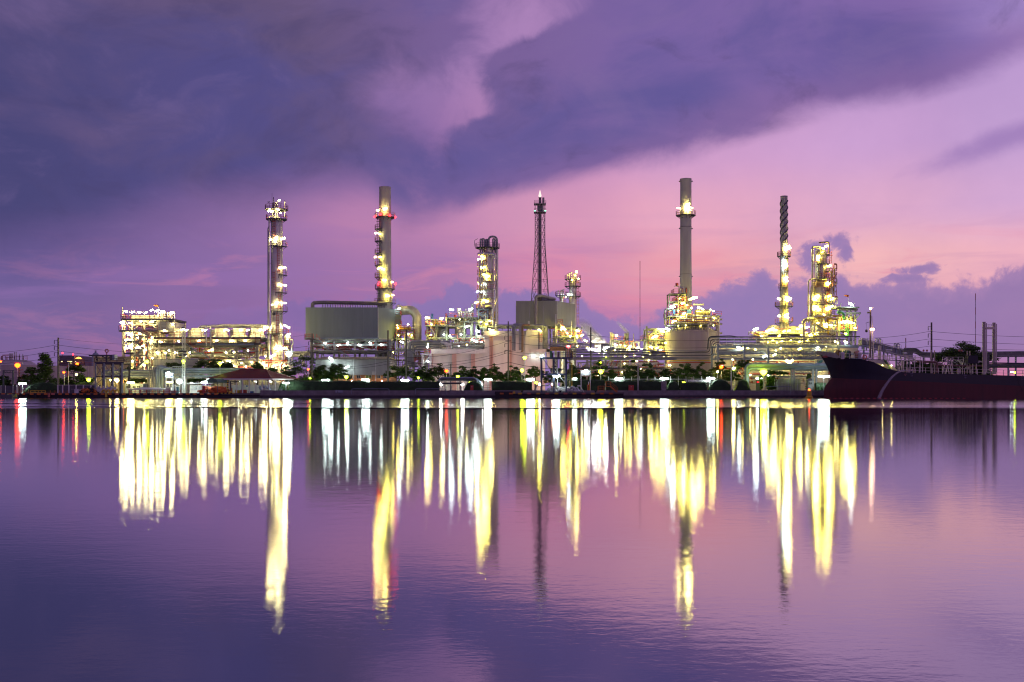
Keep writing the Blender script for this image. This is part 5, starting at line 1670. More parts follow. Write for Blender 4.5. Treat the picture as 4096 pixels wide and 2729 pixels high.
for px, py in ((1502, 870), (1527, 864), (1563, 868), (1581, 870), (1523, 1134), (1518, 1141), (1583, 1137)):
    d_ = abs(X(px) - cx)
    yf = 306 - math.sqrt(max(0.01, g.s(41) ** 2 - d_ * d_))
    MB().lathe(X(px), yf - .1, [(.1, g.z(py) - .25), (.3, g.z(py) - .1), (.3, g.z(py) + .15), (.1, g.z(py) + .3)], 8).build('red_beacon', L_RED, sk1, True)
# elbow duct
g = G(303)
X = g.x
ed = thing('flue_duct', 'thick cream elbow duct bending down beside the larger grey box', 'duct', (X(1640), 303, .95))
MB().tube([(X(1592), 305, g.z(1240)), (X(1602), 304.6, g.z(1241))], g.s(25), 20, r2=g.s(20)).build('duct_cone', CLAD, ed, True)
MB().tube([(X(1602), 304.6, g.z(1241)), (X(1648), 303, g.z(1240)), (X(1668), 303, g.z(1262)), (X(1668), 303, g.z(1400))], g.s(18), 20, 2.6).build('duct', mat('duct_cream', (.46, .44, .34), .5, .3, .15, .4, streak=True), ed, True)
for py in (1262, 1300, 1340):
    MB().lathe(X(1668), 303, [(g.s(18), g.z(py + 1)), (g.s(18.9), g.z(py + 1)), (g.s(18.9), g.z(py - .5)), (g.s(18), g.z(py - .5))], 20, cap=False).build('duct_flange', GALV, ed, True)
MB().lathe(0, 0, [(.01, 0), (.01, .01)], 3)
floodlight(ed, (X(1601), 300, g.z(1238)), L_COOL, 1.3)
floodlight(ed, (X(1635), 300.6, g.z(1300)), L_WARM, .8)
# burner gallery at the foot of the duct
bg_ = thing('burner_gallery', 'yellow lit gallery of valves and red rails between the grey box and the elbow duct', 'gallery', (X(1620), 301, .95))
frame(bg_, [X(1592), X(1625), X(1656)], [g.z(1395), g.z(1355), g.z(1338), g.z(1322)], 299.5, 304, .3, GSTEEL, brace=[(0, 3, '/'), (1, 2, '\\')])
for py, a, b_ in ((1322, 1590, 1640), (1338, 1590, 1662), (1355, 1585, 1660), (1300, 1590, 1606), (1262, 1588, 1606)):
    deck(bg_, X(a), X(b_), 299, 304, g.z(py), RED, GSTEEL, .18, 'fr', 1.1, .075, 1.3)
for i in range(11):
    px = 1597 + i * 5
    MB().lathe(X(px), 299.4, [(.05, g.z(1322)), (.22, g.z(1320)), (.22, g.z(1315)), (.1, g.z(1312)), (.1, g.z(1309))], 8).build('burner_valve', YELLOW, bg_, True)
clutter(bg_, X(1590), X(1660), g.z(1420), g.z(1310), 299.5, 303.5, 48, [CLAD, YELLOW, GALV, RED, CREAM], (.06, .16), 43, .55)
for px, py in ((1596, 1306), (1598, 1316), (1640, 1340), (1653, 1345), (1618, 1360), (1600, 1345), (1648, 1372), (1578, 1408)):
    floodlight(bg_, (X(px), 298.6, g.z(py)), L_YEL, .95, long=False)

# ================================================================== grey sheeted hall with the orange lit ground floor
g = G(272)
X = g.x
hl = thing('workshop_hall', 'long grey ribbed hall with orange lit windows, under the larger grey box', 'hall', (X(1410), 280, .95))
MB().box(X(1262), X(1562), 272, 286, g.z(1500), g.z(1437)).build('wall', SHEET, hl)
for i in range(58):
    x = X(1264) + (X(1560) - X(1264)) * i / 57
    MB().box(x - .07, x + .07, 271.9, 271.99, g.z(1499), g.z(1438)).build('sheet_rib', SHEET, hl)
MB().addf([(X(1252), 271.3, g.z(1437)), (X(1568), 271.3, g.z(1437)), (X(1545), 279, g.z(1424)), (X(1280), 279, g.z(1424)), (X(1252), 271.3, g.z(1438)), (X(1568), 271.3, g.z(1438)), (X(1568), 286.5, g.z(1437)), (X(1252), 286.5, g.z(1437))],
          [(0, 1, 2, 3), (0, 4, 5, 1), (1, 5, 6, 2), (2, 6, 7, 3), (3, 7, 4, 0), (4, 7, 6, 5)]).build('roof', mat('brown_roof', (.14, .11, .09), .7, 0, .3, .6), hl)
OW = mat('ochre_wall', (.55, .30, .14), .7, 0, .15, .5)
MB().box(X(1262), X(1562), 272.4, 286, .95, g.z(1500.3)).build('ground_storey', OW, hl)
for px, w_ in ((1425, 16), (1462, 24), (1488, 0), (1508, 14), (1532, 14), (1395, 14)):
    if w_:
        f = MB().box(X(px), X(px + w_), 272.2, 272.38, g.z(1514), g.z(1501.5)).build('window', CREAM, hl)
        MB().box(X(px) + .08, X(px + w_ / 2) - .04, 272.14, 272.19, g.z(1513.3), g.z(1502.2)).build('pane', GLASS, f)
        MB().box(X(px + w_ / 2) + .04, X(px + w_) - .08, 272.14, 272.19, g.z(1513.3), g.z(1502.2)).build('pane', GLASS, f)
for px in (1400, 1424, 1460, 1500):
    MB().box(X(px) - .12, X(px) + .12, 271.9, 272.38, .95, g.z(1500.5)).build('pilaster', OW, hl)
for px in (1410, 1450, 1480, 1530):
    floodlight(hl, (X(px), 270.6, g.z(1524)), L_SODH, .6, long=False)
pipe(hl, [(X(1415), 271.8, .95), (X(1415), 271.8, g.z(1436))], .1, GALV, 0)
pipe(hl, [(X(1503), 271.8, .95), (X(1503), 271.8, g.z(1436))], .1, GALV, 0)
for dx in (0, 4, 8):
    st(hl, 'vent_grid', (X(1491 + dx), 271.8, g.z(1500)), (X(1491 + dx), 271.8, g.z(1486)), .1, WHITE)
st(hl, 'vent_grid', (X(1489), 271.75, g.z(1493)), (X(1502), 271.75, g.z(1493)), .1, WHITE)
floodlight(hl, (X(1327), 270.5, g.z(1435)), L_COOL, 1.9)
floodlight(hl, (X(1394), 269.5, g.z(1469)), L_COOL, 1.8, pole=(X(1402), 269.5, g.z(1500)))
# bridge pipes between column and furnace
pbr = thing('pipe_bridge', 'pale high pipe bridge between the tallest column and the larger grey box', 'pipe bridge', (G(300).x(1200), 300, .95))
g = G(300)
for py, r in ((1409, .28), (1413, .16), (1418, .2), (1422, .14)):
    pipe(pbr, [(g.x(1150), 300, g.z(py)), (g.x(1246), 300, g.z(py))], r, CLAD, 0, n=8)
pipe(pbr, [(g.x(1160), 299, g.z(1422)), (g.x(1205), 299, g.z(1424)), (g.x(1216), 299, g.z(1432)), (g.x(1217), 299, g.z(1460))], .45, CLAD, 1.2, n=12)
for px in (1170, 1195, 1225):
    st(pbr, 'bridge_post', (g.x(px), 300.3, .95), (g.x(px), 300.3, g.z(1408)), .2, STEEL)

# ================================================================== process unit with two vessels
g = G(300)
X = g.x
pu = thing('process_unit', 'yellow green lit steel unit holding two domed vessels beside the elbow duct', 'process unit', (X(1810), 304, .95))
xs = [X(v) for v in (1710, 1746, 1788, 1858, 1884)]
frame(pu, xs, [g.z(1380), g.z(1350), g.z(1303)], 299, 307, .45, mat('green_cream_steel', (.38, .40, .26), .55), brace=[(0, 1, 'x')])
frame(pu, [X(1786), X(1858), X(1888), X(1906)], [g.z(1271)], 299, 307, .4, GSTEEL)
for py, a, b_ in ((1303, 1702, 1795), (1271, 1784, 1912), (1340, 1702, 1722), (1372, 1838, 1960)):
    deck(pu, X(a), X(b_), 298.2, 307.5, g.z(py), RED, GSTEEL, .25, 'fl', 1.1, .075, 1.4)
drum(pu, X(1764), 303, .95, g.z(1322), g.s(22), CLAD)
drum(pu, X(1836), 303, .95, g.z(1290), g.s(19), CLAD)
for i, (a, b_) in enumerate(((1836, 1846), (1846, 1858), (1858, 1872), (1872, 1886), (1838, 1880))):
    zt_ = g.z(1244 + (i % 3) * 3)
    pipe(pu, [(X(a), 301 + i * .3, g.z(1270)), (X(a), 301 + i * .3, zt_), (X(b_), 301 + i * .3, zt_), (X(b_), 301 + i * .3, g.z(1266))], .25, CLAD, .8, n=10)
for px, yt, rr, m in ((1838, 1236, .15, CLAD), (1862, 1232, .2, CLAD), (1888, 1212, .35, GALV), (1726, 1252, .3, BLUEP), (1786, 1256, .35, BLUEP), (1733, 1276, .3, CREAM), (1750, 1276, .14, CREAM)):
    MB().tube([(X(px), 303, g.z(1303)), (X(px), 303, g.z(yt))], rr, 8).build('vent_pipe', m, pu, True)
clutter(pu, X(1704), X(1784), g.z(1301), g.z(1278), 299.5, 306, 26, [CLAD, CREAM, GALV, YELLOW], (.06, .2), 51, .6)
clutter(pu, X(1706), X(1750), g.z(1375), g.z(1306), 299.5, 302, 24, [CREAM, RED, PALERED, CLAD], (.07, .16), 52, .6)
clutter(pu, X(1788), X(1910), g.z(1296), g.z(1272), 299.5, 306, 26, [CLAD, CREAM, GALV, GALV], (.06, .2), 53, .5)
clutter(pu, X(1800), X(1960), g.z(1380), g.z(1340), 298.5, 303, 44, [CLAD, CREAM, GALV, PALERED, GALV], (.06, .2), 54, .5)
MB().box(X(1816), X(1826), 299.4, 300.4, g.z(1270.5), g.z(1260)).build('red_cabinet', RED, pu)
stair(pu, (X(1720), 298.4, g.z(1305)), (X(1742), 298.4, g.z(1340)), .9, GALV, PALERED)
for px, py, m, s, lg_ in ((1712, 1274, L_WARM, 1.9, 1), (1770, 1276, L_WARM, 1.7, 1), (1808, 1242, L_COOL, 1.9, 1), (1840, 1240, L_WARM, .9, 1), (1885, 1240, L_COOL, 1.9, 1), (1728, 1300, L_YEL, 1.1, 0), (1725, 1343, L_YEL, 1.1, 0), (1801, 1345, L_COOL, 1.4, 0),
                         (1777, 1340, L_COOL, 1.2, 0), (1846, 1340, L_COOL, 1.3, 0), (1870, 1308, L_COOL, 1.7, 1), (1912, 1326, L_COOL, 1.8, 1), (1903, 1366, L_COOL, 1.8, 1), (1926, 1370, L_COOL, 1.5, 0), (1960, 1320, L_WARM, 1.4, 1), (1811, 1384, L_COOL, 1.3, 0), (1712, 1378, L_COOL, .8, 0), (1840, 1280, L_WARM, .8, 0), (1890, 1360, L_COOL, 1.0, 0)):
    floodlight(pu, (X(px), 297.6, g.z(py)), m, s, long=bool(lg_), pole=(X(px) - .6, 297.6, g.z(py + 22)) if py < 1280 else None)
# twin column
g = G(308)
X = g.x
k2 = thing('distillation_column', 'stout yellow lit column with a crown of looping pipes, between the two grey boxes', 'column', (X(1950), 308, .95))
cx, r = X(1950), g.s(26)
MB().lathe(cx, 308, [(r, .95), (r, g.z(1024)), (r * .9, g.z(1014)), (r * .75, g.z(1010)), (r * .75, g.z(990)), (r * .4, g.z(985)), (.1, g.z(984))], 32).build('shell', CLAD, k2, True)
for py in range(1045, 1290, 22):
    MB().lathe(cx, 308, [(r, g.z(py + 1)), (r * 1.03, g.z(py + 1)), (r * 1.03, g.z(py)), (r, g.z(py))], 32, cap=False).build('ring_band', CLAD, k2, True)
MB().tube([(X(1988), 307.5, .95), (X(1988), 307.5, g.z(1000))], g.s(5.5), 12).build('riser_pipe', CLAD, k2, True)
MB().tube([(X(1981), 306.5, .95), (X(1981), 306.5, g.z(1020))], g.s(3), 10).build('riser_pipe', CLAD, k2, True)
pipe(k2, [(X(1955), 307, g.z(1000)), (X(1955), 307, g.z(948)), (X(1988), 307.5, g.z(948)), (X(1988), 307.5, g.z(1010))], g.s(4.2), STEEL, 1.6, 'looping_pipe', 12)
for i, (px, yt) in enumerate(((1922, 960), (1930, 958), (1938, 962), (1944, 960), (1972, 957), (1980, 962))):
    pipe(k2, [(X(px), 306.4 + i * .2, g.z(1015)), (X(px), 306.4 + i * .2, g.z(yt)), (X(px + 7), 306.6 + i * .2, g.z(yt)), (X(px + 7), 306.6 + i * .2, g.z(985))], .22, STEEL, .5, n=8)
pipe(k2, [(X(1912), 305, g.z(1022)), (X(1930), 305.2, g.z(1019)), (X(1980), 305.6, g.z(1020)), (X(1981), 305.8, g.z(1040))], .38, CLAD, .9, n=10)
ringdeck(k2, cx, 308, r * .6, g.s(49), 0, 359, g.z(992), DSTEEL, DSTEEL)
pipe(k2, [(X(1899), 306, g.z(990)), (X(1899), 306, g.z(966)), (X(1912), 306, g.z(959))], .07, STEEL, .3)
for py, a0, a1 in ((1066, -180, -110), (1097, -180, -40), (1128, -180, -30), (1158, -180, -35), (1195, -180, -50), (1230, -180, -20)):
    ringdeck(k2, cx, 308, r, g.s(42), a0, a1, g.z(py), PALERED, GSTEEL)
ladder(k2, cx - .4, 308 - r - .5, g.z(1060), g.z(995), RED, .6, .08)
ladder(k2, cx + .4, 308 - r - .5, g.z(1160), g.z(1090), PALERED, .6, .08)
for px in (1921, 1931):
    pipe(k2, [(X(px), 305.4, g.z(1290)), (X(px), 305.4, g.z(1045))], .2, CLAD, 0)
clutter(k2, X(1916), X(1945), g.z(1240), g.z(1040), 305, 306, 22, [CLAD, YELLOW, CREAM], (.08, .18), 61, .7)
for px, py, m, s in ((1917, 1038, L_WARM, 1.5), (1929, 1030, L_YEL, 1.2), (1934, 1074, L_YEL, 2.0), (1920, 1070, L_WARM, 1.3), (1941, 1104, L_YEL, 2.0), (1952, 1110, L_YEL, 1.8), (1920, 1135, L_WARM, 1.6), (1934, 1142, L_COOL, 1.5), (1911, 1168, L_COOL, 1.3), (1930, 1170, L_COOL, 1.7), (1907, 1211, L_YEL, 1.7), (1938, 1204, L_YEL, 1.7), (1950, 1210, L_YEL, 1.4), (1922, 1206, L_WARM, 1.2)):
    d_ = abs(X(px) - cx)
    floodlight(k2, (X(px), 308 - math.sqrt(max(0, r * r - d_ * d_)) - 1.1, g.z(py)), m, s)
frm = thing('support_tower', 'blue grey braced steel tower round a small vessel, beside the stout column', 'tower', (X(1937), 303, .95))
g = G(302)
X = g.x
frame(frm, [X(1915), X(1951)], [g.z(1310), g.z(1279), g.z(1257), g.z(1236)], 301, 306, .4, BSTEEL, brace=[(0, 1, '/'), (0, 2, '\\'), (0, 3, '/')])
frame(frm, [X(1915), X(1951), X(1988)], [g.z(1304)], 301, 306, .4, GSTEEL)
drum(frm, X(1939), 303.5, .95, g.z(1246), g.s(11), CLAD)
deck(frm, X(1905), X(1970), 300.4, 306.5, g.z(1234), PALERED, DSTEEL, .22, 'fl', 1.1, .08)
pipe(frm, [(X(1938), 300.8, g.z(1240)), (X(1938), 300.8, g.z(1216)), (X(1972), 300.8, g.z(1214)), (X(1972), 300.8, g.z(1300))], .35, CLAD, 1.2, n=10)
pipe(frm, [(X(1985), 301, g.z(1320)), (X(1985), 301, g.z(1210))], .25, CLAD, 0, n=8)
clutter(frm, X(1905), X(1990), g.z(1310), g.z(1240), 301, 305, 40, [CLAD, YELLOW, CREAM, GALV, PALERED], (.07, .18), 62, .6)
for px, py in ((1925, 1290), (1945, 1298), (1960, 1285)):
    floodlight(frm, (X(px), 300, g.z(py)), L_YEL, 1.0)

# ================================================================== white control building
g = G(278)
X = g.x
wbd = thing('control_building', 'large stepped windowless white building lit pink, behind the central trees', 'building', (X(1980), 284, .95))
MB().box(X(1724), X(1938), 280, 292, .95, g.z(1415)).build('low_wing', WALLW, wbd)
n = 10
for i in range(n):
    a, b_ = X(1724) + (X(1946) - X(1724)) * i / n, X(1724) + (X(1946) - X(1724)) * (i + 1) / n
    MB().box(a + .01, b_ - .01, 278.6, 292, g.z(1415) + .005, g.z(1397)).build('parapet_panel', WALLW, wbd)
MB().box(X(1938.1), X(2125), 279, 294, .95, g.z(1343)).build('middle_block', WALLW, wbd)
for i in range(6):
    a, b_ = X(1935) + (X(2120) - X(1935)) * i / 6, X(1935) + (X(2120) - X(1935)) * (i + 1) / 6
    MB().box(a + .01, b_ - .01, 278.2, 294.4, g.z(1343) + .005, g.z(1324)).build('parapet_panel', WALLW, wbd)
MB().box(X(2116), X(2180), 276.4, 278.9, .95, g.z(1342)).build('tower_bay', WALLW, wbd)
MB().box(X(2104), X(2190), 275.8, 279, g.z(1342) + .005, g.z(1322)).build('parapet_panel', WALLW, wbd)
MB().box(X(2125.2), X(2190), 279, 290, g.z(1398), g.z(1342)).build('tower_block', WALLW, wbd)
MB().box(X(2120), X(2202), 274.6, 276.3, g.z(1410), g.z(1398)).build('canopy', WALLW, wbd)
MB().addf([(X(2183), 274.6, g.z(1399)), (X(2202), 274.6, g.z(1399)), (X(2222), 274.6, g.z(1472)), (X(2192), 274.6, g.z(1472)), (X(2183), 279, g.z(1399)), (X(2202), 279, g.z(1399)), (X(2222), 279, g.z(1472)), (X(2192), 279, g.z(1472))],
          [(0, 3, 2, 1), (4, 5, 6, 7), (0, 1, 5, 4), (1, 2, 6, 5), (2, 3, 7, 6), (3, 0, 4, 7)]).build('side_wall', WALLW, wbd)
MB().box(X(2100), X(2118), 275.9, 276.4, .95, g.z(1342)).build('buttress', WALLW, wbd)
for px in (1724, 1812, 1820, 1888, 1895, 1962, 1968, 2042):
    MB().box(X(px) - .28, X(px) + .28, 278.7 if px < 1940 else 278.3, 279.9 if px < 1940 else 278.99, .95, g.z(1416 if px < 1940 else 1344)).build('pilaster', mat('pink_cladding', (.60, .36, .30), .6, 0, .1, .3), wbd)
for px, py in ((2133, 1424), (2165, 1427)):
    floodlight(wbd, (X(px), 275.5, g.z(py)), L_COOL, 1.0, long=False)
for i in range(3):
    f = MB().box(X(2126 + i * 10), X(2133 + i * 10), 278.8, 278.98, g.z(1396), g.z(1372)).build('door', GALV, wbd)
    MB().box(X(2127 + i * 10), X(2129 + i * 10), 278.7, 278.79, g.z(1385), g.z(1383)).build('handle', DSTEEL, f)
for px, lbl, m in ((2050, 'added unseen orange lamp behind the hedge at the foot of the pink wall', L_SODH), (2105, 'added unseen orange lamp behind the hedge below the white tower bay', L_SODH), (2160, 'added unseen orange lamp behind the hedge below the two wall lamps', L_SODH), (2212, 'added unseen orange lamp by the sloping side wall of the white building', L_SODH), (1985, 'added unseen orange lamp behind the hedge at the step of the white building', L_SODH), (1765, 'added unseen white lamp behind the hedge below the first wall bay', L_ADDED), (1850, 'added unseen white lamp behind the hedge below the second wall bay', L_ADDED), (1925, 'added unseen white lamp behind the hedge below the third wall bay', L_ADDED)):
    lamp_post(lbl, G(264), px, 1537, m, kind='globe', size=1.25)  # unseen lamps added behind the hedge to brighten the white walls
prt = thing('entrance_portal', 'white goal shaped portal with red stairs inside at the end of the white building', 'portal', (X(1705), 279, .95))
g = G(276)
X = g.x
for px in (1690, 1721):
    MB().box(X(px) - .25, X(px) + .25, 276, 280, .95, g.z(1419)).build('portal_post', WHITE, prt)
MB().box(X(1687), X(1725), 276, 280, g.z(1419) + .005, g.z(1415)).build('portal_beam', WHITE, prt)
stair(prt, (X(1714), 277.6, g.z(1428)), (X(1696), 277.6, g.z(1450)), .9, GALV, RED)
stair(prt, (X(1662), 276.5, g.z(1448)), (X(1684), 276.5, g.z(1478)), .9, GALV, RED)
deck(prt, X(1658), X(1688), 276.4, 279, g.z(1448), RED, STEEL, .15, 'f', 1.1, .08)
deck(prt, X(1695), X(1720), 277, 279, g.z(1414), RED, STEEL, .15, 'f', 1.1, .08)
floodlight(prt, (X(1711), 276, g.z(1446)), L_COOL, 1.5, long=False)
floodlight(prt, (X(1711), 275.6, g.z(1388)), L_COOL, 1.7, long=False, pole=(X(1711), 275.6, g.z(1412)))
floodlight(prt, (X(1712), 275.6, g.z(1377)), L_WARM, 1.0, long=False)
# rack of brown pipes in front of the process unit
g = G(284)
X = g.x
br = thing('pipe_rack', 'rack of brown grey pipes dropping down between grey hall and white building', 'pipe rack', (X(1750), 286, .95))
for i, (py, r, xa_, xb_) in enumerate(((1366, .3, 1640, 1800), (1371, .2, 1628, 1935), (1376, .24, 1635, 1780), (1381, .16, 1626, 1935), (1386, .2, 1655, 1930), (1391, .14, 1660, 1930), (1378, .14, 1800, 1938), (1395, .2, 1670, 1900), (1368, .14, 1808, 1930))):
    pipe(br, [(X(xa_), 284 + i * .7, g.z(py + 50)), (X(xa_), 284 + i * .7, g.z(py)), (X(xb_), 285 + i * .7, g.z(py))], r, CLAD if i % 2 else STEEL, .8, n=8)
for i, px in enumerate((1629, 1634, 1638, 1642, 1646, 1650)):
    pipe(br, [(X(px + 12), 283.4, g.z(1402 + i * 2)), (X(px), 283.4, g.z(1402 + i * 2)), (X(px), 283.4, g.z(1450 + i * 3)), (X(px - 10), 283.4, g.z(1456 + i * 3))], .18, STEEL, .8)
for i, px in enumerate((1788, 1793, 1798, 1804)):
    pipe(br, [(X(px - 26), 282.8, g.z(1370 + i * 2)), (X(px), 282.8, g.z(1370 + i * 2)), (X(px), 282.8, g.z(1396))], .26 if i % 2 else .16, CLAD, .9, n=10)
for px in (1653, 1702, 1764, 1809):
    st(br, 'rack_post', (X(px), 283.8, .95), (X(px), 283.8, g.z(1366)), .35, GSTEEL)
for py in (1398, 1424, 1440, 1462, 1478):
    st(br, 'rack_beam', (X(1610), 284.4, g.z(py)), (X(1700), 284.4, g.z(py)), .25, STEEL)
clutter(br, X(1560), X(1700), g.z(1510), g.z(1400), 284.5, 288, 60, [STEEL, CLADR, GALV, STEEL, CLAD], (.06, .2), 66, .5)
for px, py, m in ((1576, 1411, L_YEL), (1868, 1380, L_YEL), (1836, 1385, L_COOL), (1620, 1470, L_WARM)):
    floodlight(br, (X(px), 282.4, g.z(py)), m, .8, long=False)

# pipes climbing over the roof of the white building
g = G(274)
X = g.x
rp = thing('roof_pipework', 'bundle of grey pipes looping over the roof edge of the white building', 'pipework', (X(2120), 277, .95))
for i, (px, yb, yt) in enumerate(((2050, 1402, 1295), (2055, 1402, 1298), (2060, 1404, 1300))):
    pipe(rp, [(X(px), 275, g.z(yb)), (X(px), 275, g.z(yt)), (X(px + 60), 279, g.z(yt - 1))], .16, STEEL, .9)
MB().box(X(2075), X(2086), 274.4, 275.4, g.z(1400), g.z(1298)).build('square_duct', STEEL, rp)
MB().box(X(2075), X(2140), 275.45, 276.6, g.z(1303), g.z(1295)).build('square_duct', STEEL, rp)
for i, px in enumerate((2088, 2092)):
    pipe(rp, [(X(px - 4), 274.2, g.z(1408)), (X(px), 274.2, g.z(1404)), (X(px), 274.2, g.z(1298 + i * 3)), (X(px + 80), 278, g.z(1297 + i * 3))], .15, CLADR, .7)
for i, px in enumerate((2190, 2184, 2179, 2174)):
    pipe(rp, [(X(px), 275 + i * .3, g.z(1398)), (X(px), 275 + i * .3, g.z(1302 + i * 3)), (X(1985), 280 + i * .3, g.z(1297 + i * 3))], .3 if i == 0 else .2, STEEL, 1.1, n=10)
for px in (1975, 2010, 2042, 2066, 2110, 2140, 2160):
    st(rp, 'pipe_post', (X(px), 279.5, g.z(1326)), (X(px), 279.5, g.z(1294)), .14, STEEL)
pipe(rp, [(X(2112), 278, g.z(1322)), (X(2112), 278, g.z(1308)), (X(2126), 278, g.z(1308)), (X(2126), 278, g.z(1322))], .16, GALV, .8)
for px, py, s in ((2156, 1320, 1.7), (2163, 1326, .9)):
    floodlight(rp, (X(px), 273.4, g.z(py)), L_YEL, s, long=False)
floodlight(rp, (X(1968), 277.4, g.z(1319)), L_WARM, 1.5)
pipe(rp, [(X(2156), 274.6, g.z(1396)), (X(2156), 274.6, g.z(1326))], .14, DSTEEL, 0)
ladder(rp, X(2163), 274.8, g.z(1370), g.z(1330), RED, .6, .08)

# ================================================================== flare tower
g = G(345)
X = g.x
FDARK = mat('flare_steel', (.30, .24, .27), .6)
ft = thing('flare_tower', 'dark lattice flare tower with a small flame at its tip', 'flare tower', (X(2160), 345, .95))
def fhw(py): return g.s(19.5) if py < 975 else g.s(19.5 + (py - 975) / 225 * 15)
lv_ = [850, 876, 906, 934, 962, 990, 1018, 1048, 1082, 1122, 1162, 1205, 1260]
cx = X(2160)
for i, py in enumerate(lv_):
    h = fhw(py)
    for sx, sy, tx, ty in ((-1, -1, 1, -1), (1, -1, 1, 1), (1, 1, -1, 1), (-1, 1, -1, -1)):
        st(ft, 'lattice_beam', (cx + sx * h, 345 + sy * h, g.z(py)), (cx + tx * h, 345 + ty * h, g.z(py)), .1, FDARK)
    if i < len(lv_) - 1:
        h2 = fhw(lv_[i + 1])
        z0, z1 = g.z(py), g.z(lv_[i + 1])
        for sx, sy in ((-1, -1), (1, -1), (1, 1), (-1, 1)):
            st(ft, 'tower_leg', (cx + sx * h, 345 + sy * h, z0), (cx + sx * h2, 345 + sy * h2, z1), .17, FDARK)
        for sy in (-1, 1):
            st(ft, 'lattice_brace', (cx - h, 345 + sy * h, z0), (cx - h2 * .45, 345 + sy * h2, z1), .075, FDARK)
            st(ft, 'lattice_brace', (cx - h, 345 + sy * h2, z1) if 0 else (cx - h2, 345 + sy * h2, z1), (cx - h * .45, 345 + sy * h, z0), .075, FDARK)
            st(ft, 'lattice_brace', (cx + h, 345 + sy * h, z0), (cx + h2 * .45, 345 + sy * h2, z1), .075, FDARK)
            st(ft, 'lattice_brace', (cx + h2, 345 + sy * h2, z1), (cx + h * .45, 345 + sy * h, z0), .075, FDARK)
for sx, sy in ((-1, -1), (1, -1), (1, 1), (-1, 1)):
    st(ft, 'tower_leg', (cx + sx * fhw(850), 345 + sy * fhw(850), g.z(850)), (cx + sx * fhw(850), 345 + sy * fhw(850), g.z(817)), .17, FDARK)
    st(ft, 'tower_leg', (cx + sx * fhw(1260), 345 + sy * fhw(1260), g.z(1260)), (cx + sx * fhw(1400), 345 + sy * fhw(1400), .95), .3, FDARK)
MB().lathe(cx, 345, [(g.s(6.5), .95), (g.s(6.5), g.z(845)), (g.s(11), g.z(842)), (g.s(11), g.z(817)), (g.s(5), g.z(814)), (g.s(5), g.z(794)), (g.s(5.8), g.z(793)), (g.s(5.8), g.z(790))], 16).build('flare_pipe', mat('flare_pipe_dark', (.2, .165, .18), .6, .2), ft, True)
MB().tube([(X(2170), 344, g.z(852)), (X(2170), 344, g.z(825)), (X(2173), 344, g.z(818)), (X(2173), 344, g.z(793))], .35, 8).build('pilot_pipe', FDARK, ft, True)
pipe(ft, [(X(2151), 343.6, .95), (X(2151), 343.6, g.z(850))], .12, FDARK, 0)
for py in (850, 817):
    deck(ft, cx - fhw(850) - .3, cx + fhw(850) + .3, 345 - fhw(850) - .3, 345 + fhw(850) + .3, g.z(py), FDARK, FDARK, .15, 'fb', .9, .08)
for i, py in enumerate(range(880, 1180, 27)):
    MB().box(X(2150), X(2157), 343.2, 344, g.z(py + 1), g.z(py)).build('rest_platform', FDARK, ft)
for px in (2139, 2181):
    MB().lathe(X(px), 345 - fhw(850), [(.1, g.z(849)), (.3, g.z(848)), (.3, g.z(845.5)), (.1, g.z(845))], 8).build('green_beacon', lampmat('light_green', (.3, 1, .6), 3.0), ft, True)
fl = MB().lathe(cx, 345, [(.3, g.z(790)), (.5, g.z(784)), (.36, g.z(776)), (.2, g.z(768)), (.04, g.z(760))], 10)
fl.build('flame', lampmat('light_flame', (1.0, .78, .72), 1.25), ft, True)

# ================================================================== second grey box
g = G(310)
X = g.x
fb2 = thing('furnace', 'smaller olive grey box furnace with a fat bent pipe, before the flare tower', 'furnace', (X(2190), 318, .95))
xa, xm, xb = X(2064), X(2228), X(2310)
zt, zb = g.z(1204), g.z(1302)
for i in range(3):
    a, b_ = xa + (xm - xa) * i / 3, xa + (xm - xa) * (i + 1) / 3
    MB().box(a + .012, b_ - .012, 310, 310.3, zb, zt).build('front_plate', BOXM2, fb2)
for i in range(2):
    a0, a1 = i / 2, (i + 1) / 2
    p0, p1 = (xm + (xb - xm) * a0, 310.02 + 12 * a0), (xm + (xb - xm) * a1, 310.02 + 12 * a1)
    MB().addf([(p0[0], p0[1], zb), (p1[0], p1[1], zb), (p1[0], p1[1], zt), (p0[0], p0[1], zt), (p0[0] - .2, p0[1] + .2, zb), (p1[0] - .2, p1[1] + .2, zb), (p1[0] - .2, p1[1] + .2, zt), (p0[0] - .2, p0[1] + .2, zt)],
              [(0, 1, 2, 3), (4, 7, 6, 5), (0, 4, 5, 1), (3, 2, 6, 7), (0, 3, 7, 4), (1, 5, 6, 2)]).build('side_plate', BOXM2, fb2)
MB().addf([(xa, 310.05, zt - .1), (xm, 310.05, zt - .1), (xb, 322, zt - .1), (xb, 330, zt - .1), (xa, 330, zt - .1), (xa, 310.05, zt - .3), (xm, 310.05, zt - .3), (xb, 322, zt - .3), (xb, 330, zt - .3), (xa, 330, zt - .3)],
          [(0, 1, 2, 3, 4), (9, 8, 7, 6, 5), (0, 5, 6, 1), (1, 6, 7, 2), (2, 7, 8, 3), (3, 8, 9, 4), (4, 9, 5, 0)]).build('roof', BOXM2, fb2)
MB().addf([(xa, 310.31, zb + .1), (xa, 330, zb + .1), (xb, 330, zb + .1), (xb, 322.3, zb + .1), (xm, 310.31, zb + .1), (xa, 310.31, zt - .4), (xa, 330, zt - .4)], [(0, 1, 2, 3, 4), (0, 5, 6, 1)]).build('floor', BOXM2, fb2)
MB().bar((xa - .1, 309.9, zb - .15), (xm + .1, 309.9, zb - .15), .4, .3).build('base_beam', GSTEEL, fb2)
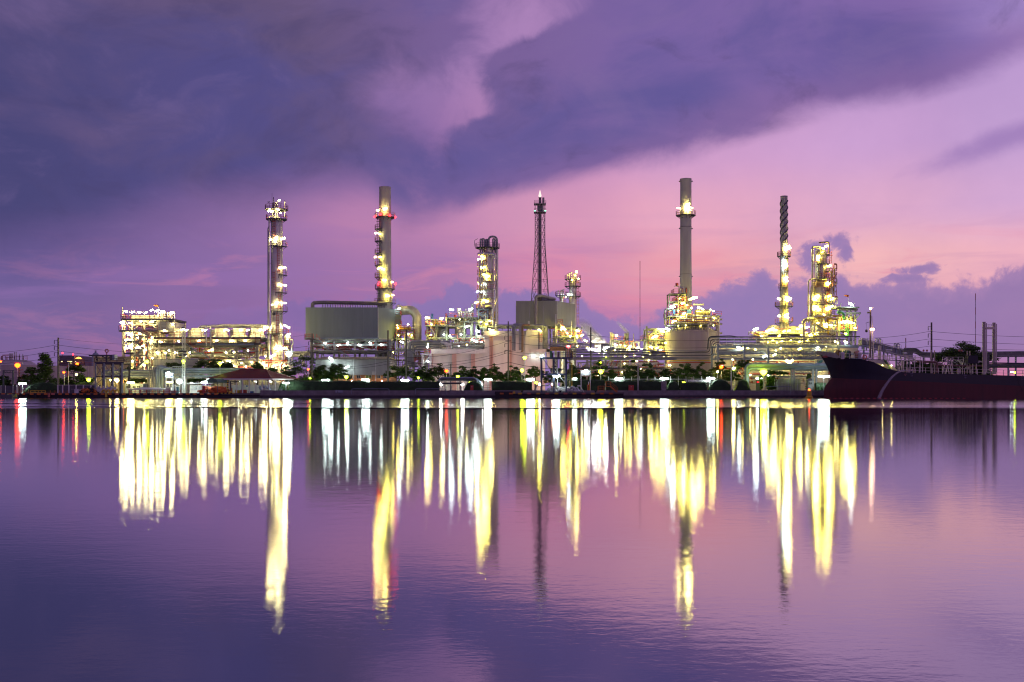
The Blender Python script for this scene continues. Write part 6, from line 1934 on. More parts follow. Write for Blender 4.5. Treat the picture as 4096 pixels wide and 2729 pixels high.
MB().bar((xm + .1, 310, zb - .17), (xb + .1, 321.9, zb - .17), .4, .3).build('base_beam', GSTEEL, fb2)
MB().bar((xm, 309.95, zb), (xm, 309.95, zt), .16).build('corner_post', GALV, fb2)
MB().tube([(X(2143), 308.8, g.z(1318)), (X(2143), 308.8, g.z(1186)), (X(2165), 309.6, g.z(1184)), (X(2222), 316, g.z(1190))], g.s(6.5), 14, 2.2).build('header_pipe', mat('grey_header', (.34, .32, .30), .55, .2), fb2, True)
for i in range(18):
    px = 2152 + i * 4
    yy = 309.8 + (px - 2152) * .09
    MB().tube([(X(px), yy + .6, g.z(1188)), (X(px), yy + .8, g.z(1206))], .13, 5).build('riser_tube', DSTEEL, fb2)
xs = [X(v) for v in (2225, 2262, 2300)]
frame(fb2, xs, [g.z(1345), g.z(1310)], 311, 318, .4, GSTEEL, brace=[(0, 1, '/'), (1, 1, '\\'), (0, 0, '/')])
for px in (2222, 2227, 2285, 2113, 2117):
    MB().tube([(X(px), 309, g.z(1345)), (X(px), 309, g.z(1258 if px < 2230 and px > 2200 else 1285))], .13, 6).build('vent_pipe', CLAD, fb2)
deck(fb2, X(2224), X(2318), 308.6, 318, g.z(1347), PALERED, GSTEEL, .25, 'f', 1.1, .08)
stair(fb2, (X(2240), 308.4, g.z(1300)), (X(2272), 308.4, g.z(1345)), .9, GALV, RED)
deck(fb2, X(2230), X(2248), 308.2, 310, g.z(1295), PALERED, STEEL, .15, 'fr', 1.1, .08)
MB().lathe(X(2318), 318, [(g.s(8), g.z(1322)), (g.s(8), g.z(1304)), (g.s(2), g.z(1300))], 14).build('cyclone', GSTEEL, fb2, True)
clutter(fb2, X(2200), X(2330), g.z(1390), g.z(1310), 309, 316, 60, [GSTEEL, CLAD, GALV, PALERED], (.07, .2), 71, .5)
for px, py, s, lg_ in ((2248, 1312, 1.5, 1), (2256, 1318, 1.5, 1), (2244, 1322, 1.0, 0), (2308, 1325, 1.7, 1), (2279, 1347, 1.6, 0), (2304, 1345, 1.1, 0), (2307, 1352, 1.0, 0), (2326, 1343, 1.4, 1), (2336, 1363, 1.1, 0), (2344, 1367, 1.1, 0), (2268, 1335, .8, 0)):
    floodlight(fb2, (X(px), 307.2, g.z(py)), L_YEL, s, long=bool(lg_), pole=(X(px), 307.2, g.z(py + 26)) if py > 1340 else None)
# slim columns behind it
g = G(330)
X = g.x
for cxp, rp_, yt, lbl, decks, lamps in ((2291, 15, 1112, 'slim lit column with an antler of pipes and one starry lamp, behind the smaller grey box', (1118, 1146, 1186), ((2304, 1091, L_WARM, 1.9), (2273, 1180, L_COOL, 2.0), (2299, 1105, L_YEL, .9), (2286, 1122, L_YEL, 1), (2312, 1118, L_WARM, 1))),
                                        (2246, 8, 1180, 'short thin column with a railed top next to the slim lit column', (1183,), ((2262, 1190, L_WARM, .7),))):
    t = thing('distillation_column', lbl, 'column', (X(cxp), 330, .95))
    r = g.s(rp_)
    MB().lathe(X(cxp), 330, [(r, .95), (r, g.z(yt + 4)), (r * .6, g.z(yt)), (.1, g.z(yt - 1))], 20).build('shell', CLAD, t, True)
    for py in decks:
        ringdeck(t, X(cxp), 330, r * .9, r + 1.3, -200, 20, g.z(py), PALERED, DSTEEL)
    ladder(t, X(cxp + rp_ * 1.3), 329, g.z(1300), g.z(decks[0]), PALERED, .6, .09)
    for i, dx in enumerate((-24, -16, -8, 2, 8, 14) if rp_ > 10 else (-16, -3, 6)):
        zt_ = g.z(yt - 14 - (i % 3) * 3)
        pipe(t, [(X(cxp + dx * .9), 328.6 + i * .2, g.z(yt + 10)), (X(cxp + dx * .9), 328.6 + i * .2, zt_), (X(cxp + dx * .9 + 5), 328.6 + i * .2, zt_)], .2, CLAD, .3, n=6)
    for py in range(yt + 20, 1300, 20):
        MB().lathe(X(cxp), 330, [(r, g.z(py + .8)), (r * 1.05, g.z(py + .8)), (r * 1.05, g.z(py)), (r, g.z(py))], 20, cap=False).build('ring_band', GALV, t, True)
    for px, py, m, s in lamps:
        floodlight(t, (X(px), 330 - r - 1.2, g.z(py)), m, s, pole=(X(px), 330 - r - 1.2, g.z(py + 20)), long=False)

# ================================================================== pipe racks in the centre
g = G(272)
X = g.x
cr_ = thing('pipe_rack', 'wide rack of many stacked grey pipes behind the central jetty gantry', 'pipe rack', (X(2450), 276, .95))
q = random.Random(77)
for i, py in enumerate((1366, 1371, 1376, 1381, 1387, 1393, 1399)):
    xb_ = X(2448 - i * 3) if i < 5 else X(2560)
    pipe(cr_, [(X(2196), 282 - i * .6, g.z(py)), (xb_, 282 - i * .6, g.z(py + q.uniform(-1, 1)))], .09 + .03 * (i % 2), STEEL if i % 3 else CLAD, 0, n=8)
for i, py in enumerate((1388, 1394, 1400, 1406, 1411, 1417, 1423, 1429, 1434)):
    xa_ = 2286 + (i % 3) * 5
    pts = [(X(xa_), 276 - i * .4, g.z(py)), (X(2540 + (i % 2) * 26), 276 - i * .4, g.z(py + (3 if i < 3 else 0))), (X(2672), 276 - i * .4, g.z(1408 + i * 3.2))]
    pipe(cr_, pts, .085 + .03 * (i % 2), DSTEEL if i % 2 else STEEL, .6, n=8)
for i, px in enumerate((2262, 2268, 2274, 2280, 2286, 2291)):
    pipe(cr_, [(X(2200), 270.6 + i * .3, g.z(1388 + i * 2.4)), (X(px), 270.6 + i * .3, g.z(1388 + i * 2.4)), (X(px), 270.6 + i * .3, g.z(1440))], .2 if i % 2 else .13, CLADR if i % 2 else DSTEEL, .9)
for i, (px, py) in enumerate(((2406, 1382), (2430, 1396))):
    pipe(cr_, [(X(px), 270.2, g.z(py + 26)), (X(px), 270.2, g.z(py)), (X(px + 26), 270.5, g.z(py - 1))], g.s(5.5), STEEL, 1.0, n=12)
for i, (py, r, xb_) in enumerate(((1411, .08, 2672), (1421, .09, 2672), (1433, .16, 2830))):
    pipe(cr_, [(X(2290), 270 + i * .2, g.z(py)), (X(xb_), 270 + i * .2, g.z(py + .5))], r, STEEL, 0)
for px in range(2300, 2690, 33):
    st(cr_, 'pipe_stanchion', (X(px), 269.4, g.z(1439)), (X(px), 269.4, g.z(1405)), .14, STEEL)
for py in (1439, 1474):
    st(cr_, 'rack_beam', (X(2284), 269.6, g.z(py)), (X(2700), 269.6, g.z(py)), .4, DSTEEL if py > 1450 else STEEL)
for px in (2300, 2346, 2420, 2480, 2590, 2658):
    st(cr_, 'rack_post', (X(px), 270, .95), (X(px), 270, g.z(1438)), .4, STEEL)
for px in (2424, 2440, 2462, 2480):
    st(cr_, 'rack_brace', (X(px), 271, g.z(1466)), (X(px + 8), 271, g.z(1444)), .2, PALERED)
clutter(cr_, X(2290), X(2700), g.z(1510), g.z(1445), 271, 277, 90, [STEEL, GALV, CLAD, CREAM, PALERED, CLAD], (.06, .2), 81, .4)
for px, py, m in ((2420, 1430, L_LIME), (2588, 1443, L_WARM), (2493, 1456, L_WARM), (2484, 1490, L_WARM), (2557, 1477, L_WARM), (2594, 1489, L_COOL), (2668, 1463, L_WARM), (2674, 1463, L_WARM), (2593, 1419, L_YEL), (2320, 1378, L_YEL), (2360, 1384, L_YEL), (2400, 1376, L_YEL), (2440, 1402, L_WARM), (2480, 1412, L_YEL), (2520, 1420, L_WARM), (2560, 1414, L_YEL), (2620, 1424, L_YEL), (2340, 1418, L_WARM), (2538, 1445, L_WARM), (2542, 1447, L_WARM), (2389, 1502, L_WARM)):
    floodlight(cr_, (X(px), 268.8 if py > 1428 else 283.5, g.z(py)), m, .8 if py > 1428 else 1.3, long=False)  # most of those behind the pipes are added to brighten the gaps
# small units in the gap
g = G(300)
X = g.x
su = thing('process_unit', 'small yellow lit process unit with a stubby steaming stack between the racks', 'process unit', (X(2490), 303, .95))
frame(su, [X(2446), X(2478), X(2498)], [g.z(1390), g.z(1362)], 300, 305, .3, GSTEEL)
deck(su, X(2445), X(2500), 299.4, 305.4, g.z(1362), PALERED, GSTEEL, .2, 'fr', 1.1, .08)
for px, yt, r in ((2447, 1330, .4), (2455, 1334, .22), (2536, 1334, .12)):
    MB().tube([(X(px), 301, .95), (X(px), 301, g.z(yt))], r, 8).build('vent_pipe', CLAD, su, True)
MB().lathe(X(2512), 304, [(g.s(9.5), .95), (g.s(9.5), g.z(1332)), (g.s(10), g.z(1332)), (g.s(10), g.z(1331)), (g.s(8.5), g.z(1331)), (g.s(8.5), g.z(1340))], 20, cap=False).build('stub_stack', GSTEEL, su, True)
for py in (1366, 1372, 1378):
    MB().lathe(X(2512), 304, [(g.s(9.5), g.z(py + 2)), (g.s(12), g.z(py + 2)), (g.s(12), g.z(py)), (g.s(9.5), g.z(py))], 20, cap=False).build('ring_band', GALV, su, True)
pipe(su, [(X(2526), 303, g.z(1365)), (X(2536), 303, g.z(1366)), (X(2541), 303, g.z(1380)), (X(2541), 303, g.z(1396))], .42, CLAD, 1.2, n=10)
clutter(su, X(2446), X(2560), g.z(1420), g.z(1362), 300, 304, 44, [CLAD, CREAM, PALERED, GALV], (.07, .2), 83, .5)
for px, py, m, s, lg_ in ((2464, 1343, L_YEL, 1.6, 0), (2461, 1380, L_COOL, 1.4, 1), (2517, 1388, L_WARM, 1.6, 1), (2510, 1396, L_WARM, 1.8, 1), (2516, 1402, L_WARM, 1.2, 0), (2549, 1391, L_WARM, 1.5, 1), (2562, 1399, L_COOL, 1.9, 1), (2480, 1380, L_YEL, .8, 0), (2498, 1384, L_YEL, .8, 0)):
    floodlight(su, (X(px), 298.6, g.z(py)), m, s, long=bool(lg_), pole=(X(px), 298.6, g.z(py + 20)) if py < 1350 else None)
su2 = thing('process_unit', 'tall yellow lit braced steel unit close against the wide cream pink tank', 'process unit', (X(2630), 303, .95))
frame(su2, [X(2586), X(2624), X(2672)], [g.z(1384), g.z(1358), g.z(1314)], 300, 305, .45, GSTEEL, brace=[(0, 2, '/'), (1, 2, '\\'), (0, 1, '/'), (1, 1, '\\')])
st(su2, 'tall_post', (X(2586), 299.6, .95), (X(2586), 299.6, g.z(1306)), .5, GSTEEL)
deck(su2, X(2570), X(2675), 299, 305.6, g.z(1358), PALERED, GSTEEL, .25, 'fl', 1.1, .08)
MB().lathe(X(2646), 301, [(.9, g.z(1334)), (.9, g.z(1320)), (.6, g.z(1317))], 12).build('reactor', CLAD, su2, True)
clutter(su2, X(2588), X(2672), g.z(1430), g.z(1318), 300, 304, 70, [CLAD, YELLOW, CREAM, PALERED, GALV], (.07, .2), 84, .6)
for px, py, m, s in ((2634, 1317, L_YEL, 1.2), (2647, 1325, L_YEL, 1.9), (2612, 1350, L_YEL, 1.7), (2622, 1346, L_WARM, 1.4), (2668, 1317, L_COOL, 1.9), (2602, 1389, L_WARM, 1.6), (2627, 1392, L_YEL, 1.4), (2640, 1400, L_YEL, 1.2), (2660, 1372, L_YEL, 1.1), (2600, 1420, L_YEL, 1.0), (2650, 1425, L_YEL, 1.0)):
    floodlight(su2, (X(px), 298.6, g.z(py)), m, s)
# steam
def steam(label, g, pts, w0, w1, dens):
    m = bpy.data.materials.new('steam')
    m.use_nodes = True
    t = NT(m.node_tree)
    t.n.clear()
    v = t.n.new('ShaderNodeVolumePrincipled')
    v.inputs['Color'].default_value = (.95, .93, .9, 1)
    geo = t.n.new('ShaderNodeNewGeometry')
    sp_ = t.n.new('ShaderNodeSeparateXYZ')
    t.l.new(geo.outputs['Position'], sp_.inputs[0])
    n = t.noise(geo.outputs['Position'], .16, 2, .5, .4)
    p0, p1 = g.p(*pts[0]), g.p(*pts[-1])
    tt = t.lin(sp_.outputs[2], p0[2], p1[2], 0.0, 1.0)
    ax = t.sub(sp_.outputs[0], t.m('MULTIPLY_ADD', tt, p1[0] - p0[0], p0[0]))
    ay = t.sub(sp_.outputs[1], p0[1])
    rad = t.m('SQRT', t.add(t.mul(ax, ax), t.mul(ay, ay)))
    core = t.sub(1.0, t.step(t.add(rad, t.mul(t.sub(n, .5), w0)), w0 * .15, w0 * .95))
    t.put(v.inputs['Density'], t.mul(t.mul(core, t.sub(1.0, t.step(tt, 0.25, 1.0))), dens))
    o = t.n.new('ShaderNodeOutputMaterial')
    t.l.new(v.outputs[0], o.inputs['Volume'])
    b = MB()
    b.tube([g.p(x, y) for x, y in pts], w0, 14, r2=w1)
    ob = b.build('steam_plume', m)
    tag(ob, label, 'steam')


steam('pale steam cloud drifting up between the small stack and the smaller grey box', G(314), [(2420, 1400), (2392, 1365), (2365, 1331), (2337, 1296), (2310, 1262)], g.s(40), g.s(38), 1.1)
steam('thin wisp of steam rising from the stubby stack', G(304), [(2514, 1336), (2498, 1318), (2482, 1300), (2464, 1280)], g.s(13), g.s(15), 1.0)

stl = thing('added_light_mast', 'added unseen floodlight mast lighting the pale steam cloud from below', 'mast', (G(313).x(2415), 313, .95))  # mast and lamps added so that the steam shows bright
st(stl, 'mast_pole', (G(313).x(2415), 313, .95), (G(313).x(2415), 313, G(313).z(1400)), .3, STEEL)
for px, py in ((2395, 1404), (2415, 1408), (2435, 1403), (2450, 1399)):
    floodlight(stl, (G(312).x(px - 30), 312, G(312).z(py - 6)), L_ADDED, 3.0)
    floodlight(stl, (G(316).x(px), 316, G(316).z(py)), L_YEL, 3.0)
# ================================================================== wide tank with the platforms and chimney on it
g = G(292)
X = g.x
wt2 = thing('storage_tank', 'wide cream pink tank carrying a crowded round working deck on its roof', 'tank', (X(2782), 304, .95))
cx, r = X(2782), g.s(105)
cyy = 292 + r
MB().lathe(cx, cyy, [(r, .95), (r, g.z(1326)), (r * 1.01, g.z(1325)), (r * 1.01, g.z(1322)), (r * .72, g.z(1306)), (r * .3, g.z(1300)), (.1, g.z(1299))], 56).build('shell', TANKM, wt2, True)
MB().lathe(cx, cyy, [(r * 1.003, g.z(1452)), (r * 1.006, g.z(1452)), (r * 1.006, g.z(1448)), (r * 1.003, g.z(1448))], 56, cap=False).build('red_stripe', RED, wt2, True)
MB().lathe(cx, cyy, [(r * 1.003, g.z(1444)), (r * 1.006, g.z(1444)), (r * 1.006, g.z(1440)), (r * 1.003, g.z(1440))], 56, cap=False).build('yellow_stripe', YELLOW, wt2, True)
zd = g.z(1296)
MB().sector(cx, cyy, 0.5, r * 1.03, 0, 360, zd - .16, zd, 40).build('working_deck', STEEL, wt2)
for i in range(27):
    th = R(-176 + i * 6.6)
    c, s = math.cos(th), math.sin(th)
    st(wt2, 'deck_post', (cx + r * .96 * c, cyy + r * .96 * s, g.z(1322)), (cx + r * .99 * c, cyy + r * .99 * s, zd - .3), .11, STEEL)
for k_, (rr_, z_, m_) in enumerate(((1.02, zd + .6, RED), (1.02, zd + 1.15, PALERED))):
    MB().tube(arc(cx, cyy, r * rr_, -175, -5, z_, 36), .06, 5).build('hand_rail', m_, wt2)
for i in range(36):
    th = R(-175 + i * 4.86)
    st(wt2, 'rail_post', (cx + r * 1.02 * math.cos(th), cyy + r * 1.02 * math.sin(th), zd), (cx + r * 1.02 * math.cos(th), cyy + r * 1.02 * math.sin(th), zd + 1.15), .08, PALERED)
for i, (a0, a1, zz, rr_) in enumerate(((-100, -12, 1262, .9), (-95, -10, 1266, .95), (-120, -20, 1277, .97), (-60, 0, 1284, 1.05), (-150, -60, 1286, .98))):
    MB().tube(arc(cx, cyy, r * rr_, a0, a1, g.z(zz), 16), .2, 8).build('ring_pipe', CLAD if i % 2 else GALV, wt2, True)
g = G(296)
X = g.x
clutter(wt2, X(2690), X(2870), g.z(1293), g.z(1258), 293.5, 303, 90, [CLAD, GALV, RED, CREAM, YELLOW, GALV], (.06, .18), 91, .55)
deck(wt2, X(2672), X(2770), 296, 305, g.z(1264), RED, GSTEEL, .25, 'fl', 1.2, .08, 1.3)
deck(wt2, X(2850), X(2886), 296, 305, g.z(1262), RED, GSTEEL, .25, 'f', 1.1, .08, 1.3)
frame(wt2, [X(2680), X(2716), X(2742)], [g.z(1237), g.z(1205), g.z(1173)], 297, 301, .32, GSTEEL, base=zd)
for py, a, b_ in ((1237, 2706, 2768), (1205, 2701, 2748), (1173, 2697, 2747)):
    deck(wt2, X(a), X(b_), 296.5, 302, g.z(py), RED, DSTEEL, .25, 'fl', 1.2, .085, 1.2)
drum(wt2, X(2728), 299, g.z(1270), g.z(1182), g.s(9), CLAD)
clutter(wt2, X(2706), X(2748), g.z(1260), g.z(1176), 297, 300, 34, [CLAD, YELLOW, CREAM, RED], (.07, .18), 92, .6)
st(wt2, 'jib', (X(2718), 297, g.z(1172)), (X(2718), 297, g.z(1144)), .22, CREAM)
st(wt2, 'jib', (X(2699), 297, g.z(1144)), (X(2719), 297, g.z(1144)), .22, CREAM)
MB().lathe(X(2710), 297, [(.2, g.z(1142)), (.42, g.z(1141)), (.42, g.z(1132)), (.2, g.z(1131))], 8).build('red_lantern', RED, wt2, True)
pipe(wt2, [(X(2724), 297.5, g.z(1172)), (X(2724), 297.5, g.z(1148)), (X(2738), 297.5, g.z(1150)), (X(2741), 297.5, g.z(1165))], .2, CLAD, .6)
hdrum(wt2, X(2781), X(2846), 297, g.z(1249), g.s(12), mat('gold_cladding', (.50, .44, .26), .3, .8, .15, .5), 'drum')
hdrum(wt2, X(2778), X(2824), 299, g.z(1215), g.s(4), CLAD, 'drum')
pipe(wt2, [(X(2659), 296, g.z(1300)), (X(2659), 296, g.z(1236)), (X(2682), 296, g.z(1236))], .2, STEEL, .9)
pipe(wt2, [(X(2690), 296, g.z(1236)), (X(2690), 296, g.z(1218)), (X(2710), 296.5, g.z(1217))], .3, CLAD, 1.0)
for px in (2692, 2748, 2756):
    MB().box(X(px), X(px + 8), 295.6, 297, g.z(1258), g.z(1240)).build('blue_cabinet', BLUEP, wt2)
pipe(wt2, [(X(2818), 290.4, g.z(1376)), (X(2818), 290.4, g.z(1302)), (X(2840), 291, g.z(1302))], .2, CREAM, .6)
for px in (2871, 2877):
    pipe(wt2, [(X(px), 297, .95), (X(px), 297, g.z(1266))], .3, CREAM, 0)
for py in (1274, 1293, 1330):
    pipe(wt2, [(X(2868), 300, g.z(py)), (X(2900), 300, g.z(py))], .28, CREAM, 0)
st(wt2, 'outrigger', (X(2865), 297, g.z(1322)), (X(2884), 298, g.z(1296)), .3, DSTEEL)
for px, py, m, s, lg_ in ((2688, 1229, L_COOL, 2.1, 1), (2728, 1214, L_YEL, 1.7, 1), (2716, 1196, L_YEL, .9, 0), (2768, 1194, L_YEL, 2.2, 1), (2779, 1193, L_WARM, 1.8, 1), (2794, 1233, L_WARM, 1.8, 1), (2763, 1233, L_YEL, 1.4, 0), (2710, 1244, L_YEL, 1.2, 0), (2732, 1256, L_COOL, 1.4, 1), (2694, 1286, L_YEL, 1.8, 1), (2687, 1291, L_YEL, 1.1, 0), (2853, 1274, L_YEL, 1.2, 0),
                         (2838, 1240, L_YEL, 1.2, 0), (2806, 1238, L_YEL, 1.3, 1), (2720, 1270, L_YEL, 1.0, 0), (2770, 1282, L_YEL, 1.0, 0), (2820, 1276, L_YEL, 1.0, 0), (2744, 1222, L_YEL, 1.3, 0), (2850, 1246, L_WARM, 1.2, 0), (2755, 1200, L_YEL, 1.4, 0), (2740, 1303, L_YEL, .8, 0), (2800, 1304, L_YEL, .7, 0), (2850, 1303, L_YEL, .6, 0), (2710, 1304, L_YEL, .6, 0), (2790, 1288, L_YEL, .8, 0)):
    floodlight(wt2, (X(px), 294.6, g.z(py)), m, s, long=bool(lg_))
g = G(306)
X = g.x
sk2 = thing('chimney_stack', 'tallest plain chimney with one lit collar, rising from the wide cream pink tank', 'chimney', (X(2751), 309, .95))
cx = X(2750)
MB().lathe(cx, 309, [(g.s(24), .95), (g.s(24), g.z(1120)), (g.s(22.6), g.z(1000)), (g.s(22.6), g.z(712)), (g.s(23.6), g.z(710)), (g.s(23.6), g.z(708)), (g.s(20), g.z(708)), (g.s(20), g.z(715))], 36, cap=False).build('shell', STACKM, sk2, True)
for py in (758, 806, 852, 902, 950, 1000, 1046, 1093, 1140):
    thick = py in (902, 1093)
    MB().lathe(cx, 309, [(g.s(22.6), g.z(py + 1.2)), (g.s(24.2 if thick else 23.2), g.z(py + 1.2)), (g.s(24.2 if thick else 23.2), g.z(py)), (g.s(22.6), g.z(py))], 36, cap=False).build('ring_band', DSTEEL if thick else STACKM, sk2, True)
ringdeck(sk2, cx, 309, g.s(22.6), g.s(40), 0, 359, g.z(855), PALERED)
for px in (2726, 2774):
    for py in (716, 907, 1100):
        MB().box(X(px) - .25, X(px) + .25, 308.6, 309.4, g.z(py + 3), g.z(py)).build('lifting_lug', DSTEEL, sk2)
MB().box(X(2744), X(2750), 306.6, 307.2, g.z(1215), g.z(1150)).build('dark_duct', DSTEEL, sk2)
ladder(sk2, X(2756), 307.1, g.z(1200), g.z(1150), GALV, .6, .08)
for px, py, s in ((2752, 826, 2.3), (2721, 826, 1.5), (2773, 826, 1.0), (2748, 836, 1.4), (2756, 815, 1.2), (2760, 838, 1.2)):
    d_ = abs(X(px) - cx)
    rr = g.s(22.6)
    floodlight(sk2, (X(px), 309 - math.sqrt(max(0, rr * rr - d_ * d_)) - (.8 if d_ < rr else .2), g.z(py)), L_WARM, s, pole=(X(px) + .3, 309 - .5, g.z(853)) if d_ > rr else None)

# ================================================================== right hand rack with blue trusses
g = G(266)
X = g.x
rr_ = thing('pipe_rack', 'long steel blue trussed pipe rack stepping up beside the wide cream pink tank', 'pipe rack', (X(3150), 270, .95))
lev = (1353, 1360, 1366, 1373, 1379)
for i, py in enumerate(lev):
    x1 = 2822 + i * 7
    pipe(rr_, [(X(2560), 262 + i * .5, g.z(1406 + i * 6)), (X(x1), 262 + i * .5, g.z(1406 + i * 6)), (X(x1 + 2), 262 + i * .5, g.z(py)), (X(3340), 262 + i * .5, g.z(py - 1 + i * .4)), (X(3450), 272 + i * .5, g.z(py - 2))], .1, DSTEEL if i % 2 else STEEL, 1.0, n=8)
pipe(rr_, [(X(2818), 261.6, g.z(1400)), (X(2821), 261.6, g.z(1350)), (X(2912), 261.6, g.z(1348)), (X(2930), 261.6, g.z(1352)), (X(3460), 270, g.z(1344))], .15, DSTEEL, 1.0)
for i, py in enumerate((1358, 1371)):
    pipe(rr_, [(X(2880), 268 + i, g.z(py)), (X(3420), 268 + i, g.z(py))], .09, CLAD if i % 2 else STEEL, 0)
for px in range(2862, 3470, 29):
    st(rr_, 'pipe_stanchion', (X(px), 261, g.z(1384)), (X(px), 261, g.z(1355)), .12, GALV)
for py in (1387, 1416, 1436):
    st(rr_, 'rack_girder', (X(2860), 261.4, g.z(py)), (X(3450), 261.4, g.z(py)), .3, BSTEEL, .32)
    st(rr_, 'rack_girder', (X(2860), 269, g.z(py)), (X(3450), 269, g.z(py)), .3, BSTEEL, .4)
for px in (2856, 2960, 3054, 3330):
    st(rr_, 'rack_post', (X(px), 261.0, .95), (X(px), 261.0, g.z(1382)), .42, BSTEEL)
    st(rr_, 'rack_post', (X(px), 269, .95), (X(px), 269, g.z(1382)), .42, BSTEEL)
for k_, (pa, pb_) in enumerate(((1389, 1414), (1418, 1434))):
    for i, px in enumerate(range(3078, 3330, 23)):
        d_ = 12 if px < 3190 else -12
        st(rr_, 'truss_brace', (X(px - d_), 261.3, g.z(pa)), (X(px + d_), 261.3, g.z(pb_)), .14, BSTEEL)
        st(rr_, 'truss_post', (X(px), 261.35, g.z(pa)), (X(px), 261.35, g.z(pb_)), .12, BSTEEL)
        MB().box(X(px + d_) - .22, X(px + d_) + .22, 261.16, 261.24, g.z(pb_) - .05, g.z(pb_) + .34).build('gusset_plate', BSTEEL, rr_)
for i, py in enumerate((1400, 1404, 1409, 1414, 1425, 1431)):
    pipe(rr_, [(X(2862), 263 + i * .8, g.z(py)), (X(3330), 263 + i * .8, g.z(py))], .13 + .06 * (i % 2), STEEL if i % 3 else CLAD, 0)
clutter(rr_, X(2860), X(3330), g.z(1540), g.z(1440), 264, 270, 110, [CLAD, GALV, CREAM, PALERED, STEEL, CREAM, RED], (.07, .22), 95, .5)
clutter(rr_, X(2865), X(3340), g.z(1434), g.z(1390), 266, 270, 60, [CLAD, GALV, CREAM, STEEL, CREAM], (.06, .18), 96, .5)
for px, py, m, s, lg_ in ((2945, 1392, L_COOL, 1.6, 1), (2960, 1395, L_YEL, 1.0, 0), (3085, 1421, L_WARM, 1.5, 1), (3046, 1427, L_COOL, 1.7, 1), (3140, 1448, L_WARM, 2.4, 1), (3150, 1446, L_WARM, 2.0, 1), (3188, 1396, L_YEL, 1.1, 0), (3255, 1393, L_COOL, 1.3, 1), (3290, 1386, L_YEL, 1.4, 0), (3314, 1370, L_WARM, 1.1, 0), (3325, 1375, L_WARM, 1.0, 0), (3352, 1369, L_WARM, .9, 0), (3360, 1375, L_COOL, 1.2, 0),
                         (3050, 1374, L_YEL, .7, 0), (3086, 1374, L_YEL, .7, 0), (3000, 1440, L_WARM, 1.0, 0), (2920, 1440, L_WARM, 1.0, 0), (3220, 1470, L_WARM, 1.0, 0), (3270, 1480, L_WARM, 1.0, 0), (2935, 1470, L_WARM, 1.2, 1), (3180, 1400, L_YEL, 1.0, 0), (3110, 1395, L_WARM, 1.0, 0), (3010, 1400, L_YEL, 1.0, 0), (3235, 1410, L_YEL, 1.0, 0), (3090, 1404, L_WARM, .9, 0), (2990, 1500, L_WARM, .9, 0)):
    floodlight(rr_, (X(px), 262.8 if py > 1380 else 260.6, g.z(py)), m, s, long=bool(lg_))
bh = thing('rack_backing_walls', 'cream walls added behind the blue trussed pipe rack to catch lamp light', 'building', (X(3000), 280, .95))  # lit walls added to give bright gaps between the rack pipes
MB().box(X(2900), X(3110), 279, 284, .95, g.z(1366)).build('wall', CREAM, bh)
MB().box(X(3330), X(3500), 279, 284, .95, g.z(1372)).build('wall', CREAM, bh)
MB().box(X(3112), X(3328), 280, 284, .95, g.z(1440)).build('wall', CREAM, bh)
for i, px in enumerate((2912, 2942, 2972, 3002, 3032, 3062, 3092, 3340, 3365, 3395, 3420)):
    floodlight(bh, (X(px), 277.4, g.z(1378 + (i * 17) % 30)), L_YEL if i % 3 else L_WARM, .8)  # lamps added behind the pipes to light these walls
for px in (3125, 3165, 3205, 3245, 3285, 2925, 2985, 3045):
    floodlight(bh, (X(px), 277.4, g.z(1452 + (px % 4) * 5)), L_WARM, .8)
# panel with the leaf emblem
pn = thing('emblem_panel', 'cream wall panel with a framed green leaf emblem just behind the ship bow', 'sign', (X(3275), 264, .95))
MB().box(X(3249), X(3300), 263.6, 264, .95, g.z(1438)).build('panel', CREAM, pn)
f = MB()
for a, b_ in (((3258, 1457), (3258, 1442)), ((3258, 1442), (3290, 1440)), ((3290, 1440), (3290, 1457)), ((3290, 1457), (3258, 1457))):
    f.bar((X(a[0]), 263.52, g.z(a[1])), (X(b_[0]), 263.52, g.z(b_[1])), .1)
f.build('emblem_border', BLUEP, pn)
lf = [(3261, 1456), (3260, 1451), (3264, 1446), (3270, 1443), (3279, 1442), (3279, 1448), (3275, 1453), (3269, 1456)]
MB().addf([(X(a), 263.5, g.z(b_)) for a, b_ in lf] + [(X(a), 263.58, g.z(b_)) for a, b_ in lf], [list(range(8)), list(reversed(range(8, 16)))] + [[i, i + 8, (i + 1) % 8 + 8, (i + 1) % 8] for i in range(8)]).build('leaf_emblem', mat('emblem_teal', (.10, .30, .27), .5), pn)
MB().bar((X(3262), 263.46, g.z(1456)), (X(3278), 263.46, g.z(1443)), .07).build('leaf_vein', BLUEP, pn)
# pipe portal at the wall
g = G(250)
X = g.x
pp = thing('pipe_portal', 'dark grey pipes on portal posts above the quay wall, before the blue trussed rack', 'pipe rack', (X(3140), 251, .95))
for i, (py, r) in enumerate(((1459, .33), (1466, .24), (1473, .3), (1479, .22))):
    pipe(pp, [(X(2980 + i * 5), 249 + i * .5, .95), (X(2980 + i * 5), 249 + i * .5, g.z(py)), (X(3330), 249 + i * .5, g.z(py))], r, BSTEEL if i % 2 == 0 else STEEL, 1.1, n=12)
for px in (3163, 3173, 3249, 3262):
    st(pp, 'portal_post', (X(px), 249.4, .95), (X(px), 249.4, g.z(1476)), .4, STEEL)
for py in (1482, 1492):
    st(pp, 'truss_chord', (X(3176), 252, g.z(py)), (X(3300), 252, g.z(py)), .2, BSTEEL)
for px in range(3178, 3296, 14):
    st(pp, 'truss_brace', (X(px), 252, g.z(1491)), (X(px + 7), 252, g.z(1483)), .1, BSTEEL)
    st(pp, 'truss_brace', (X(px + 7), 252, g.z(1483)), (X(px + 14), 252, g.z(1491)), .1, BSTEEL)
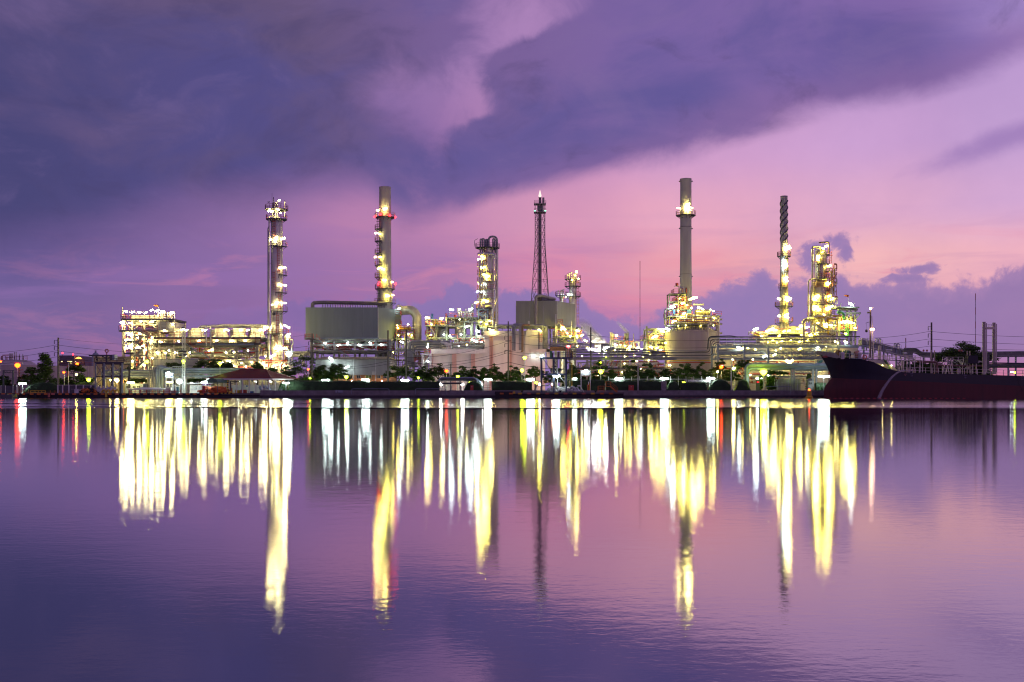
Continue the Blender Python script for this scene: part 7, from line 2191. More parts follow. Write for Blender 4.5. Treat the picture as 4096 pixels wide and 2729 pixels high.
st(pp, 'truss_chord', (X(3070), 252, g.z(1506)), (X(3300), 252, g.z(1506)), .25, STEEL)
lamp_post('fiercely bright lime yellow starry lamp under the grey portal pipes', G(246), 3054, 1487, L_LIME, kind='globe', size=2.7)
lamp_post('twin white lamp beside the red lettered notice', G(248), 3036, 1513, L_COOL, kind='globe', size=1.0, heads=2)
floodlight(bpy.data.objects[pp.name], (X(3064), 248, g.z(1502)), L_COOL, .6)
nb = thing('notice_board', 'dark notice board with a red lit oval by the lime yellow starry lamp', 'sign', (X(3020), 247, .95))
MB().box(X(3013), X(3027), 247, 247.3, .95, g.z(1521)).build('board', DSTEEL, nb)
MB().lathe(0, 0, [(.01, 0), (.01, .01)], 3)
b = MB()
for i in range(14):
    th = 6.283 * i / 14
    b.v.append((X(3020) + .34 * math.cos(th), 246.95, g.z(1529) + .14 * math.sin(th)))
    b.v.append((X(3020) + .34 * math.cos(th), 246.99, g.z(1529) + .14 * math.sin(th)))
b.f = [[i * 2 for i in range(14)], [i * 2 + 1 for i in reversed(range(14))]] + [[2 * i, (2 * i + 2) % 28, (2 * i + 3) % 28, 2 * i + 1] for i in range(14)]
b.mi = [0] * len(b.f)
b.build('red_oval', lampmat('light_red_sign', (1, .03, .05), 1.6), nb)
gw = thing('panel_fence', 'pale green panelled wall behind the portal posts', 'fence', (X(3150), 252, .95))
for i in range(9):
    a, b_ = X(3099 + i * 12.5), X(3099 + (i + 1) * 12.5)
    MB().box(a + .02, b_ - .02, 252, 252.2, .95, g.z(1516)).build('fence_panel', mat('pale_green_panel', (.42, .46, .34), .6, 0, .1, .4), gw)
    MB().box(a - .05, a + .05, 251.9, 251.99, .95, g.z(1515)).build('fence_post', GALV, gw)
MB().box(X(3099), X(3212), 251.9, 251.99, g.z(1531), g.z(1530)).build('fence_rail', GALV, gw)
gh = thing('guard_house', 'tiny guard hut with a pointed dark roof beside the pale green wall', 'hut', (X(3219), 246, .95))
MB().box(X(3211), X(3229), 245.5, 247, .95, g.z(1523)).build('wall', CONC, gh)
MB().addf([(X(3205), 245.1, g.z(1523)), (X(3234), 245.1, g.z(1523)), (X(3234), 247.4, g.z(1523)), (X(3205), 247.4, g.z(1523)), (X(3219.5), 246.2, g.z(1514))], [(3, 2, 1, 0), (0, 1, 4), (1, 2, 4), (2, 3, 4), (3, 0, 4)]).build('roof', DSTEEL, gh)
f = MB().box(X(3214), X(3226), 245.42, 245.49, g.z(1538), g.z(1527)).build('window', CREAM, gh)
for i in range(4):
    MB().box(X(3214.7 + (i % 2) * 5.8), X(3219.5 + (i % 2) * 5.8), 245.36, 245.41, g.z(1532 + (i // 2) * 5.5), g.z(1527.8 + (i // 2) * 5.5)).build('pane', GLASS, f)
lamp_post('white twin tube lamp lighting the stem of the ship', G(243), 3295, 1507, L_COOL, size=1.3, heads=2)

# ================================================================== spiral chimney
g = G(298)
X = g.x
ss = thing('chimney_stack', 'slender chimney with a dark spiral strake round its upper half and four lit decks', 'chimney', (X(3147), 301, .95))
cx = X(3147)
def rs(py): return g.s(14) if py < 1000 else g.s(14 + 5 * min(1, (py - 1000) / 330))
MB().lathe(cx, 301, [(rs(1400) * 1.05, .95), (rs(1330), g.z(1330)), (rs(1200), g.z(1200)), (rs(1080), g.z(1080)), (g.s(14), g.z(980)), (g.s(14), g.z(780)), (g.s(14.6), g.z(779)), (g.s(14.6), g.z(777)), (g.s(12), g.z(777)), (g.s(12), g.z(785))], 28, cap=False).build('shell', STACKM, ss, True)
for ph in (0, 2.094, 4.188):
    pts = []
    for i in range(76):
        f_ = i / 75
        th = ph + f_ * 2 * math.pi * 1.95
        pts.append((cx + g.s(14.6) * math.cos(th), 301 + g.s(14.6) * math.sin(th), g.z(963) + (g.z(795) - g.z(963)) * f_))
    MB().tube(pts, .17, 5).build('spiral_strake', DSTEEL, ss, True)
for py in (826, 872, 920, 966, 1086, 1136):
    rr = rs(py)
    MB().lathe(cx, 301, [(rr, g.z(py + 1.2)), (rr * 1.04, g.z(py + 1.2)), (rr * 1.04, g.z(py)), (rr, g.z(py))], 28, cap=False).build('ring_band', DSTEEL if py == 966 else STACKM, ss, True)
for py, a0, a1, ro in ((1020, 0, 359, 27), (1084, -100, 20, 18), (1148, -190, -60, 22), (1222, 0, 359, 36), (1290, -190, -70, 36), (1284, -40, 20, 36)):
    ringdeck(ss, cx, 301, rs(py), g.s(ro), a0, a1, g.z(py), PALERED)
for dx, z0, z1 in ((6, 1084, 1022), (-8, 1146, 1086), (3, 1220, 1150), (-5, 1288, 1224), (8, 1330, 1290)):
    ladder(ss, cx + g.s(dx), 301 - rs(z0) - .35, g.z(z0), g.z(z1), YELLOW, .6, .08)
for px, py, m, s in ((3154, 985, L_WARM, 2.2), (3168, 985, L_WARM, 1.6), (3153, 994, L_WARM, 1.5), (3143, 1052, L_COOL, 2.1), (3144, 1064, L_COOL, 1.8), (3144, 1042, L_COOL, 1.4), (3147, 1111, L_WARM, 1.9), (3149, 1120, L_YEL, 1.6), (3154, 1190, L_YEL, 2.2), (3170, 1192, L_WARM, 1.7), (3125, 1192, L_WARM, 1.4), (3150, 1200, L_YEL, 1.6), (3149, 1259, L_YEL, 2.2), (3127, 1260, L_WARM, 1.5), (3151, 1268, L_YEL, 1.6), (3160, 1322, L_YEL, 1.4)):
    d_ = abs(X(px) - cx)
    rr = rs(py)
    floodlight(ss, (X(px), 301 - math.sqrt(max(0, rr * rr - d_ * d_)) - (.95 if d_ < rr else .2), g.z(py)), m, s, pole=(X(px) + .2, 300.4, g.z(py + 26)) if d_ > rr else None)
hb = thing('process_heater', 'cream cone roofed heater house with red rails at the foot of the spiral chimney', 'heater', (X(3150), 302, .95))
MB().box(X(3068), X(3230), 297.5, 307, .95, g.z(1350)).build('heater_body', mat('heater_cream', (.42, .41, .30), .6, .1, .12, .4), hb)
MB().lathe(X(3110), 302, [(g.s(34), g.z(1335)), (g.s(34), g.z(1318)), (g.s(22), g.z(1300)), (g.s(6), g.z(1296))], 24).build('cone_roof', CREAM, hb, True)
MB().lathe(X(3190), 302, [(g.s(34), g.z(1335)), (g.s(34), g.z(1318)), (g.s(22), g.z(1303)), (g.s(6), g.z(1300))], 24).build('cone_roof', CREAM, hb, True)
deck(hb, X(3064), X(3236), 296.8, 307.4, g.z(1333), PALERED, GSTEEL, .3, 'f', 1.2, .09, 1.3)
MB().box(X(3040), X(3066), 298, 303, .95, g.z(1338)).build('annex', CREAM, hb)
MB().box(X(3038), X(3056), 304, 305, g.z(1340), g.z(1319)).build('lattice_cage', PALERED, hb)
clutter(hb, X(3000), X(3075), g.z(1355), g.z(1325), 297, 301, 26, [CLAD, CREAM, PALERED, YELLOW], (.07, .18), 101, .5)
for px, py, m, s in ((3080, 1318, L_WARM, 1.9), (3064, 1325, L_YEL, 1.8), (3092, 1322, L_WARM, 1.8), (3200, 1304, L_WARM, 2.2), (3208, 1312, L_WARM, 2.0), (3017, 1318, L_COOL, 2.3), (3185, 1318, L_YEL, 1.5), (3130, 1326, L_YEL, 1.3), (3040, 1345, L_WARM, 1.0), (3110, 1344, L_YEL, 1.2), (3200, 1342, L_YEL, 1.2), (3085, 1362, L_YEL, 1.0), (3120, 1366, L_WARM, 1.0), (3155, 1362, L_YEL, 1.0), (3190, 1368, L_WARM, 1.0), (3222, 1362, L_YEL, 1.0), (3100, 1400, L_YEL, 1.0), (3170, 1404, L_YEL, 1.0), (3215, 1400, L_WARM, 1.0)):
    floodlight(hb, (X(px), 296, g.z(py)), m, s, pole=(X(px) - .7, 296, g.z(1350)) if px == 3017 else None)  # lowest ones added behind the rack to light the heater front

# ================================================================== big two step column on the right
g = G(296)
X = g.x
k3 = thing('distillation_column', 'fat two step yellow lit column with a brown waist and a pipe bend over its head', 'column', (X(3303), 301, .95))
cx = X(3300)
cyy = 300
MB().lathe(cx, cyy, [(g.s(42), .95), (g.s(42), g.z(1150)), (g.s(42), g.z(1148))], 40).build('lower_shell', mat('yellow_cladding', (.50, .47, .30), .3, .8, .16, .5, streak=True), k3, True)
MB().lathe(cx, cyy, [(g.s(42), g.z(1147.5)), (g.s(27), g.z(1118))], 40).build('brown_waist', CLADR, k3, True)
MB().lathe(cx, cyy, [(g.s(25), g.z(1117.5)), (g.s(25), g.z(1010)), (g.s(22), g.z(998)), (g.s(14), g.z(992)), (.2, g.z(990))], 32).build('upper_shell', mat('yellow_cladding', (.5, .47, .3)), k3, True)
for py in list(range(1165, 1330, 20)) + list(range(1025, 1112, 18)):
    rr = g.s(42) if py > 1150 else g.s(25)
    MB().lathe(cx, cyy, [(rr, g.z(py + .8)), (rr * 1.015, g.z(py + .8)), (rr * 1.015, g.z(py)), (rr, g.z(py))], 36, cap=False).build('ring_band', CLAD, k3, True)
pipe(k3, [(X(3258), 298, g.z(1240)), (X(3258), 298, g.z(985)), (X(3270), 298.5, g.z(982)), (X(3296), 299, g.z(982)), (X(3296), 299.4, g.z(1000))], g.s(4.2), mat('yellow_cladding', (.5, .47, .3)), 2.2, 'overhead_pipe', 12)
pipe(k3, [(X(3268), 297, g.z(1110)), (X(3268), 297, g.z(992)), (X(3285), 297.4, g.z(988)), (X(3285), 297.8, g.z(1005))], g.s(3), CLAD, 1.2, n=10)
pipe(k3, [(X(3240), 297.5, g.z(1290)), (X(3240), 297.5, g.z(1118)), (X(3262), 298, g.z(1113)), (X(3316), 298.4, g.z(1114))], g.s(3.2), mat('yellow_cladding', (.5, .47, .3)), 1.6, n=10)
pipe(k3, [(X(3214), 296, g.z(1370)), (X(3214), 296, g.z(1282)), (X(3240), 296.4, g.z(1276)), (X(3285), 297.5, g.z(1280))], g.s(7.5), mat('yellow_cladding', (.5, .47, .3)), 2.6, 'transfer_pipe', 14)
pipe(k3, [(X(3320), 297, g.z(1012)), (X(3320), 297, g.z(966)), (X(3280), 297, g.z(969))], .2, CLADR, .5)
for py, a0, a1, ro, big in ((1013, -60, 20, 35, 0), (1050, -180, 20, 35, 0), (1081, -60, 20, 34, 0), (1108, -140, 20, 33, 0), (1137, -45, 30, 57, 0), (1161, -80, 25, 53, 1), (1216, -185, 20, 55, 1), (1258, -185, 20, 55, 1), (1331, -185, 25, 64, 1), (1203, -60, 20, 56, 1)):
    rr = g.s(42) if big else g.s(25)
    if py == 1137:
        rr = g.s(36)
    ringdeck(k3, cx, cyy, rr, g.s(ro), a0, a1, g.z(py), PALERED, DSTEEL)
for dx, z0, z1, rad in ((16, 1215, 1150, 42), (6, 1256, 1218, 42), (22, 1108, 1082, 25), (33, 1048, 1000, 25)):
    ladder(k3, cx + g.s(dx), cyy - math.sqrt(max(1, g.s(rad) ** 2 - g.s(dx) ** 2)) - .4, g.z(z0), g.z(z1), RED, .65, .085)
stair(k3, (X(3256), 293.5, g.z(1300)), (X(3298), 293.5, g.z(1328)), .9, STEEL, RED)
clutter(k3, X(3318), X(3352), g.z(1215), g.z(1050), 296.5, 297.5, 34, [CLAD, YELLOW, PALERED, CREAM], (.07, .17), 103, .6)
clutter(k3, X(3240), X(3360), g.z(1350), g.z(1262), 293.6, 296, 44, [CLAD, YELLOW, CREAM, GALV], (.08, .22), 104, .5)
for px, py, s in ((3278, 1022, 2.1), (3276, 1034, 1.6), (3313, 982, 1.9), (3296, 992, 1.2), (3322, 1062, 1.3), (3336, 1056, .9), (3322, 1133, 2.2), (3335, 1129, 1.7), (3316, 1128, 1.5), (3270, 1184, 2.2), (3263, 1196, 1.6), (3318, 1184, 1.5), (3343, 1186, 2.0), (3330, 1196, 1.5), (3268, 1232, 2.4), (3266, 1224, 1.8), (3278, 1238, 1.6), (3322, 1228, 2.0), (3316, 1236, 1.8), (3330, 1224, 1.6), (3307, 1296, 2.2), (3309, 1306, 1.8), (3325, 1300, 1.8), (3245, 1305, 1.2),
                  (3258, 1336, 2.0), (3268, 1332, 1.6), (3358, 1302, 1.6), (3274, 1290, 1.0), (3296, 1258, 1.0), (3240, 1330, 1.3)):
    rr = g.s(42) if py > 1150 else g.s(27)
    d_ = abs(X(px) - cx)
    floodlight(k3, (X(px), cyy - math.sqrt(max(0, rr * rr - d_ * d_)) - (1.1 if d_ < rr else .6), g.z(py)), L_COOL if px == 3245 else L_YEL, s)
MB().box(X(3228), X(3365), 301, 309, .95, g.z(1333)).build('base_house', CREAM, k3)
# cantilever table beside it
ct = thing('pipe_support_table', 'tall green grey steel table carrying pipes beside the fat two step column', 'steel structure', (X(3400), 300, .95))
xs = [X(v) for v in (3362, 3393, 3408, 3426)]
for x in xs:
    st(ct, 'steel_column', (x, 297, .95), (x, 297, g.z(1228)), .42, mat('pale_green_steel', (.34, .40, .33), .55))
PG = MATS['pale_green_steel']
for py, a, b_ in ((1230, 3346, 3436), (1239, 3356, 3434), (1252, 3384, 3446), (1320, 3352, 3428), (1290, 3352, 3428)):
    st(ct, 'steel_beam', (X(a), 296.7, g.z(py)), (X(b_), 296.7, g.z(py)), .35, PG, .45)
for a, b_ in (((3393, 1272), (3370, 1254)), ((3408, 1268), (3430, 1250)), ((3428, 1274), (3444, 1254)), ((3393, 1262), (3408, 1240))):
    st(ct, 'brace', (X(a[0]), 296.6, g.z(a[1])), (X(b_[0]), 296.6, g.z(b_[1])), .22, PG)
deck(ct, X(3346), X(3438), 296, 303, g.z(1228), None, PG, .25, '')
deck(ct, X(3350), X(3430), 296, 303, g.z(1320), PALERED, PG, .25, 'f', 1.1, .09)
for px in (3385, 3393):
    pipe(ct, [(X(px), 296.2, g.z(1345)), (X(px), 296.2, g.z(1286))], .28, GREENP, 0)
pipe(ct, [(X(3352), 296.4, g.z(1250)), (X(3376), 296.4, g.z(1250)), (X(3376), 296.4, g.z(1275))], .4, GREENP, .9, n=10)
for i, (px, yt) in enumerate(((3350, 1222), (3362, 1224), (3371, 1214), (3423, 1216))):
    pipe(ct, [(X(px), 298, g.z(1227)), (X(px), 298, g.z(yt)), (X(px + 4), 298, g.z(yt - 2))], .16, CLAD, .2)
clutter(ct, X(3350), X(3428), g.z(1345), g.z(1262), 297, 302, 46, [CLAD, YELLOW, GREENP, CREAM, PALERED], (.08, .2), 105, .5)
windsock(ct, g, 3403, 1182, 2)
for px, py, m, s in ((3400, 1216, L_COOL, 1.9), (3367, 1288, L_YEL, 1.8), (3388, 1287, L_YEL, 1.9), (3398, 1290, L_YEL, 1.6), (3410, 1293, L_YEL, 1.3), (3374, 1290, L_YEL, 1.3), (3418, 1312, L_YEL, 1.0), (3380, 1335, L_YEL, 1.0)):
    floodlight(ct, (X(px), 295.4, g.z(py)), m, s)
# conveyor like bridge going down behind the ship
g = G(285)
X = g.x
gb = thing('pipe_bridge', 'long grey covered pipe bridge sloping away behind the tanker', 'pipe bridge', (X(3570), 290, .95))
def bz(px): return g.z(1358 + (px - 3447) * .262)
nb_ = 12
for i in range(nb_):
    a, b_ = 3448 + i * 17, 3448 + (i + 1) * 17
    MB().addf([(X(a), 285, bz(a)), (X(b_) - .03, 285, bz(b_)), (X(b_) - .03, 285, bz(b_) - g.s(22)), (X(a), 285, bz(a) - g.s(22)),
               (X(a), 288, bz(a)), (X(b_) - .03, 288, bz(b_)), (X(b_) - .03, 288, bz(b_) - g.s(22)), (X(a), 288, bz(a) - g.s(22))],
              [(3, 2, 1, 0), (4, 5, 6, 7), (0, 1, 5, 4), (2, 3, 7, 6), (0, 4, 7, 3), (1, 2, 6, 5)]).build('side_panel', STEEL, gb)
    st(gb, 'panel_frame', (X(a), 284.9, bz(a)), (X(a), 284.9, bz(a) - g.s(40)), .25, BSTEEL)
st(gb, 'top_rail', (X(3446), 284.8, bz(3446) + .2), (X(3655), 284.8, bz(3655) + .2), .3, GALV)
st(gb, 'lower_rail', (X(3446), 284.8, bz(3446) - g.s(23)), (X(3655), 284.8, bz(3655) - g.s(23)), .25, GALV)
for px in (3508, 3582):
    for d_ in (0, 12):
        pipe(gb, [(X(px + d_), 286, bz(px + d_)), (X(px + d_), 286, bz(px) + 1.3), (X(px + d_ + 8), 286, bz(px) + 1.3), (X(px + d_ + 8), 286, bz(px + d_ + 8))], .15, GALV, .3)
    MB().rail([(X(px - 4), 285.2, bz(px - 4)), (X(px + 24), 285.2, bz(px + 24))], 1.3, 1, .07).build('railing', GALV, gb)
for i, py in enumerate((1395, 1400, 1405, 1411)):
    pipe(gb, [(X(3610), 284 + i * .3, g.z(py)), (X(3660), 284 + i * .3, g.z(py)), (X(3680 + i * 3), 284 + i * .3, g.z(py + 16)), (X(3730), 284 + i * .3, g.z(py + 18)), (X(4300), 284 + i * .3, g.z(1405 + i * 6))], .2, STEEL, .7)
for px in (3460, 3495, 3540, 3590, 3640, 3700, 4040, 4070):
    st(gb, 'bridge_post', (X(px), 286, .95), (X(px), 286, g.z(1420 if px > 3600 else 1380)), .35, BSTEEL)
for a, b_, py in ((3530, 3558, 1404), (3530, 3552, 1411), (3600, 3618, 1416)):
    hdrum(gb, X(a), X(b_), 283, g.z(py), .32, GALV, 'drum')
MB().lathe(X(3503), 282, [(g.s(6), .95), (g.s(6), g.z(1392)), (g.s(6.6), g.z(1392)), (g.s(6.6), g.z(1386))], 16).build('blue_capped_tank', CREAM, gb, True)
g = G(320)
X = g.x
bt = thing('storage_tank', 'pale green tank behind the twin kingposts of the tanker', 'tank', (X(3963), 335, .95))
MB().lathe(X(3963), 335, [(g.s(65), .95), (g.s(65), g.z(1410)), (g.s(66), g.z(1409)), (g.s(30), g.z(1405)), (.2, g.z(1404))], 40).build('shell', mat('pale_green_tank', (.40, .44, .36), .6, 0, .12, .4, streak=True), bt, True)
MB().rail(arc(X(3963), 335, g.s(64), -170, -10, g.z(1409), 20), 1, 2, .08).build('railing', GALV, bt)
for px in (3920, 3963, 4004):
    MB().lathe(X(px), 330, [(.7, g.z(1410)), (.7, g.z(1401)), (.3, g.z(1398))], 10).build('roof_vent', CREAM, bt, True)
g = G(900)
X = g.x
for px, yt, w_, lbl in ((2560, 1044, .5, 'far thin radio mast between the smaller grey box and the tallest chimney'), (3902, 1174, .5, 'far thin radio mast above the twin kingposts of the tanker'), (3623, 1352, .7, 'short far radio mast over the sloping pipe bridge')):
    t = thing('radio_mast', lbl, 'mast', (X(px), 900, .95), 'far radio masts')
    n_ = 14
    for i in range(n_):
        z0, z1 = .95 + (g.z(yt) - .95) * i / n_, .95 + (g.z(yt) - .95) * (i + 1) / n_
        MB().bar((X(px), 900, z0), (X(px), 900, z1 - .02), w_ * .8).build('mast_section', PALERED if i % 2 else GALV, t)

# ================================================================== greenery along the river front
g = G(258)
for i, (px, yt, yb, w_, lf, shp, lbl) in enumerate((
        (1220, 1426, 1520, 140, LEAF1, 'round', 'largest dark round tree, standing before the starry white lamp and the grey hall'),
        (1348, 1452, 1512, 84, LEAF1, 'round', 'dark open tree in front of the lit grey hall wall'),
        (1290, 1462, 1516, 74, LEAF2, 'round', 'small lit green tree between the two dark trees by the grey hall'),
        (1145, 1470, 1516, 62, LEAF1, 'round', 'dark tree behind the ridge end of the red roofed boathouse'),
        (1598, 1458, 1516, 106, LEAF2, 'spread', 'broad flat topped tree before the brown pipe rack'),
        (1693, 1472, 1517, 74, LEAF1, 'round', 'small dark tree under the white portal'),
        (1752, 1459, 1516, 72, LEAF1, 'spread', 'airy flat tree before the first white wall bay'),
        (1843, 1466, 1517, 72, LEAF1, 'round', 'low dark tree by the thin orange lit pole'),
        (1893, 1462, 1517, 66, LEAF1, 'round', 'dark round tree before the second white wall bay'),
        (1935, 1474, 1517, 52, LEAF2, 'round', 'smallest green tree before the white building'),
        (1978, 1458, 1517, 74, LEAF2, 'round', 'dense green tree just beside the central power pole'),
        (2052, 1462, 1520, 84, LEAF1, 'round', 'dark tree against the pink lit wall beyond the central power pole'),
        (2142, 1466, 1520, 70, LEAF2, 'spread', 'feathery tree between the lime lamp post and the blue gantry'),
        (2215, 1452, 1525, 70, LEAF1, 'round', 'dark tree seen through the legs of the blue gantry'),
        (2292, 1466, 1530, 62, LEAF2, 'spread', 'tree with bright lit lower leaves behind the sign with the letter C'),
        (2398, 1440, 1530, 80, LEAF1, 'round', 'dark tree between the sign with the letter C and the lime lamp'),
        (2452, 1476, 1528, 60, LEAF2, 'round', 'low green tree beside the lime lamp of the quay'),
        (2528, 1438, 1522, 100, LEAF1, 'round', 'tall dark tree before the many stacked pipes'),
        (2592, 1446, 1518, 74, LEAF1, 'round', 'dark tree with a cool white lamp shining through it'),
        (2662, 1470, 1520, 62, LEAF1, 'round', 'dark tree at the edge of the wide cream pink tank'),
        (2748, 1436, 1516, 92, LEAF2, 'round', 'bushy green tree in front of the wide cream pink tank'),
        (2806, 1452, 1518, 70, LEAF2, 'round', 'green tree just before the stepping pipes'),
        (2872, 1428, 1516, 92, LEAF2, 'round', 'tall green tree lit orange by the lamp inside it'),
        (2924, 1470, 1518, 62, LEAF1, 'round', 'dark tree beside the tall unlit lamp post'),
        (2980, 1440, 1480, 76, LEAF1, 'spread', 'dark flat tree at the start of the portal pipes'),
        (3104, 1480, 1500, 70, LEAF1, 'spread', 'almost bare forked tree under the portal pipes'))):
    tree(lbl, g if px != 3104 else G(251), px, yt, yb, w_, lf, shp, 20 + i, 1.0 if px != 3104 else .45)
g = G(270)
for i, (px, yt, yb, w_, lbl) in enumerate(((517, 1468, 1490, 60, 'small tree top over the pipe bridge near the stair tower'), (700, 1442, 1478, 78, 'tree top before the grey sheet wall of the cooler block'),
                                           (838, 1428, 1478, 128, 'broad dark tree top in front of the bright cooler block'), (908, 1450, 1478, 60, 'dark tree top over the boathouse ridge'),
                                           (1030, 1454, 1480, 58, 'dark tree top left of the tallest column foot'), (1090, 1474, 1500, 60, 'low tree behind the boathouse hip'),
                                           (545, 1500, 1522, 70, 'bushy tree below the pipe bridge above the blue cabin'), (800, 1502, 1520, 90, 'low lit tree between pipe bridge and workshop roof'))):
    tree(lbl.replace(' left of', ' by'), g if yt < 1500 else G(255), px, yt, yb, w_, LEAF1 if i < 6 else LEAF2, 'round', 60 + i)
g = G(292)
for i, px in enumerate((2300, 2345, 2385, 2430, 2480, 2530, 2580, 2625, 2690, 2900, 2950, 3010, 3080, 3180, 3240)):
    nm = ('first', 'second', 'third', 'fourth', 'fifth', 'sixth', 'seventh', 'eighth', 'ninth', 'tenth', 'eleventh', 'twelfth', 'thirteenth', 'fourteenth', 'last')[i]
    tree(f'{nm} of the dark trees standing in shadow behind the pipe racks', g, px, 1452 + (i * 7) % 12, 1550, 92, LEAF1, 'round', 130 + i, 1.3, ls=.42, group='dark trees behind the pipe racks')
g = G(262)
tree('big spreading tree standing behind the deck of the tanker', g, 3850, 1374, 1450, 190, LEAF1, 'spread', 90, 1.7)
for i, (px, yt, w_, lbl) in enumerate(((3640, 1440, 130, 'dark low tree behind the tanker forward ladder'), (3730, 1446, 130, 'dark low tree behind the tanker at the power pole'), (3800, 1452, 120, 'dark low tree under the big spreading tree'), (3905, 1450, 110, 'dark low tree by the black hose box of the tanker'), (3700, 1436, 90, 'dark tree top between the catwalk posts of the tanker'))):
    tree(lbl, g, px, yt, 1500, w_, LEAF1, 'round', 92 + i)
for i, (px, lbl) in enumerate(((3042, 'slim clipped conical shrub nearest the red notice'), (3076, 'wider clipped conical shrub beside the lime starry lamp post'), (3090, 'third clipped conical shrub touching the pale green wall'), (3236, 'tall dark conical shrub behind the guard hut'))):
    tree(lbl, G(248), px, 1512 if px != 3236 else 1502, 1550, 16, LEAF1, 'cone', 100 + i, .8, name='conical_shrub', group='clipped conical shrubs')
for i, (a, b_, yt, lbl, rd) in enumerate(((1158, 1462, 1522, 'long clipped hedge before the grey hall, nearest the boathouse', 0), (1464, 1758, 1524, 'long clipped hedge before the brown pipe rack, with two tube lamps on it', 0),
                                          (1852, 1936, 1522, 'round ended dark hedge beside the low pipe bend shelter', 1), (1968, 2128, 1524, 'clipped hedge before the central power pole', 0),
                                          (2266, 2418, 1518, 'bright green lit hedge behind the sign with the letter C', 0), (2424, 2642, 1521, 'clipped hedge with a red box set before it', 0),
                                          (2662, 2722, 1522, 'short bushy hedge beside the concrete steps', 1), (2724, 2826, 1528, 'loose low hedge under the white rail', 0), (2828, 2932, 1516, 'dark egg shaped hedge nearest the tall unlit lamp post', 1), (2936, 3004, 1517, 'dark egg shaped hedge next to the portal pipes', 1), (3262, 3300, 1530, 'small lit hedge beside the ship stem', 0), (1112, 1156, 1527, 'dark square hedge at the open end of the boathouse', 1))):
    hedge(lbl, G(246), a, b_, yt, 1.8, 30 + i, round_=bool(rd))
for i, (px, py, lbl) in enumerate(((1303, 1522, 'white tube lamp on the hedge before the dark open tree'), (1462, 1521, 'white tube lamp on the hedge below the orange windows'), (1620, 1522, 'white tube lamp on the hedge under the broad flat topped tree'), (1952, 1519, 'white tube lamp over the gate by the round ended hedge'),
                                   (2122, 1518, 'white tube lamp before the feathery tree'), (2297, 1516, 'small white tube lamp at the foot of the blue gantry'), (2475, 1516, 'white tube lamp on the hedge near the orange steps'), (2657, 1516, 'white tube lamp over the concrete steps'), (2843, 1514, 'white tube lamp on the egg shaped hedge'))):
    lamp_post(lbl, G(246.5), px, py, L_COOL, size=1.35 if px != 2297 else .9, group='white tube lamps along the hedge')
for px, py, m, s, Y, lbl in ((1385, 1508, L_LIME, 1.4, 254, 'small lime starry lamp between two trees by the grey hall'), (1240, 1512, L_LIME, .7, 254, 'tiny lime lamp under the largest dark tree'), (1233, 1477, L_SOD, .9, 256, 'small orange lamp glowing within the largest dark tree'), (1786, 1483, L_SOD, 1.5, 256, 'orange lamp beside the thin orange lit pole'),
                             (1674, 1511, L_LIME, .9, 255, 'small lime lamp under the white portal tree'), (1831, 1506, L_LIME, 1.2, 255, 'lime starry lamp above the low pipe bend shelter'), (2099, 1431, L_LIME, 1.4, 252, 'lime lamp at the top of the slim post before the pink wall'), (2088, 1481, L_LIME, 1.5, 253, 'lower lime globe lamp beside the slim post'),
                             (2403, 1486, L_LIME, 1.9, 252, 'lime starry lamp on the quay beyond the sign with the letter C'), (2885, 1467, L_SOD, 1.7, 257, 'orange lamp inside the tall green tree'), (2870, 1487, L_WARM, .8, 256, 'small white lamp below the orange lamp in the tall green tree'), (2935, 1473, L_WARM, 1.2, 257, 'slanting white lamp beyond the tall unlit lamp post'), (2402, 1450, L_LIME, .7, 258, 'little lime lamp high before the stacked pipes')):
    lamp_post(lbl, G(Y), px, py, m, kind='globe', size=s)
lamp_post('tall unlit grey lamp post on the quay before the orange lit tree', G(243), 2925, 1424, GLASS, kind='tube', size=.5, mast=.12)
lamp_post('thin unlit post before the tall dark tree', G(244), 2552, 1430, GLASS, kind='tube', size=.4, mast=.1)
for px, lbl in ((1200, 'the largest dark tree'), (1330, 'the dark open tree'), (1590, 'the broad flat topped tree'), (1745, 'the airy flat tree'), (1880, 'the low dark trees by the white wall'), (1990, 'the dense green tree'), (2145, 'the feathery tree'), (2510, 'the tall dark tree'), (2600, 'the tree before the cool white lamp'), (2735, 'the bushy green tree'), (2815, 'the green tree by the stepping pipes'), (2900, 'the tall orange lit tree')):
    lamp_post('added unseen lime lamp behind the hedge lighting ' + lbl, G(251), px, 1531, L_LIME, kind='globe', size=1.2, group='added lamps behind the hedge')  # unseen lamps added to lighten the dark tree crowns
# white rail on the hedge
g = G(247.5)
X = g.x
wr = thing('white_rail_fence', 'thin white pipe fence running behind the hedges toward the portal pipes', 'fence', (X(2650), 247.5, .95))
for px in range(2434, 2850, 31):
    MB().tube([(X(px), 247.5, .95), (X(px), 247.5, g.z(1506))], .05, 5).build('post', WHITE, wr)
MB().tube([(X(2434), 247.5, g.z(1517)), (X(2845), 247.5, g.z(1517))], .045, 5).build('rail', WHITE, wr)
MB().tube([(X(2750), 247.3, g.z(1526)), (X(2836), 247.3, g.z(1526))], .22, 8).build('white_pipe', WHITE, wr, True)
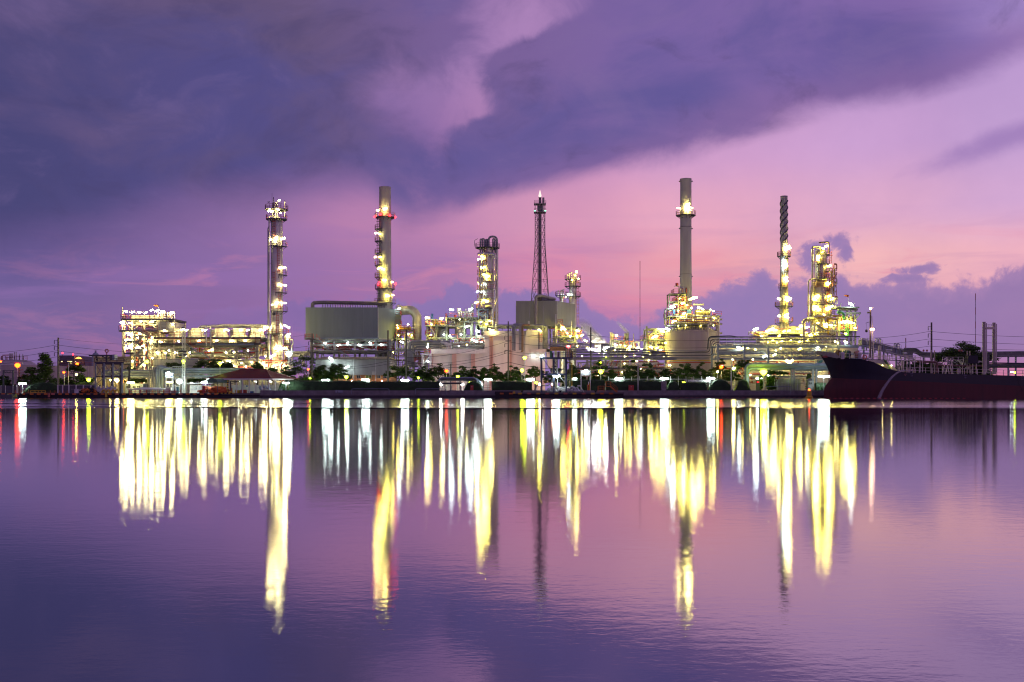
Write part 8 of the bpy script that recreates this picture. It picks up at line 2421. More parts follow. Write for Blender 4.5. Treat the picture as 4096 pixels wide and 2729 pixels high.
# low pipe bends between hedges
g = G(246)
X = g.x
lp = thing('low_pipe_bends', 'row of thick violet grey pipes bending down between the hedges', 'pipework', (X(1840), 247, .95))
for i, (py, r) in enumerate(((1512, .2), (1515, .22), (1520, .2))):
    pipe(lp, [(X(1756 - i * 3), 246 + i * .5, .95), (X(1756 - i * 3), 246 + i * .5, g.z(py)), (X(1905 + i * 7), 246 + i * .5, g.z(py)), (X(1917 + i * 7), 246 + i * .5, g.z(1560))], r, BSTEEL, .9, n=10)
for px in (1766, 1778, 1800, 1840):
    st(lp, 'support_post', (X(px), 247.8, .95), (X(px), 247.8, g.z(1520)), .2, STEEL)
pipe(lp, [(X(1764), 245.6, g.z(1534)), (X(1852), 245.6, g.z(1534))], .2, DSTEEL, 0)
gt = thing('mesh_gate', 'low rusty mesh gate in the gap of the hedges', 'gate', (X(1950), 244, .95))
for px in (1936, 1950, 1966):
    st(gt, 'gate_post', (X(px), 244, .95), (X(px), 244, g.z(1540)), .12, GALV)
for py in (1541, 1550, 1560):
    st(gt, 'gate_rail', (X(1936), 244, g.z(py)), (X(1966), 244, g.z(py)), .09, PALERED)
for px, a, lbl in ((1889, 0, 'small red fire box before the round ended hedge'), (2520, 0, 'wide red fire box before the hedge with the tube lamp')):
    t = thing('fire_box', lbl, 'fire box', (X(px), 243.6, .95), 'red fire boxes')
    w_ = 11 if px < 2000 else 20
    MB().box(X(px - w_ / 2), X(px + w_ / 2), 243.4, 244.2, .95, g.z(1542)).build('box_body', RED, t)
    MB().box(X(px - w_ / 2) - .04, X(px + w_ / 2) + .04, 243.36, 244.24, g.z(1542) + .005, g.z(1541)).build('lid', RED, t)
    MB().box(X(px) - .1, X(px) + .1, 243.33, 243.39, g.z(1549), g.z(1547)).build('handle', GALV, t)
cs = thing('concrete_steps', 'little flight of concrete steps with a tube lamp over it in the hedge gap', 'steps', (X(2652), 243.5, .95))
for i in range(6):
    MB().box(X(2645), X(2660), 243 + i * .3, 245, .95 + i * .2, .95 + (i + 1) * .2 - .004).build('step', CONC, cs)
MB().box(X(2642), X(2662), 245.02, 245.8, .95, g.z(1526)).build('landing', CONC, cs)
# ---- central loading gantry
g = G(239.5)
X = g.x
bgn = thing('loading_gantry', 'open navy blue steel loading gantry on the short central jetty', 'gantry', (X(2222), 240, gq.z(1570)))
zb_ = gq.z(1570)
NAVY = mat('navy_steel', (.07, .09, .15), .5, .2)
xs = [X(v) for v in (2166, 2215, 2264)]
for x in xs:
    for y in (238.6, 242.6):
        st(bgn, 'leg', (x, y, zb_), (x, y, g.z(1432)), .36, NAVY if y < 240 else STEEL)
for py in (1433, 1498):
    for a, b_ in zip(xs, xs[1:]):
        st(bgn, 'beam', (a + .18, 238.6, g.z(py)), (b_ - .18, 238.6, g.z(py)), .3, NAVY, .36)
        st(bgn, 'beam', (a + .18, 242.6, g.z(py)), (b_ - .18, 242.6, g.z(py)), .25, STEEL)
    for x in xs:
        st(bgn, 'cross_beam', (x, 238.8, g.z(py)), (x, 242.4, g.z(py)), .25, NAVY)
for a, b_ in (((2172, 1436), (2214, 1494)), ((2262, 1470), (2218, 1496)), ((2200, 1540), (2215, 1502)), ((2262, 1535), (2236, 1502)), ((2190, 1545), (2214, 1520))):
    st(bgn, 'brace', (X(a[0]), 239.2, g.z(a[1])), (X(b_[0]), 239.2, g.z(b_[1])), .16, STEEL)
for px in (2216, 2231):
    st(bgn, 'inner_post', (X(px), 241, zb_), (X(px), 241, g.z(1436)), .18, WHITE)
for i in range(4):
    z0, z1 = g.z(1494) + (g.z(1438) - g.z(1494)) * i / 4, g.z(1494) + (g.z(1438) - g.z(1494)) * (i + 1) / 4
    st(bgn, 'lacing', (X(2217), 240.9, z0), (X(2230), 240.9, z1), .1, WHITE)
    st(bgn, 'lacing', (X(2230), 241.1, z0), (X(2217), 241.1, z1), .1, WHITE)
for px in (2267, 2280):
    st(bgn, 'side_tower_post', (X(px), 239.5, zb_), (X(px), 239.5, g.z(1434)), .2, mat('olive_steel', (.26, .29, .12), .5))
OL = MATS['olive_steel']
for i in range(8):
    z0, z1 = zb_ + (g.z(1434) - zb_) * i / 8, zb_ + (g.z(1434) - zb_) * (i + 1) / 8
    s_ = (2268, 2279) if i % 2 else (2279, 2268)
    st(bgn, 'lacing', (X(s_[0]), 239.5, z0), (X(s_[1]), 239.5, z1), .1, OL)
    st(bgn, 'lacing', (X(2267), 239.5, z1), (X(2280), 239.5, z1), .1, OL)
pipe(bgn, [(X(2288), 240, zb_), (X(2288), 240, g.z(1452)), (X(2270), 240, g.z(1450))], .11, YELLOW, .5)
deck(bgn, X(2160), X(2285), 238.2, 243, g.z(1430), NAVY, NAVY, .3, 'r', 1.0, .08)
MB().rail([(X(2212), 238.4, g.z(1430)), (X(2283), 238.4, g.z(1430))], 1.1, 1.2, .07).build('railing', DSTEEL, bgn)
for px, w_, hh in ((2230, 8, 22), (2200, 10, 26), (2208, 6, 18)):
    MB().box(X(px), X(px + w_), 240, 241, g.z(1429), g.z(1429 - hh)).build('deck_cabinet', GREENP if px == 2200 else DSTEEL, bgn)
bcn = MB().tube([(X(2272), 238.6, g.z(1430)), (X(2272), 238.6, g.z(1390))], .07, 6).build('beacon_mast', GALV, bgn)
MB().lathe(X(2272.5), 238.6, [(.2, g.z(1390)), (.38, g.z(1388)), (.38, g.z(1385)), (.2, g.z(1383))], 10).build('red_beacon', lampmat('light_red_strong', (1, .03, .03), 60.0), bcn, True)
for px, py, s in ((2221, 1505, 1.7), (2231, 1506, 1.6)):
    floodlight(bgn, (X(px), 238.2, g.z(py)), L_COOL, s)
floodlight(bgn, (X(2170), 238.0, g.z(1424)), L_COOL, 1.0, long=False)
mh = thing('hose_manifold', 'tangle of silver loading hoses and valves under the navy blue gantry', 'hose manifold', (X(2240), 239.5, zb_))
q = random.Random(19)
for i in range(22):
    x0 = X(2190 + i * 5.6)
    zt_ = g.z(q.uniform(1543, 1556))
    pipe(mh, [(x0, 240, zb_), (x0, 239.7, zt_ - .4), (x0 + .25, 239.3, zt_), (x0 + .5, 239.0, zt_ - .5), (x0 + .7, 238.8, zb_ + .25), (x0 + 1.1, 238.7, zb_ + .3)], .1, GALV, .25, 'hose_pipe', 6)
    if i % 2:
        MB().lathe(x0 + .1, 239.4, [(.05, zt_ - .3), (.2, zt_ - .25), (.2, zt_ - .12), (.05, zt_ - .06)], 8).build('valve_wheel', GALV if i % 3 else PALERED, mh)
ob2 = thing('gangway_landing', 'orange railed landing with steps at the foot of the navy gantry side', 'landing', (X(2170), 241, zb_))
deck(ob2, X(2140), X(2195), 242.8, 244.4, g.z(1541), mat('rail_orange', (.55, .2, .08), .5), STEEL, .15, 'fl', .95, .08, .9)
stair(ob2, (X(2148), 242, g.z(1541)), (X(2138), 242, zb_ + .05), .8, STEEL, MATS['rail_orange'])
ob3 = thing('gangway_landing', 'orange framed gangway stairs at the quay end of the central jetty', 'landing', (X(2445), 240, zb_))
stair(ob3, (X(2440), 238.8, g.z(1545)), (X(2468), 238.8, zb_ + .05), .8, ORANGE, ORANGE)
deck(ob3, X(2424), X(2440), 238.6, 240, g.z(1545), ORANGE, ORANGE, .12, 'fl', .95, .09, .9)
for px in (2392, 2416):
    st(ob3, 'frame_post', (X(px), 239.4, zb_), (X(px), 239.4, g.z(1544)), .12, ORANGE)
for py in (1545, 1553, 1561):
    st(ob3, 'frame_rail', (X(2392), 239.4, g.z(py)), (X(2416), 239.4, g.z(py)), .1, ORANGE)
ys = thing('striped_post', 'yellow marker post with a red top beside the sign with the letter C', 'post', (X(2361), 240.6, zb_))
MB().lathe(X(2360.5), 240.6, [(.12, zb_), (.12, g.z(1534))], 8).build('post_shaft', YELLOW, ys)
MB().lathe(X(2360.5), 240.6, [(.12, g.z(1534) + .005), (.12, g.z(1532))], 8).build('post_top', RED, ys)
og = thing('call_box', 'orange call box standing before the bright green hedge', 'call box', (X(2355), 240.8, zb_))
MB().box(X(2351.5), X(2358.5), 240.6, 241.4, zb_, g.z(1539)).build('box_body', ORANGE, og)
MB().box(X(2354), X(2357), 240.7, 241.0, g.z(1539) + .005, g.z(1527)).build('notice_tube', WHITE, og)
MB().box(X(2352.3), X(2357.7), 240.52, 240.59, g.z(1547), g.z(1544)).build('door_plate', RED, og)
rb_ = thing('reading_lectern', 'grey valve stand with a slanted lid on the jetty by the navy gantry', 'valve stand', (X(2323), 240, zb_))
MB().box(X(2311), X(2323), 240, 240.6, g.z(1546), g.z(1541)).build('lid', GALV, rb_)
st(rb_, 'stand_leg', (X(2313), 240.3, zb_), (X(2313), 240.3, g.z(1546)), .1, GALV)
st(rb_, 'slide_bar', (X(2322), 240.2, g.z(1546)), (X(2337), 239.8, zb_), .12, GALV)

# ================================================================== power poles and cables
g = G(256)
X = g.x
pole('tall concrete power pole with three insulator strings by the conical green tree', G(254), 233, 1351, .42, (), (1363, 1387, 1412), side=-1)
pole('low crossarm pole carrying thin wires before the cream tank', G(262), 294, 1484, .25, ((1486, 2.0), (1495, 1.6)))
p2 = pole('brown power pole before the corner of the larger grey box', g, 1249, 1334, .42, (), (1368, 1392), side=-1)
pole('brown power pole standing at the far corner of the grey hall', g, 1552, 1322, .45, ((1402, 2.2),), ())
pole('brown power pole among the dropping brown pipes', g, 1625, 1318, .4, ((1362, 1.6),), ())
pole('thin short pole lit orange at its foot before the white building', g, 1803, 1455, .25, ((1457, 1.2),), ())
pole('central power pole with side insulators before the pink lit wall', g, 2033, 1286, .4, ((1325, 1.4), (1364, 1.4), (1404, 1.4)), (1346, 1376, 1403), side=-1)
pole('dark power pole before the stacked pipes, by the sign with the letter C', g, 2363, 1310, .45, ((1342, 1.2),), (), side=-1)
pole('brown pole before the largest dark tree lit orange below', G(257), 1240, 1480, .3)
pole('concrete power pole with slanting insulator strings behind the tanker', G(246), 3726, 1290, .4, (), (1308, 1337, 1366), side=-1)


def wire(label, Ya, a, Yb, b, sag=.8, r=.035):
    ga, gb_ = G(Ya), G(Yb)
    cable(label, ga.p(*a), gb_.p(*b), sag, r)


lv3 = ('upper', 'middle', 'lower')
for k_, (yl, y0, y1) in enumerate(((1401, 1380, 1398), (1423, 1403.5, 1424), (1442, 1428, 1448))):
    wire(f'{lv3[k_]} cable from the tall pole toward the domed tank', 254, (-260, yl + 12), 254, (226, y0), .9)
    wire(f'{lv3[k_]} cable from the tall pole toward the cooler block', 254, (226, y0), 256, (1243, 1384 + k_ * 24), 2.0)
wire('thin top earth wire from the tall pole over the cooler block', 254, (235, 1354), 256, (1249, 1336), 2.2, .02)
for k_, (ya, yb) in enumerate(((1384, 1394), (1408, 1408))):
    wire(f'{lv3[k_]} cable running between the two brown poles of the grey hall', 256, (1243, ya), 256, (1552, 1402 + k_ * 8), .8)
for k_, (ya, yb) in enumerate(((1402, 1330), (1428, 1366), (1445, 1404), (1453, 1412))):
    wire(('first', 'second', 'third', 'fourth')[k_] + ' cable from the top crossing the white building', 256, (1552, ya), 256, (2028, yb), 1.2 + .2 * k_)
    wire(('first', 'second', 'third', 'fourth')[k_] + ' cable from the top between the central pole and the dark pole', 256, (2028, yb), 256, (2358, 1342 + k_ * 26), 1.0)
wire('drooping double cable low before the white building', 256, (1625, 1444), 256, (2033, 1450), 1.4, .05)
wire('drooping cable low before the pink lit wall', 256, (2033, 1448), 256, (2363, 1470), 1.0, .05)
wire('low cables crossing the grey hall wall', 256, (1249, 1455), 256, (1552, 1444), 1.0)
wire('lowest cable crossing the grey hall wall', 256, (1249, 1461), 256, (1552, 1456), .9)
for k_, (ya, yb) in enumerate(((1342, 1362), (1375, 1390), (1398, 1404))):
    wire(f'{lv3[k_]} cable crossing the gap to the wide cream pink tank', 256, (2363, ya), 256, (2860, yb), .5)
for k_, (ya, yb, yc) in enumerate(((1326, 1354, 1346), (1356, 1378, 1375), (1385, 1402, 1394))):
    wire(f'{lv3[k_]} cable coming in to the pole behind the tanker', 262, (3430, yb), 246, (3718, ya), .4)
    wire(f'{lv3[k_]} cable leaving the pole behind the tanker', 246, (3718, ya), 250, (4400, yc + 4), .5)

# ================================================================== the tanker
SY = 221.0
g = G(SY)
X, Z = g.x, g.z
def gs(px, d, py): return G(SY + d).p(px, py)
sp_ = thing('tanker_ship', 'black and dark red tanker lying light at the quay, bow high, with pale deck railings', 'ship', (X(3700), SY + 6, 0))
def deckline(px):
    pts = [(3275, 1412), (3384, 1434), (3458, 1437), (3480, 1452), (3510, 1470), (3545, 1486), (3600, 1491), (4096, 1505), (4700, 1522)]
    for (a, ya), (b_, yb) in zip(pts, pts[1:]):
        if px <= b_:
            return ya + (yb - ya) * (px - a) / (b_ - a)
    return pts[-1][1]
def redline(px): return 1513.5 + (px - 3307) * .0395
stem = [(3276, 1412), (3300, 1452), (3318, 1490), (3326, 1512), (3312, 1530), (3300, 1545), (3296, 1560), (3296, 1600)]
def stem_x(py):
    for (a, ya), (b_, yb) in zip(stem, stem[1:]):
        if py <= yb:
            return a + (b_ - a) * (py - ya) / (yb - ya)
    return 3296
BEAM = 12.0
ns = 44
stations = [0, .003, .008, .015, .025, .04, .06, .085, .11, .14, .17, .21, .25, .3, .36, .43, .5, .6, .7, .8, .9, 1.0]
def breadth(f, hz):
    """half breadth at the fraction f of the length and relative height hz"""
    e = 1 - (1 - min(1, f / (.16 + .10 * (1 - hz)))) ** 2.3
    return BEAM / 2 * max(0.001, e)
XE = 4700
def hull_part(y_top, y_bot, rows, name, m):
    vs, fs = [], []
    for side in (-1, 1):
        base = len(vs)
        for i, f in enumerate(stations):
            for j in range(rows + 1):
                t = j / rows
                px0 = 3276
                # height first, from the sheer line to the lower bound, then the stem line bends x
                pxn = 3276 + (XE - 3276) * f
                yt, yb = y_top(pxn), y_bot(pxn)
                py = yt + (yb - yt) * t
                sx = stem_x(py)
                px = sx + (XE - sx) * f
                hz = max(0, min(1, (1600 - py) / 190))
                y = SY + BEAM / 2 + side * breadth(f, hz)
                gn = G(SY + BEAM / 2 - breadth(f, hz))
                vs.append((gn.x(px), y, gn.z(py)))
        n = rows + 1
        for i in range(len(stations) - 1):
            for j in range(rows):
                q_ = [base + i * n + j, base + (i + 1) * n + j, base + (i + 1) * n + j + 1, base + i * n + j + 1]
                fs.append(q_ if side > 0 else list(reversed(q_)))
    return MB().addf(vs, fs).build(name, m, sp_, True, sharp=.9)
hull_part(lambda p: deckline(p), redline, 6, 'hull', HULLB)
hull_part(lambda p: redline(p) + .02, lambda p: 1606, 6, 'boot_topping', HULLR)
# deck plating closing the top
g = G(SY)
vs, fs = [], []
for f in stations:
    pxn = 3276 + (XE - 3276) * f
    py = deckline(pxn) + 1.2
    sx = stem_x(deckline(pxn))
    px = sx + (XE - sx) * f
    bb = breadth(f, 1) * .99
    gn = G(SY + BEAM / 2 - bb)
    vs += [(gn.x(px), SY + BEAM / 2 - bb, gn.z(py)), (gn.x(px), SY + BEAM / 2 + bb, gn.z(py))]
fs = [[2 * i, 2 * i + 2, 2 * i + 3, 2 * i + 1] for i in range(len(stations) - 1)]
MB().addf(vs, fs).build('main_deck', mat('deck_green', (.10, .13, .11), .7), sp_)
# grey bulwark at the bow
for side in (-1, 1):
    vs = []
    for px, py in ((3277, 1407), (3290, 1409), (3310, 1411.5), (3330, 1413.5), (3348, 1416), (3366, 1429)):
        f = max(.0005, (px - 3276) / (XE - 3276))
        bb = breadth(f, 1)
        gn = G(SY + BEAM / 2 - bb)
        yy = SY + BEAM / 2 + side * (bb + .03)
        flare = .45 if px < 3360 else 0
        lo = deckline(px) + .3
        # the plate leans outward and forward above the deck edge
        vs += [(gn.x(px), yy, gn.z(lo + (7 if px < 3350 else 0))), (gn.x(px - (14 if px < 3300 else 8)), yy + side * flare, gn.z(py - 2)), (gn.x(px), yy - side * .1, gn.z(lo)), (gn.x(px - (14 if px < 3300 else 8)), yy + side * (flare - .1), gn.z(py - 2))]
    fs = []
    for i in range(5):
        a, c_ = 4 * i, 4 * i + 4
        fs += [[a, c_, c_ + 1, a + 1], [a + 3, c_ + 3, c_ + 2, a + 2], [a + 1, c_ + 1, c_ + 3, a + 3]]
    MB().addf(vs, fs).build('bulwark', HULLG, sp_)
hw_ = MB().lathe(0, 0, [(.3, -.1), (.42, -.04), (.42, .04), (.3, .1)], 12)
hw_.v = [(G(SY + 4.6).x(3300) + vx * 1.5, SY + 4.2 + vz, Z(1424) + vy * .6) for vx, vy, vz in hw_.v]
hw_.build('hawse_ring', PALERED, sp_)
# forecastle gear
fz = Z(1436)
for i, (px, w_, m, ro) in enumerate(((3378, 10, mat('reel_brown', (.20, .09, .04), .6), 1.05), (3396, 14, GREENP, .85), (3414, 10, GREENP, .9), (3424, 7, DSTEEL, .85))):
    b = MB()
    r_ = ro * .95
    b.lathe(0, 0, [(r_, 0), (r_, .12), (r_ * .62, .14), (r_ * .62, g.s(w_) - .14), (r_, g.s(w_) - .12), (r_, g.s(w_))], 18)
    b.v = [(X(px - w_ / 2) + vz, SY + 4.5 + vy, fz + 1.1 + vx) for vx, vy, vz in b.v]
    b.f = [list(reversed(f)) for f in b.f]
    b.build('mooring_winch', m, sp_, True)
b = MB().tube([(X(3445), SY + 4, fz + .95), (X(3462), SY + 4, fz + 1.15)], .75, 14).build('mooring_reel', mat('reel_tan', (.34, .2, .14), .6), sp_, True)
for px in (3377, 3447):
    MB().lathe(X(px), SY + 1.2, [(.34, fz), (.34, fz + .8), (.42, fz + .9), (.4, fz + 1.3), (.15, fz + 1.45)], 10).build('deck_vent', WHITE, sp_, True)
MB().tube([(X(3463) + .4 * math.cos(i * .524), SY + .62, Z(1428) + .4 * math.sin(i * .524)) for i in range(13)], .1, 6).build('lifebuoy', mat('lifebuoy_orange', (.7, .12, .06), .5), sp_, True)
RAILM = mat('rail_cream', (.74, .69, .60), .5)
def shiprail(pa, pb_, yy, z0, hgt, step, n=2, name='railing'):
    L = abs(X(pb_) - X(pa))
    k = max(1, round(L / step))
    b = MB()
    for i in range(k + 1):
        px = pa + (pb_ - pa) * i / k
        b.bar((X(px), yy, z0(px)), (X(px), yy, z0(px) + hgt), .09)
        if i < k:
            p2_ = pa + (pb_ - pa) * (i + 1) / k
            for j in range(n):
                h = hgt * (j + 1) / n
                b.bar((X(px), yy, z0(px) + h), (X(p2_), yy, z0(p2_) + h), .065)
    return b.build(name, RAILM, sp_)
shiprail(3366, 3466, SY + 1.4, lambda p: Z(deckline(p)), 1.05, 1.05)
shiprail(3506, 3600, SY + .55, lambda p: Z(deckline(p) + .5), 1.1, 1.3)
shiprail(3600, 4300, SY + .15, lambda p: Z(deckline(p) + 2), 1.25, 1.32)
# catwalk
gc = G(SY + 5)
X = gc.x
cw = lambda p: gc.z(1436.5 + (p - 3456) * .025)
for i in range(9):
    a, b_ = 3456 + i * 45, 3456 + (i + 1) * 45
    if b_ < 3860 and not 3700 < a < 3740:
        MB().addf([(X(a), SY + 5, cw(a)), (X(b_), SY + 5, cw(b_)), (X(b_), SY + 6.2, cw(b_)), (X(a), SY + 6.2, cw(a)), (X(a), SY + 5, cw(a) - .15), (X(b_), SY + 5, cw(b_) - .15), (X(b_), SY + 6.2, cw(b_) - .15), (X(a), SY + 6.2, cw(a) - .15)],
                  [(0, 1, 2, 3), (7, 6, 5, 4), (0, 4, 5, 1), (2, 6, 7, 3), (1, 5, 6, 2), (3, 7, 4, 0)]).build('catwalk', DSTEEL, sp_)
shiprail(3456, 3700, SY + 5, cw, .95, 1.0, 3)
shiprail(3466, 3690, SY + 6.2, cw, .95, 1.3, 3)
shiprail(3770, 3854, SY + 5, lambda p: gc.z(1447), .95, 1.0, 2)
X = g.x
for px in (3541, 3592, 3770, 3810, 3850):
    st(sp_, 'catwalk_post', gs(px, 5.5, deckline(px) + 1), (G(SY + 5.5).x(px), SY + 5.5, cw(px) - .15), .14, RAILM)
# break of the forecastle
MB().addf([gs(3470, 1.3, 1440), gs(3540, 2.0, 1441), gs(3590, 2.0, 1480), gs(3590, 2.0, 1491), gs(3560, 2.0, 1488), gs(3500, 1.6, 1470),
           gs(3470, 9, 1440), gs(3540, 9, 1441), gs(3590, 9, 1480), gs(3590, 9, 1491), gs(3560, 9, 1488), gs(3500, 9, 1470)],
          [(5, 4, 3, 2, 1, 0), (6, 7, 8, 9, 10, 11), (0, 1, 7, 6), (1, 2, 8, 7), (2, 3, 9, 8)]).build('forecastle_house', mat('house_cream', (.52, .50, .38), .6, 0, .15, .4), sp_)
stair(sp_, gs(3542, 1.2, 1440), gs(3566, 1.2, 1486), .7, mat('ladder_green', (.10, .2, .08), .5), RAILM)
stair(sp_, gs(3474, 1.0, 1443), gs(3504, 1.0, 1470), .6, GALV, RAILM)
for i, (a, b_, py) in enumerate(((3606, 3612, 1441), (3614, 3690, 1441.5), (3658, 3680, 1442), (3628, 3640, 1441))):
    pipe(sp_, [gs(a, 3.5, 1488), gs(a, 3.5, py), gs(b_, 3.5, py), gs(b_, 3.5, 1490)], .1, RAILM, .45)
pipe(sp_, [gs(3668, 4, 1447), gs(3748, 4, 1449), gs(3748, 4, 1492)], .24, mat('rust_pipe', (.22, .12, .10), .6), .4, n=10)
pipe(sp_, [gs(3740, 4.5, 1461), gs(3960, 4.5, 1466)], .16, mat('rust_pipe', (.22, .12, .1)), 0)
pipe(sp_, [gs(3950, 4, 1465), gs(4300, 4, 1470)], .2, DSTEEL, 0)
pipe(sp_, [gs(3950, 4.6, 1452), gs(4300, 4.6, 1457)], .14, DSTEEL, 0)
MB().box(X(3992), X(4200), SY + 4, SY + 5, Z(1470), Z(1454)).build('hose_tray', DSTEEL, sp_)
for px, w_ in ((3653, 15), (3680, 11), (3860, 15), (3572, 10)):
    MB().lathe(X(px), SY + 3, [(g.s(w_ / 2), Z(1494)), (g.s(w_ / 2), Z(1477)), (g.s(w_ / 2) * .85, Z(1474)), (.1, Z(1473))], 14).build('tank_hatch', mat('hatch_pink', (.45, .36, .32), .55), sp_, True)
for a, b_ in (((3770, 1497), (3781, 1446)), ((3783, 1497), (3793, 1448)), ((3798, 1448), (3807, 1496)), ((3786, 1428), (3796, 1495)), ((3802, 1434), (3812, 1478))):
    st(sp_, 'ladder_rail', gs(a[0], 2.5, a[1]), gs(b_[0], 2.5, b_[1]), .14, RAILM)
for px in (3869, 3879, 3724, 3738):
    MB().tube([gs(px, 4, 1495), gs(px, 4, 1404 if px > 3800 else 1402)], .13, 8).build('vent_post', mat('vent_cream', (.5, .44, .33), .5), sp_, True)
    MB().lathe(X(px), SY + 4, [(.12, Z(1404)), (.22, Z(1402)), (.2, Z(1398)), (.05, Z(1395))], 8).build('vent_head', PALERED, sp_, True)
MB().box(X(3889), X(3929), SY + 2, SY + 3.4, Z(1453), Z(1421)).build('hose_box', mat('tarpaulin_dark', (.025, .025, .04), .7), sp_)
st(sp_, 'box_post', gs(3891, 2.6, 1496), gs(3891, 2.6, 1453), .14, RAILM)
st(sp_, 'box_post', gs(3905, 2.6, 1497), gs(3905, 2.6, 1453), .14, RAILM)
KP = mat('kingpost_buff', (.46, .40, .35), .5, 0, .12, .5, streak=True)
for px, yt, yy in ((3936, 1288, 2.6), (3976, 1291, 8.5)):
    g = G(SY + yy)
    X, Z = g.x, g.z
    kp = MB().lathe(X(px), SY + yy, [(g.s(9), Z(1498)), (g.s(6.6), Z(1480)), (g.s(6.2), Z(yt + 3)), (g.s(6.4), Z(yt + 2)), (g.s(6.4), Z(yt)), (.1, Z(yt - .5))], 18).build('kingpost', KP, sp_, True)
    MB().tube([(X(px + 8.5), SY + yy - .2, Z(1490)), (X(px + 8.5), SY + yy - .2, Z(yt + 5))], .1, 6).build('halyard_pipe', RAILM, kp)
    for k_ in range(5):
        MB().lathe(X(px), SY + yy, [(g.s(6.3), Z(1330 + k_ * 30)), (g.s(6.9), Z(1330 + k_ * 30)), (g.s(6.9), Z(1329 + k_ * 30)), (g.s(6.3), Z(1329 + k_ * 30))], 18, cap=False).build('post_band', KP, kp, True)
MB().bar(gs(3940, 4.4, 1313.5), gs(3975, 7.5, 1313.5), .5, .45).build('kingpost_bridge', KP, sp_)
MB().rail([gs(3941, 4.2, 1311), gs(3972, 7.2, 1311)], .7, .8, .06).build('railing', RAILM, sp_)
pipe(sp_, [gs(3952, 3, 1496), gs(3952, 3, 1415)], .28, DSTEEL, 0)
# foremast
fm = Z(1436)
gm = G(SY + 5)
X, Z = gm.x, gm.z
st(sp_, 'foremast', (X(3480), SY + 5, fm), gs(3482, 5, 1236), .26, mat('mast_dark', (.12, .09, .085), .5))
for dx in (3, 11):
    st(sp_, 'mast_strut', (X(3482 + dx * 1.5), SY + 5.5, fm), gs(3482 + dx * .5, 5.3, 1264), .12, RAILM)
for k_ in range(7):
    py = 1300 + k_ * 20
    st(sp_, 'mast_rung', gs(3482, 5.2, py), (X(3484 + (py - 1264) * .085), SY + 5.4, Z(py)), .08, RAILM)
MB().box(X(3469), X(3480), SY + 4.7, SY + 5.1, Z(1254), Z(1248)).build('mast_bracket', DSTEEL, sp_)
st(sp_, 'mast_yard', gs(3463, 5, 1293), gs(3481, 5, 1287), .09, DSTEEL)
st(sp_, 'signal_line', gs(3465, 5, 1294), gs(3465.5, 5, 1318), .035, DSTEEL)
MB().lathe(X(3466), SY + 5, [(.05, Z(1330)), (.2, Z(1329)), (.3, Z(1324)), (.2, Z(1319)), (.05, Z(1318))], 12).build('anchor_ball', RUBBER, sp_, True)
floodlight(sp_, gs(3483, 4.5, 1234), lampmat('light_masthead', (1, .62, .35), 60), 1.5, long=False)
for px in (3485, 3494):
    floodlight(sp_, gs(px, 4.3, 1317), MATS['light_masthead'], 1.3, long=False)
for px, py, m, s in ((4043, 1488, L_COOL, .45), (4052, 1488, L_COOL, .4), (4059, 1490, L_LIME, 1.1), (3566, 1462, L_WARM, .5), (3530, 1462, L_WARM, .45)):
    floodlight(sp_, gs(px, .9, py), m, s, long=False)
X, Z = g.x, g.z
# writing on the hull
HM = mat('hull_marking', (.30, .27, .40), .6)
HM2 = mat('hull_marking_red', (.32, .14, .15), .6)
yh_ = SY - .06
for px, a in ((3587, '1|2'), (3794, '2|3'), (4013, '3|4')):
    dy_ = deckline(px)
    letters(sp_, 'COT', (X(px), yh_, Z(dy_ + 10)), .32, HM, 1.5, align='CENTER')
    letters(sp_, a, (X(px), yh_, Z(dy_ + 18)), .34, HM, 1.5, align='CENTER')
letters(sp_, 'TUG', (X(3563), yh_ + .05, Z(1497)), .26, HM2, 1.5, align='CENTER')
MB().addf([(X(3557), yh_, Z(1499)), (X(3563), yh_, Z(1502)), (X(3569), yh_, Z(1499)), (X(3563), yh_, Z(1507)), (X(3557), yh_ + .03, Z(1499)), (X(3563), yh_ + .03, Z(1502)), (X(3569), yh_ + .03, Z(1499)), (X(3563), yh_ + .03, Z(1507))],
          [(0, 3, 2, 1), (0, 4, 7, 3), (3, 7, 6, 2), (2, 6, 5, 1), (1, 5, 4, 0)]).build('tug_mark', HM2, sp_)
for i in range(17):
    MB().box(X(4053.5), X(4055), yh_, yh_ + .03, Z(1533 + i * 3.4 + 1.4), Z(1533 + i * 3.4)).build('draft_mark', HM, sp_)
for i in range(3):
    MB().box(X(4067), X(4069), yh_, yh_ + .03, Z(1520 + i * 4.3 + 1.6), Z(1520 + i * 4.3)).build('draft_mark', HM, sp_)
b = MB()
b.tube([(X(4055 + 4 * math.cos(R(a))), yh_, Z(1525 - 3.4 * math.sin(R(a)))) for a in range(0, 361, 30)], .03, 4)
b.build('load_line_ring', HM, sp_)
for py in (1521.5, 1524):
    st(sp_, 'load_line', (X(4038), yh_, Z(py)), (X(4049), yh_, Z(py)), .04, HM)
for pts in (((3990, 1503), (4002, 1535), (4014, 1562), (4040, 1590)), ((4036, 1504), (4020, 1545), (4008, 1566), (3984, 1588))):
    MB().tube([(X(a), yh_ - .02, Z(b_)) for a, b_ in pts], .025, 4, .5).build('slack_rope', mat('rope_dark', (.08, .07, .09), .8), sp_)
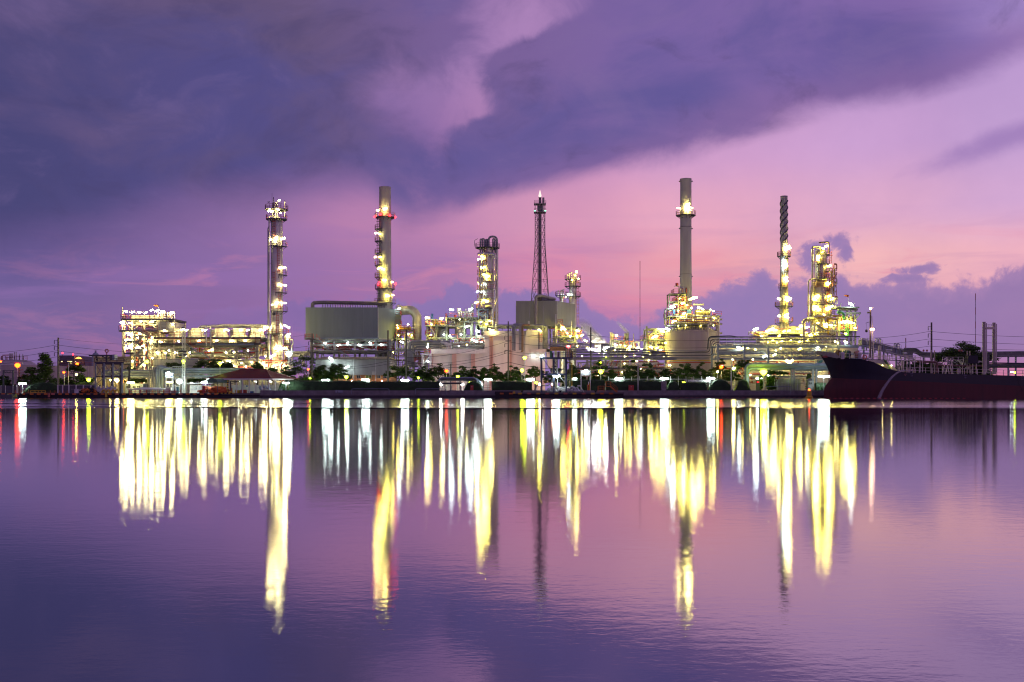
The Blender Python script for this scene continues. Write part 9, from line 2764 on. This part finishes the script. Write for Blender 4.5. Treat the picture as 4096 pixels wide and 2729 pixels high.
# water jet from the deck drain
wj_m = bpy.data.materials.new('water_spray')
wj_m.use_nodes = True
t = NT(wj_m.node_tree)
pr = t.n['Principled BSDF']
pr.inputs['Base Color'].default_value = (.62, .6, .64, 1)
pr.inputs['Roughness'].default_value = .5
trn = t.n.new('ShaderNodeBsdfTransparent')
mxs = t.n.new('ShaderNodeMixShader')
geo = t.n.new('ShaderNodeNewGeometry')
t.put(mxs.inputs[0], t.lin(t.noise(geo.outputs['Position'], 3.0, 3), .3, .7, .10, .26))
t.l.new(trn.outputs[0], mxs.inputs[1])
t.l.new(pr.outputs[0], mxs.inputs[2])
t.l.new(mxs.outputs[0], t.n['Material Output'].inputs[0])
jp = [(3590, 1491), (3577, 1487), (3562, 1484.5), (3546, 1486), (3526, 1495), (3504, 1513), (3484, 1538), (3468, 1562), (3456, 1587), (3454, 1593)]
wj = MB().tube([(X(a), SY - .2 - .9 * min(1, i / 6), Z(b_)) for i, (a, b_) in enumerate(jp)], .07, 8, r2=.34).build('water_jet', wj_m, None, True)
MB().tube([(X(a), SY - .25 - .9 * min(1, i / 6), Z(b_)) for i, (a, b_) in enumerate(jp[2:])], .08, 8, r2=.42).build('jet_spray', wj_m, wj, True)
tag(wj, 'arching jet of water falling from the tanker deck to the river', 'water jet')

# ================================================================== things afloat
g = G(222)
by = thing('navigation_buoy', 'yellow pillar buoy with a glowing orange lamp, afloat near the ship bow', 'buoy', (g.x(3237), 222, 0))
MB().lathe(g.x(3237), 222, [(.6, -.3), (.72, 0), (.72, .35), (.6, .48)], 20).build('float_collar', YELLOW, by, True)
MB().lathe(g.x(3237), 222, [(.48, .48), (.46, 1.5), (.3, 1.6)], 20).build('buoy_body', YELLOW, by, True)
MB().lathe(g.x(3237), 222, [(.1, 1.6), (.18, 1.68), (.18, 1.9), (.08, 2.0)], 10).build('buoy_lamp', L_SOD, by, True)
bo = thing('floating_oil_boom', 'string of red floats of an oil boom lying along the tanker hull', 'oil boom', (g.x(3600), 217, 0))
q = random.Random(55)
px = 3318
while px < 3870:
    gx = G(217.5).x(px)
    b = MB()
    b.box(-.24, .24, -.09, .09, -.05, .1 + q.uniform(0, .05))
    a = q.uniform(-.08, .08)
    b.v = [(gx + vx, 217.5 + vy + vx * a, vz + vx * a * .3) for vx, vy, vz in b.v]
    b.build('boom_float', mat('float_red', (.45, .05, .06), .5), bo)
    b2 = MB().tube([(gx + .26, 217.5, .03), (gx + .92, 217.5, .02)], .03, 4).build('boom_skirt', RUBBER, bo)
    px += 22.4
bo2 = thing('floating_oil_boom', 'string of faded red floats of an oil boom along the foot of the quay wall', 'oil boom', (g.x(3000), 236, 0))
for i in range(30):
    gx = G(236).x(2706 + i * 20.5)
    MB().box(gx - .3, gx + .3, 235.9, 236.1, -.05, .12).build('boom_float', mat('float_faded', (.22, .09, .08), .6), bo2)
for Yb, xa_, xb_, lbl in ((128, -900, 1250, 'long thin black containment boom nearer the quay, curving off the boathouse'), (98, -900, 3050, 'long thin black containment boom farthest out on the water')):
    t = thing('containment_boom', lbl, 'oil boom', (0, Yb, 0))
    gg = G(Yb)
    n_ = 40
    for i in range(n_):
        a, b_ = xa_ + (xb_ - xa_) * i / n_, xa_ + (xb_ - xa_) * (i + .93) / n_
        ya, yb_ = Yb + 5 * math.sin(i * .16), Yb + 5 * math.sin((i + .93) * .16)
        MB().tube([(gg.x(a), ya, .0), (gg.x((a + b_) / 2), (ya + yb_) / 2, .02), (gg.x(b_), yb_, .0)], .055, 5).build('boom_section', RUBBER, t)
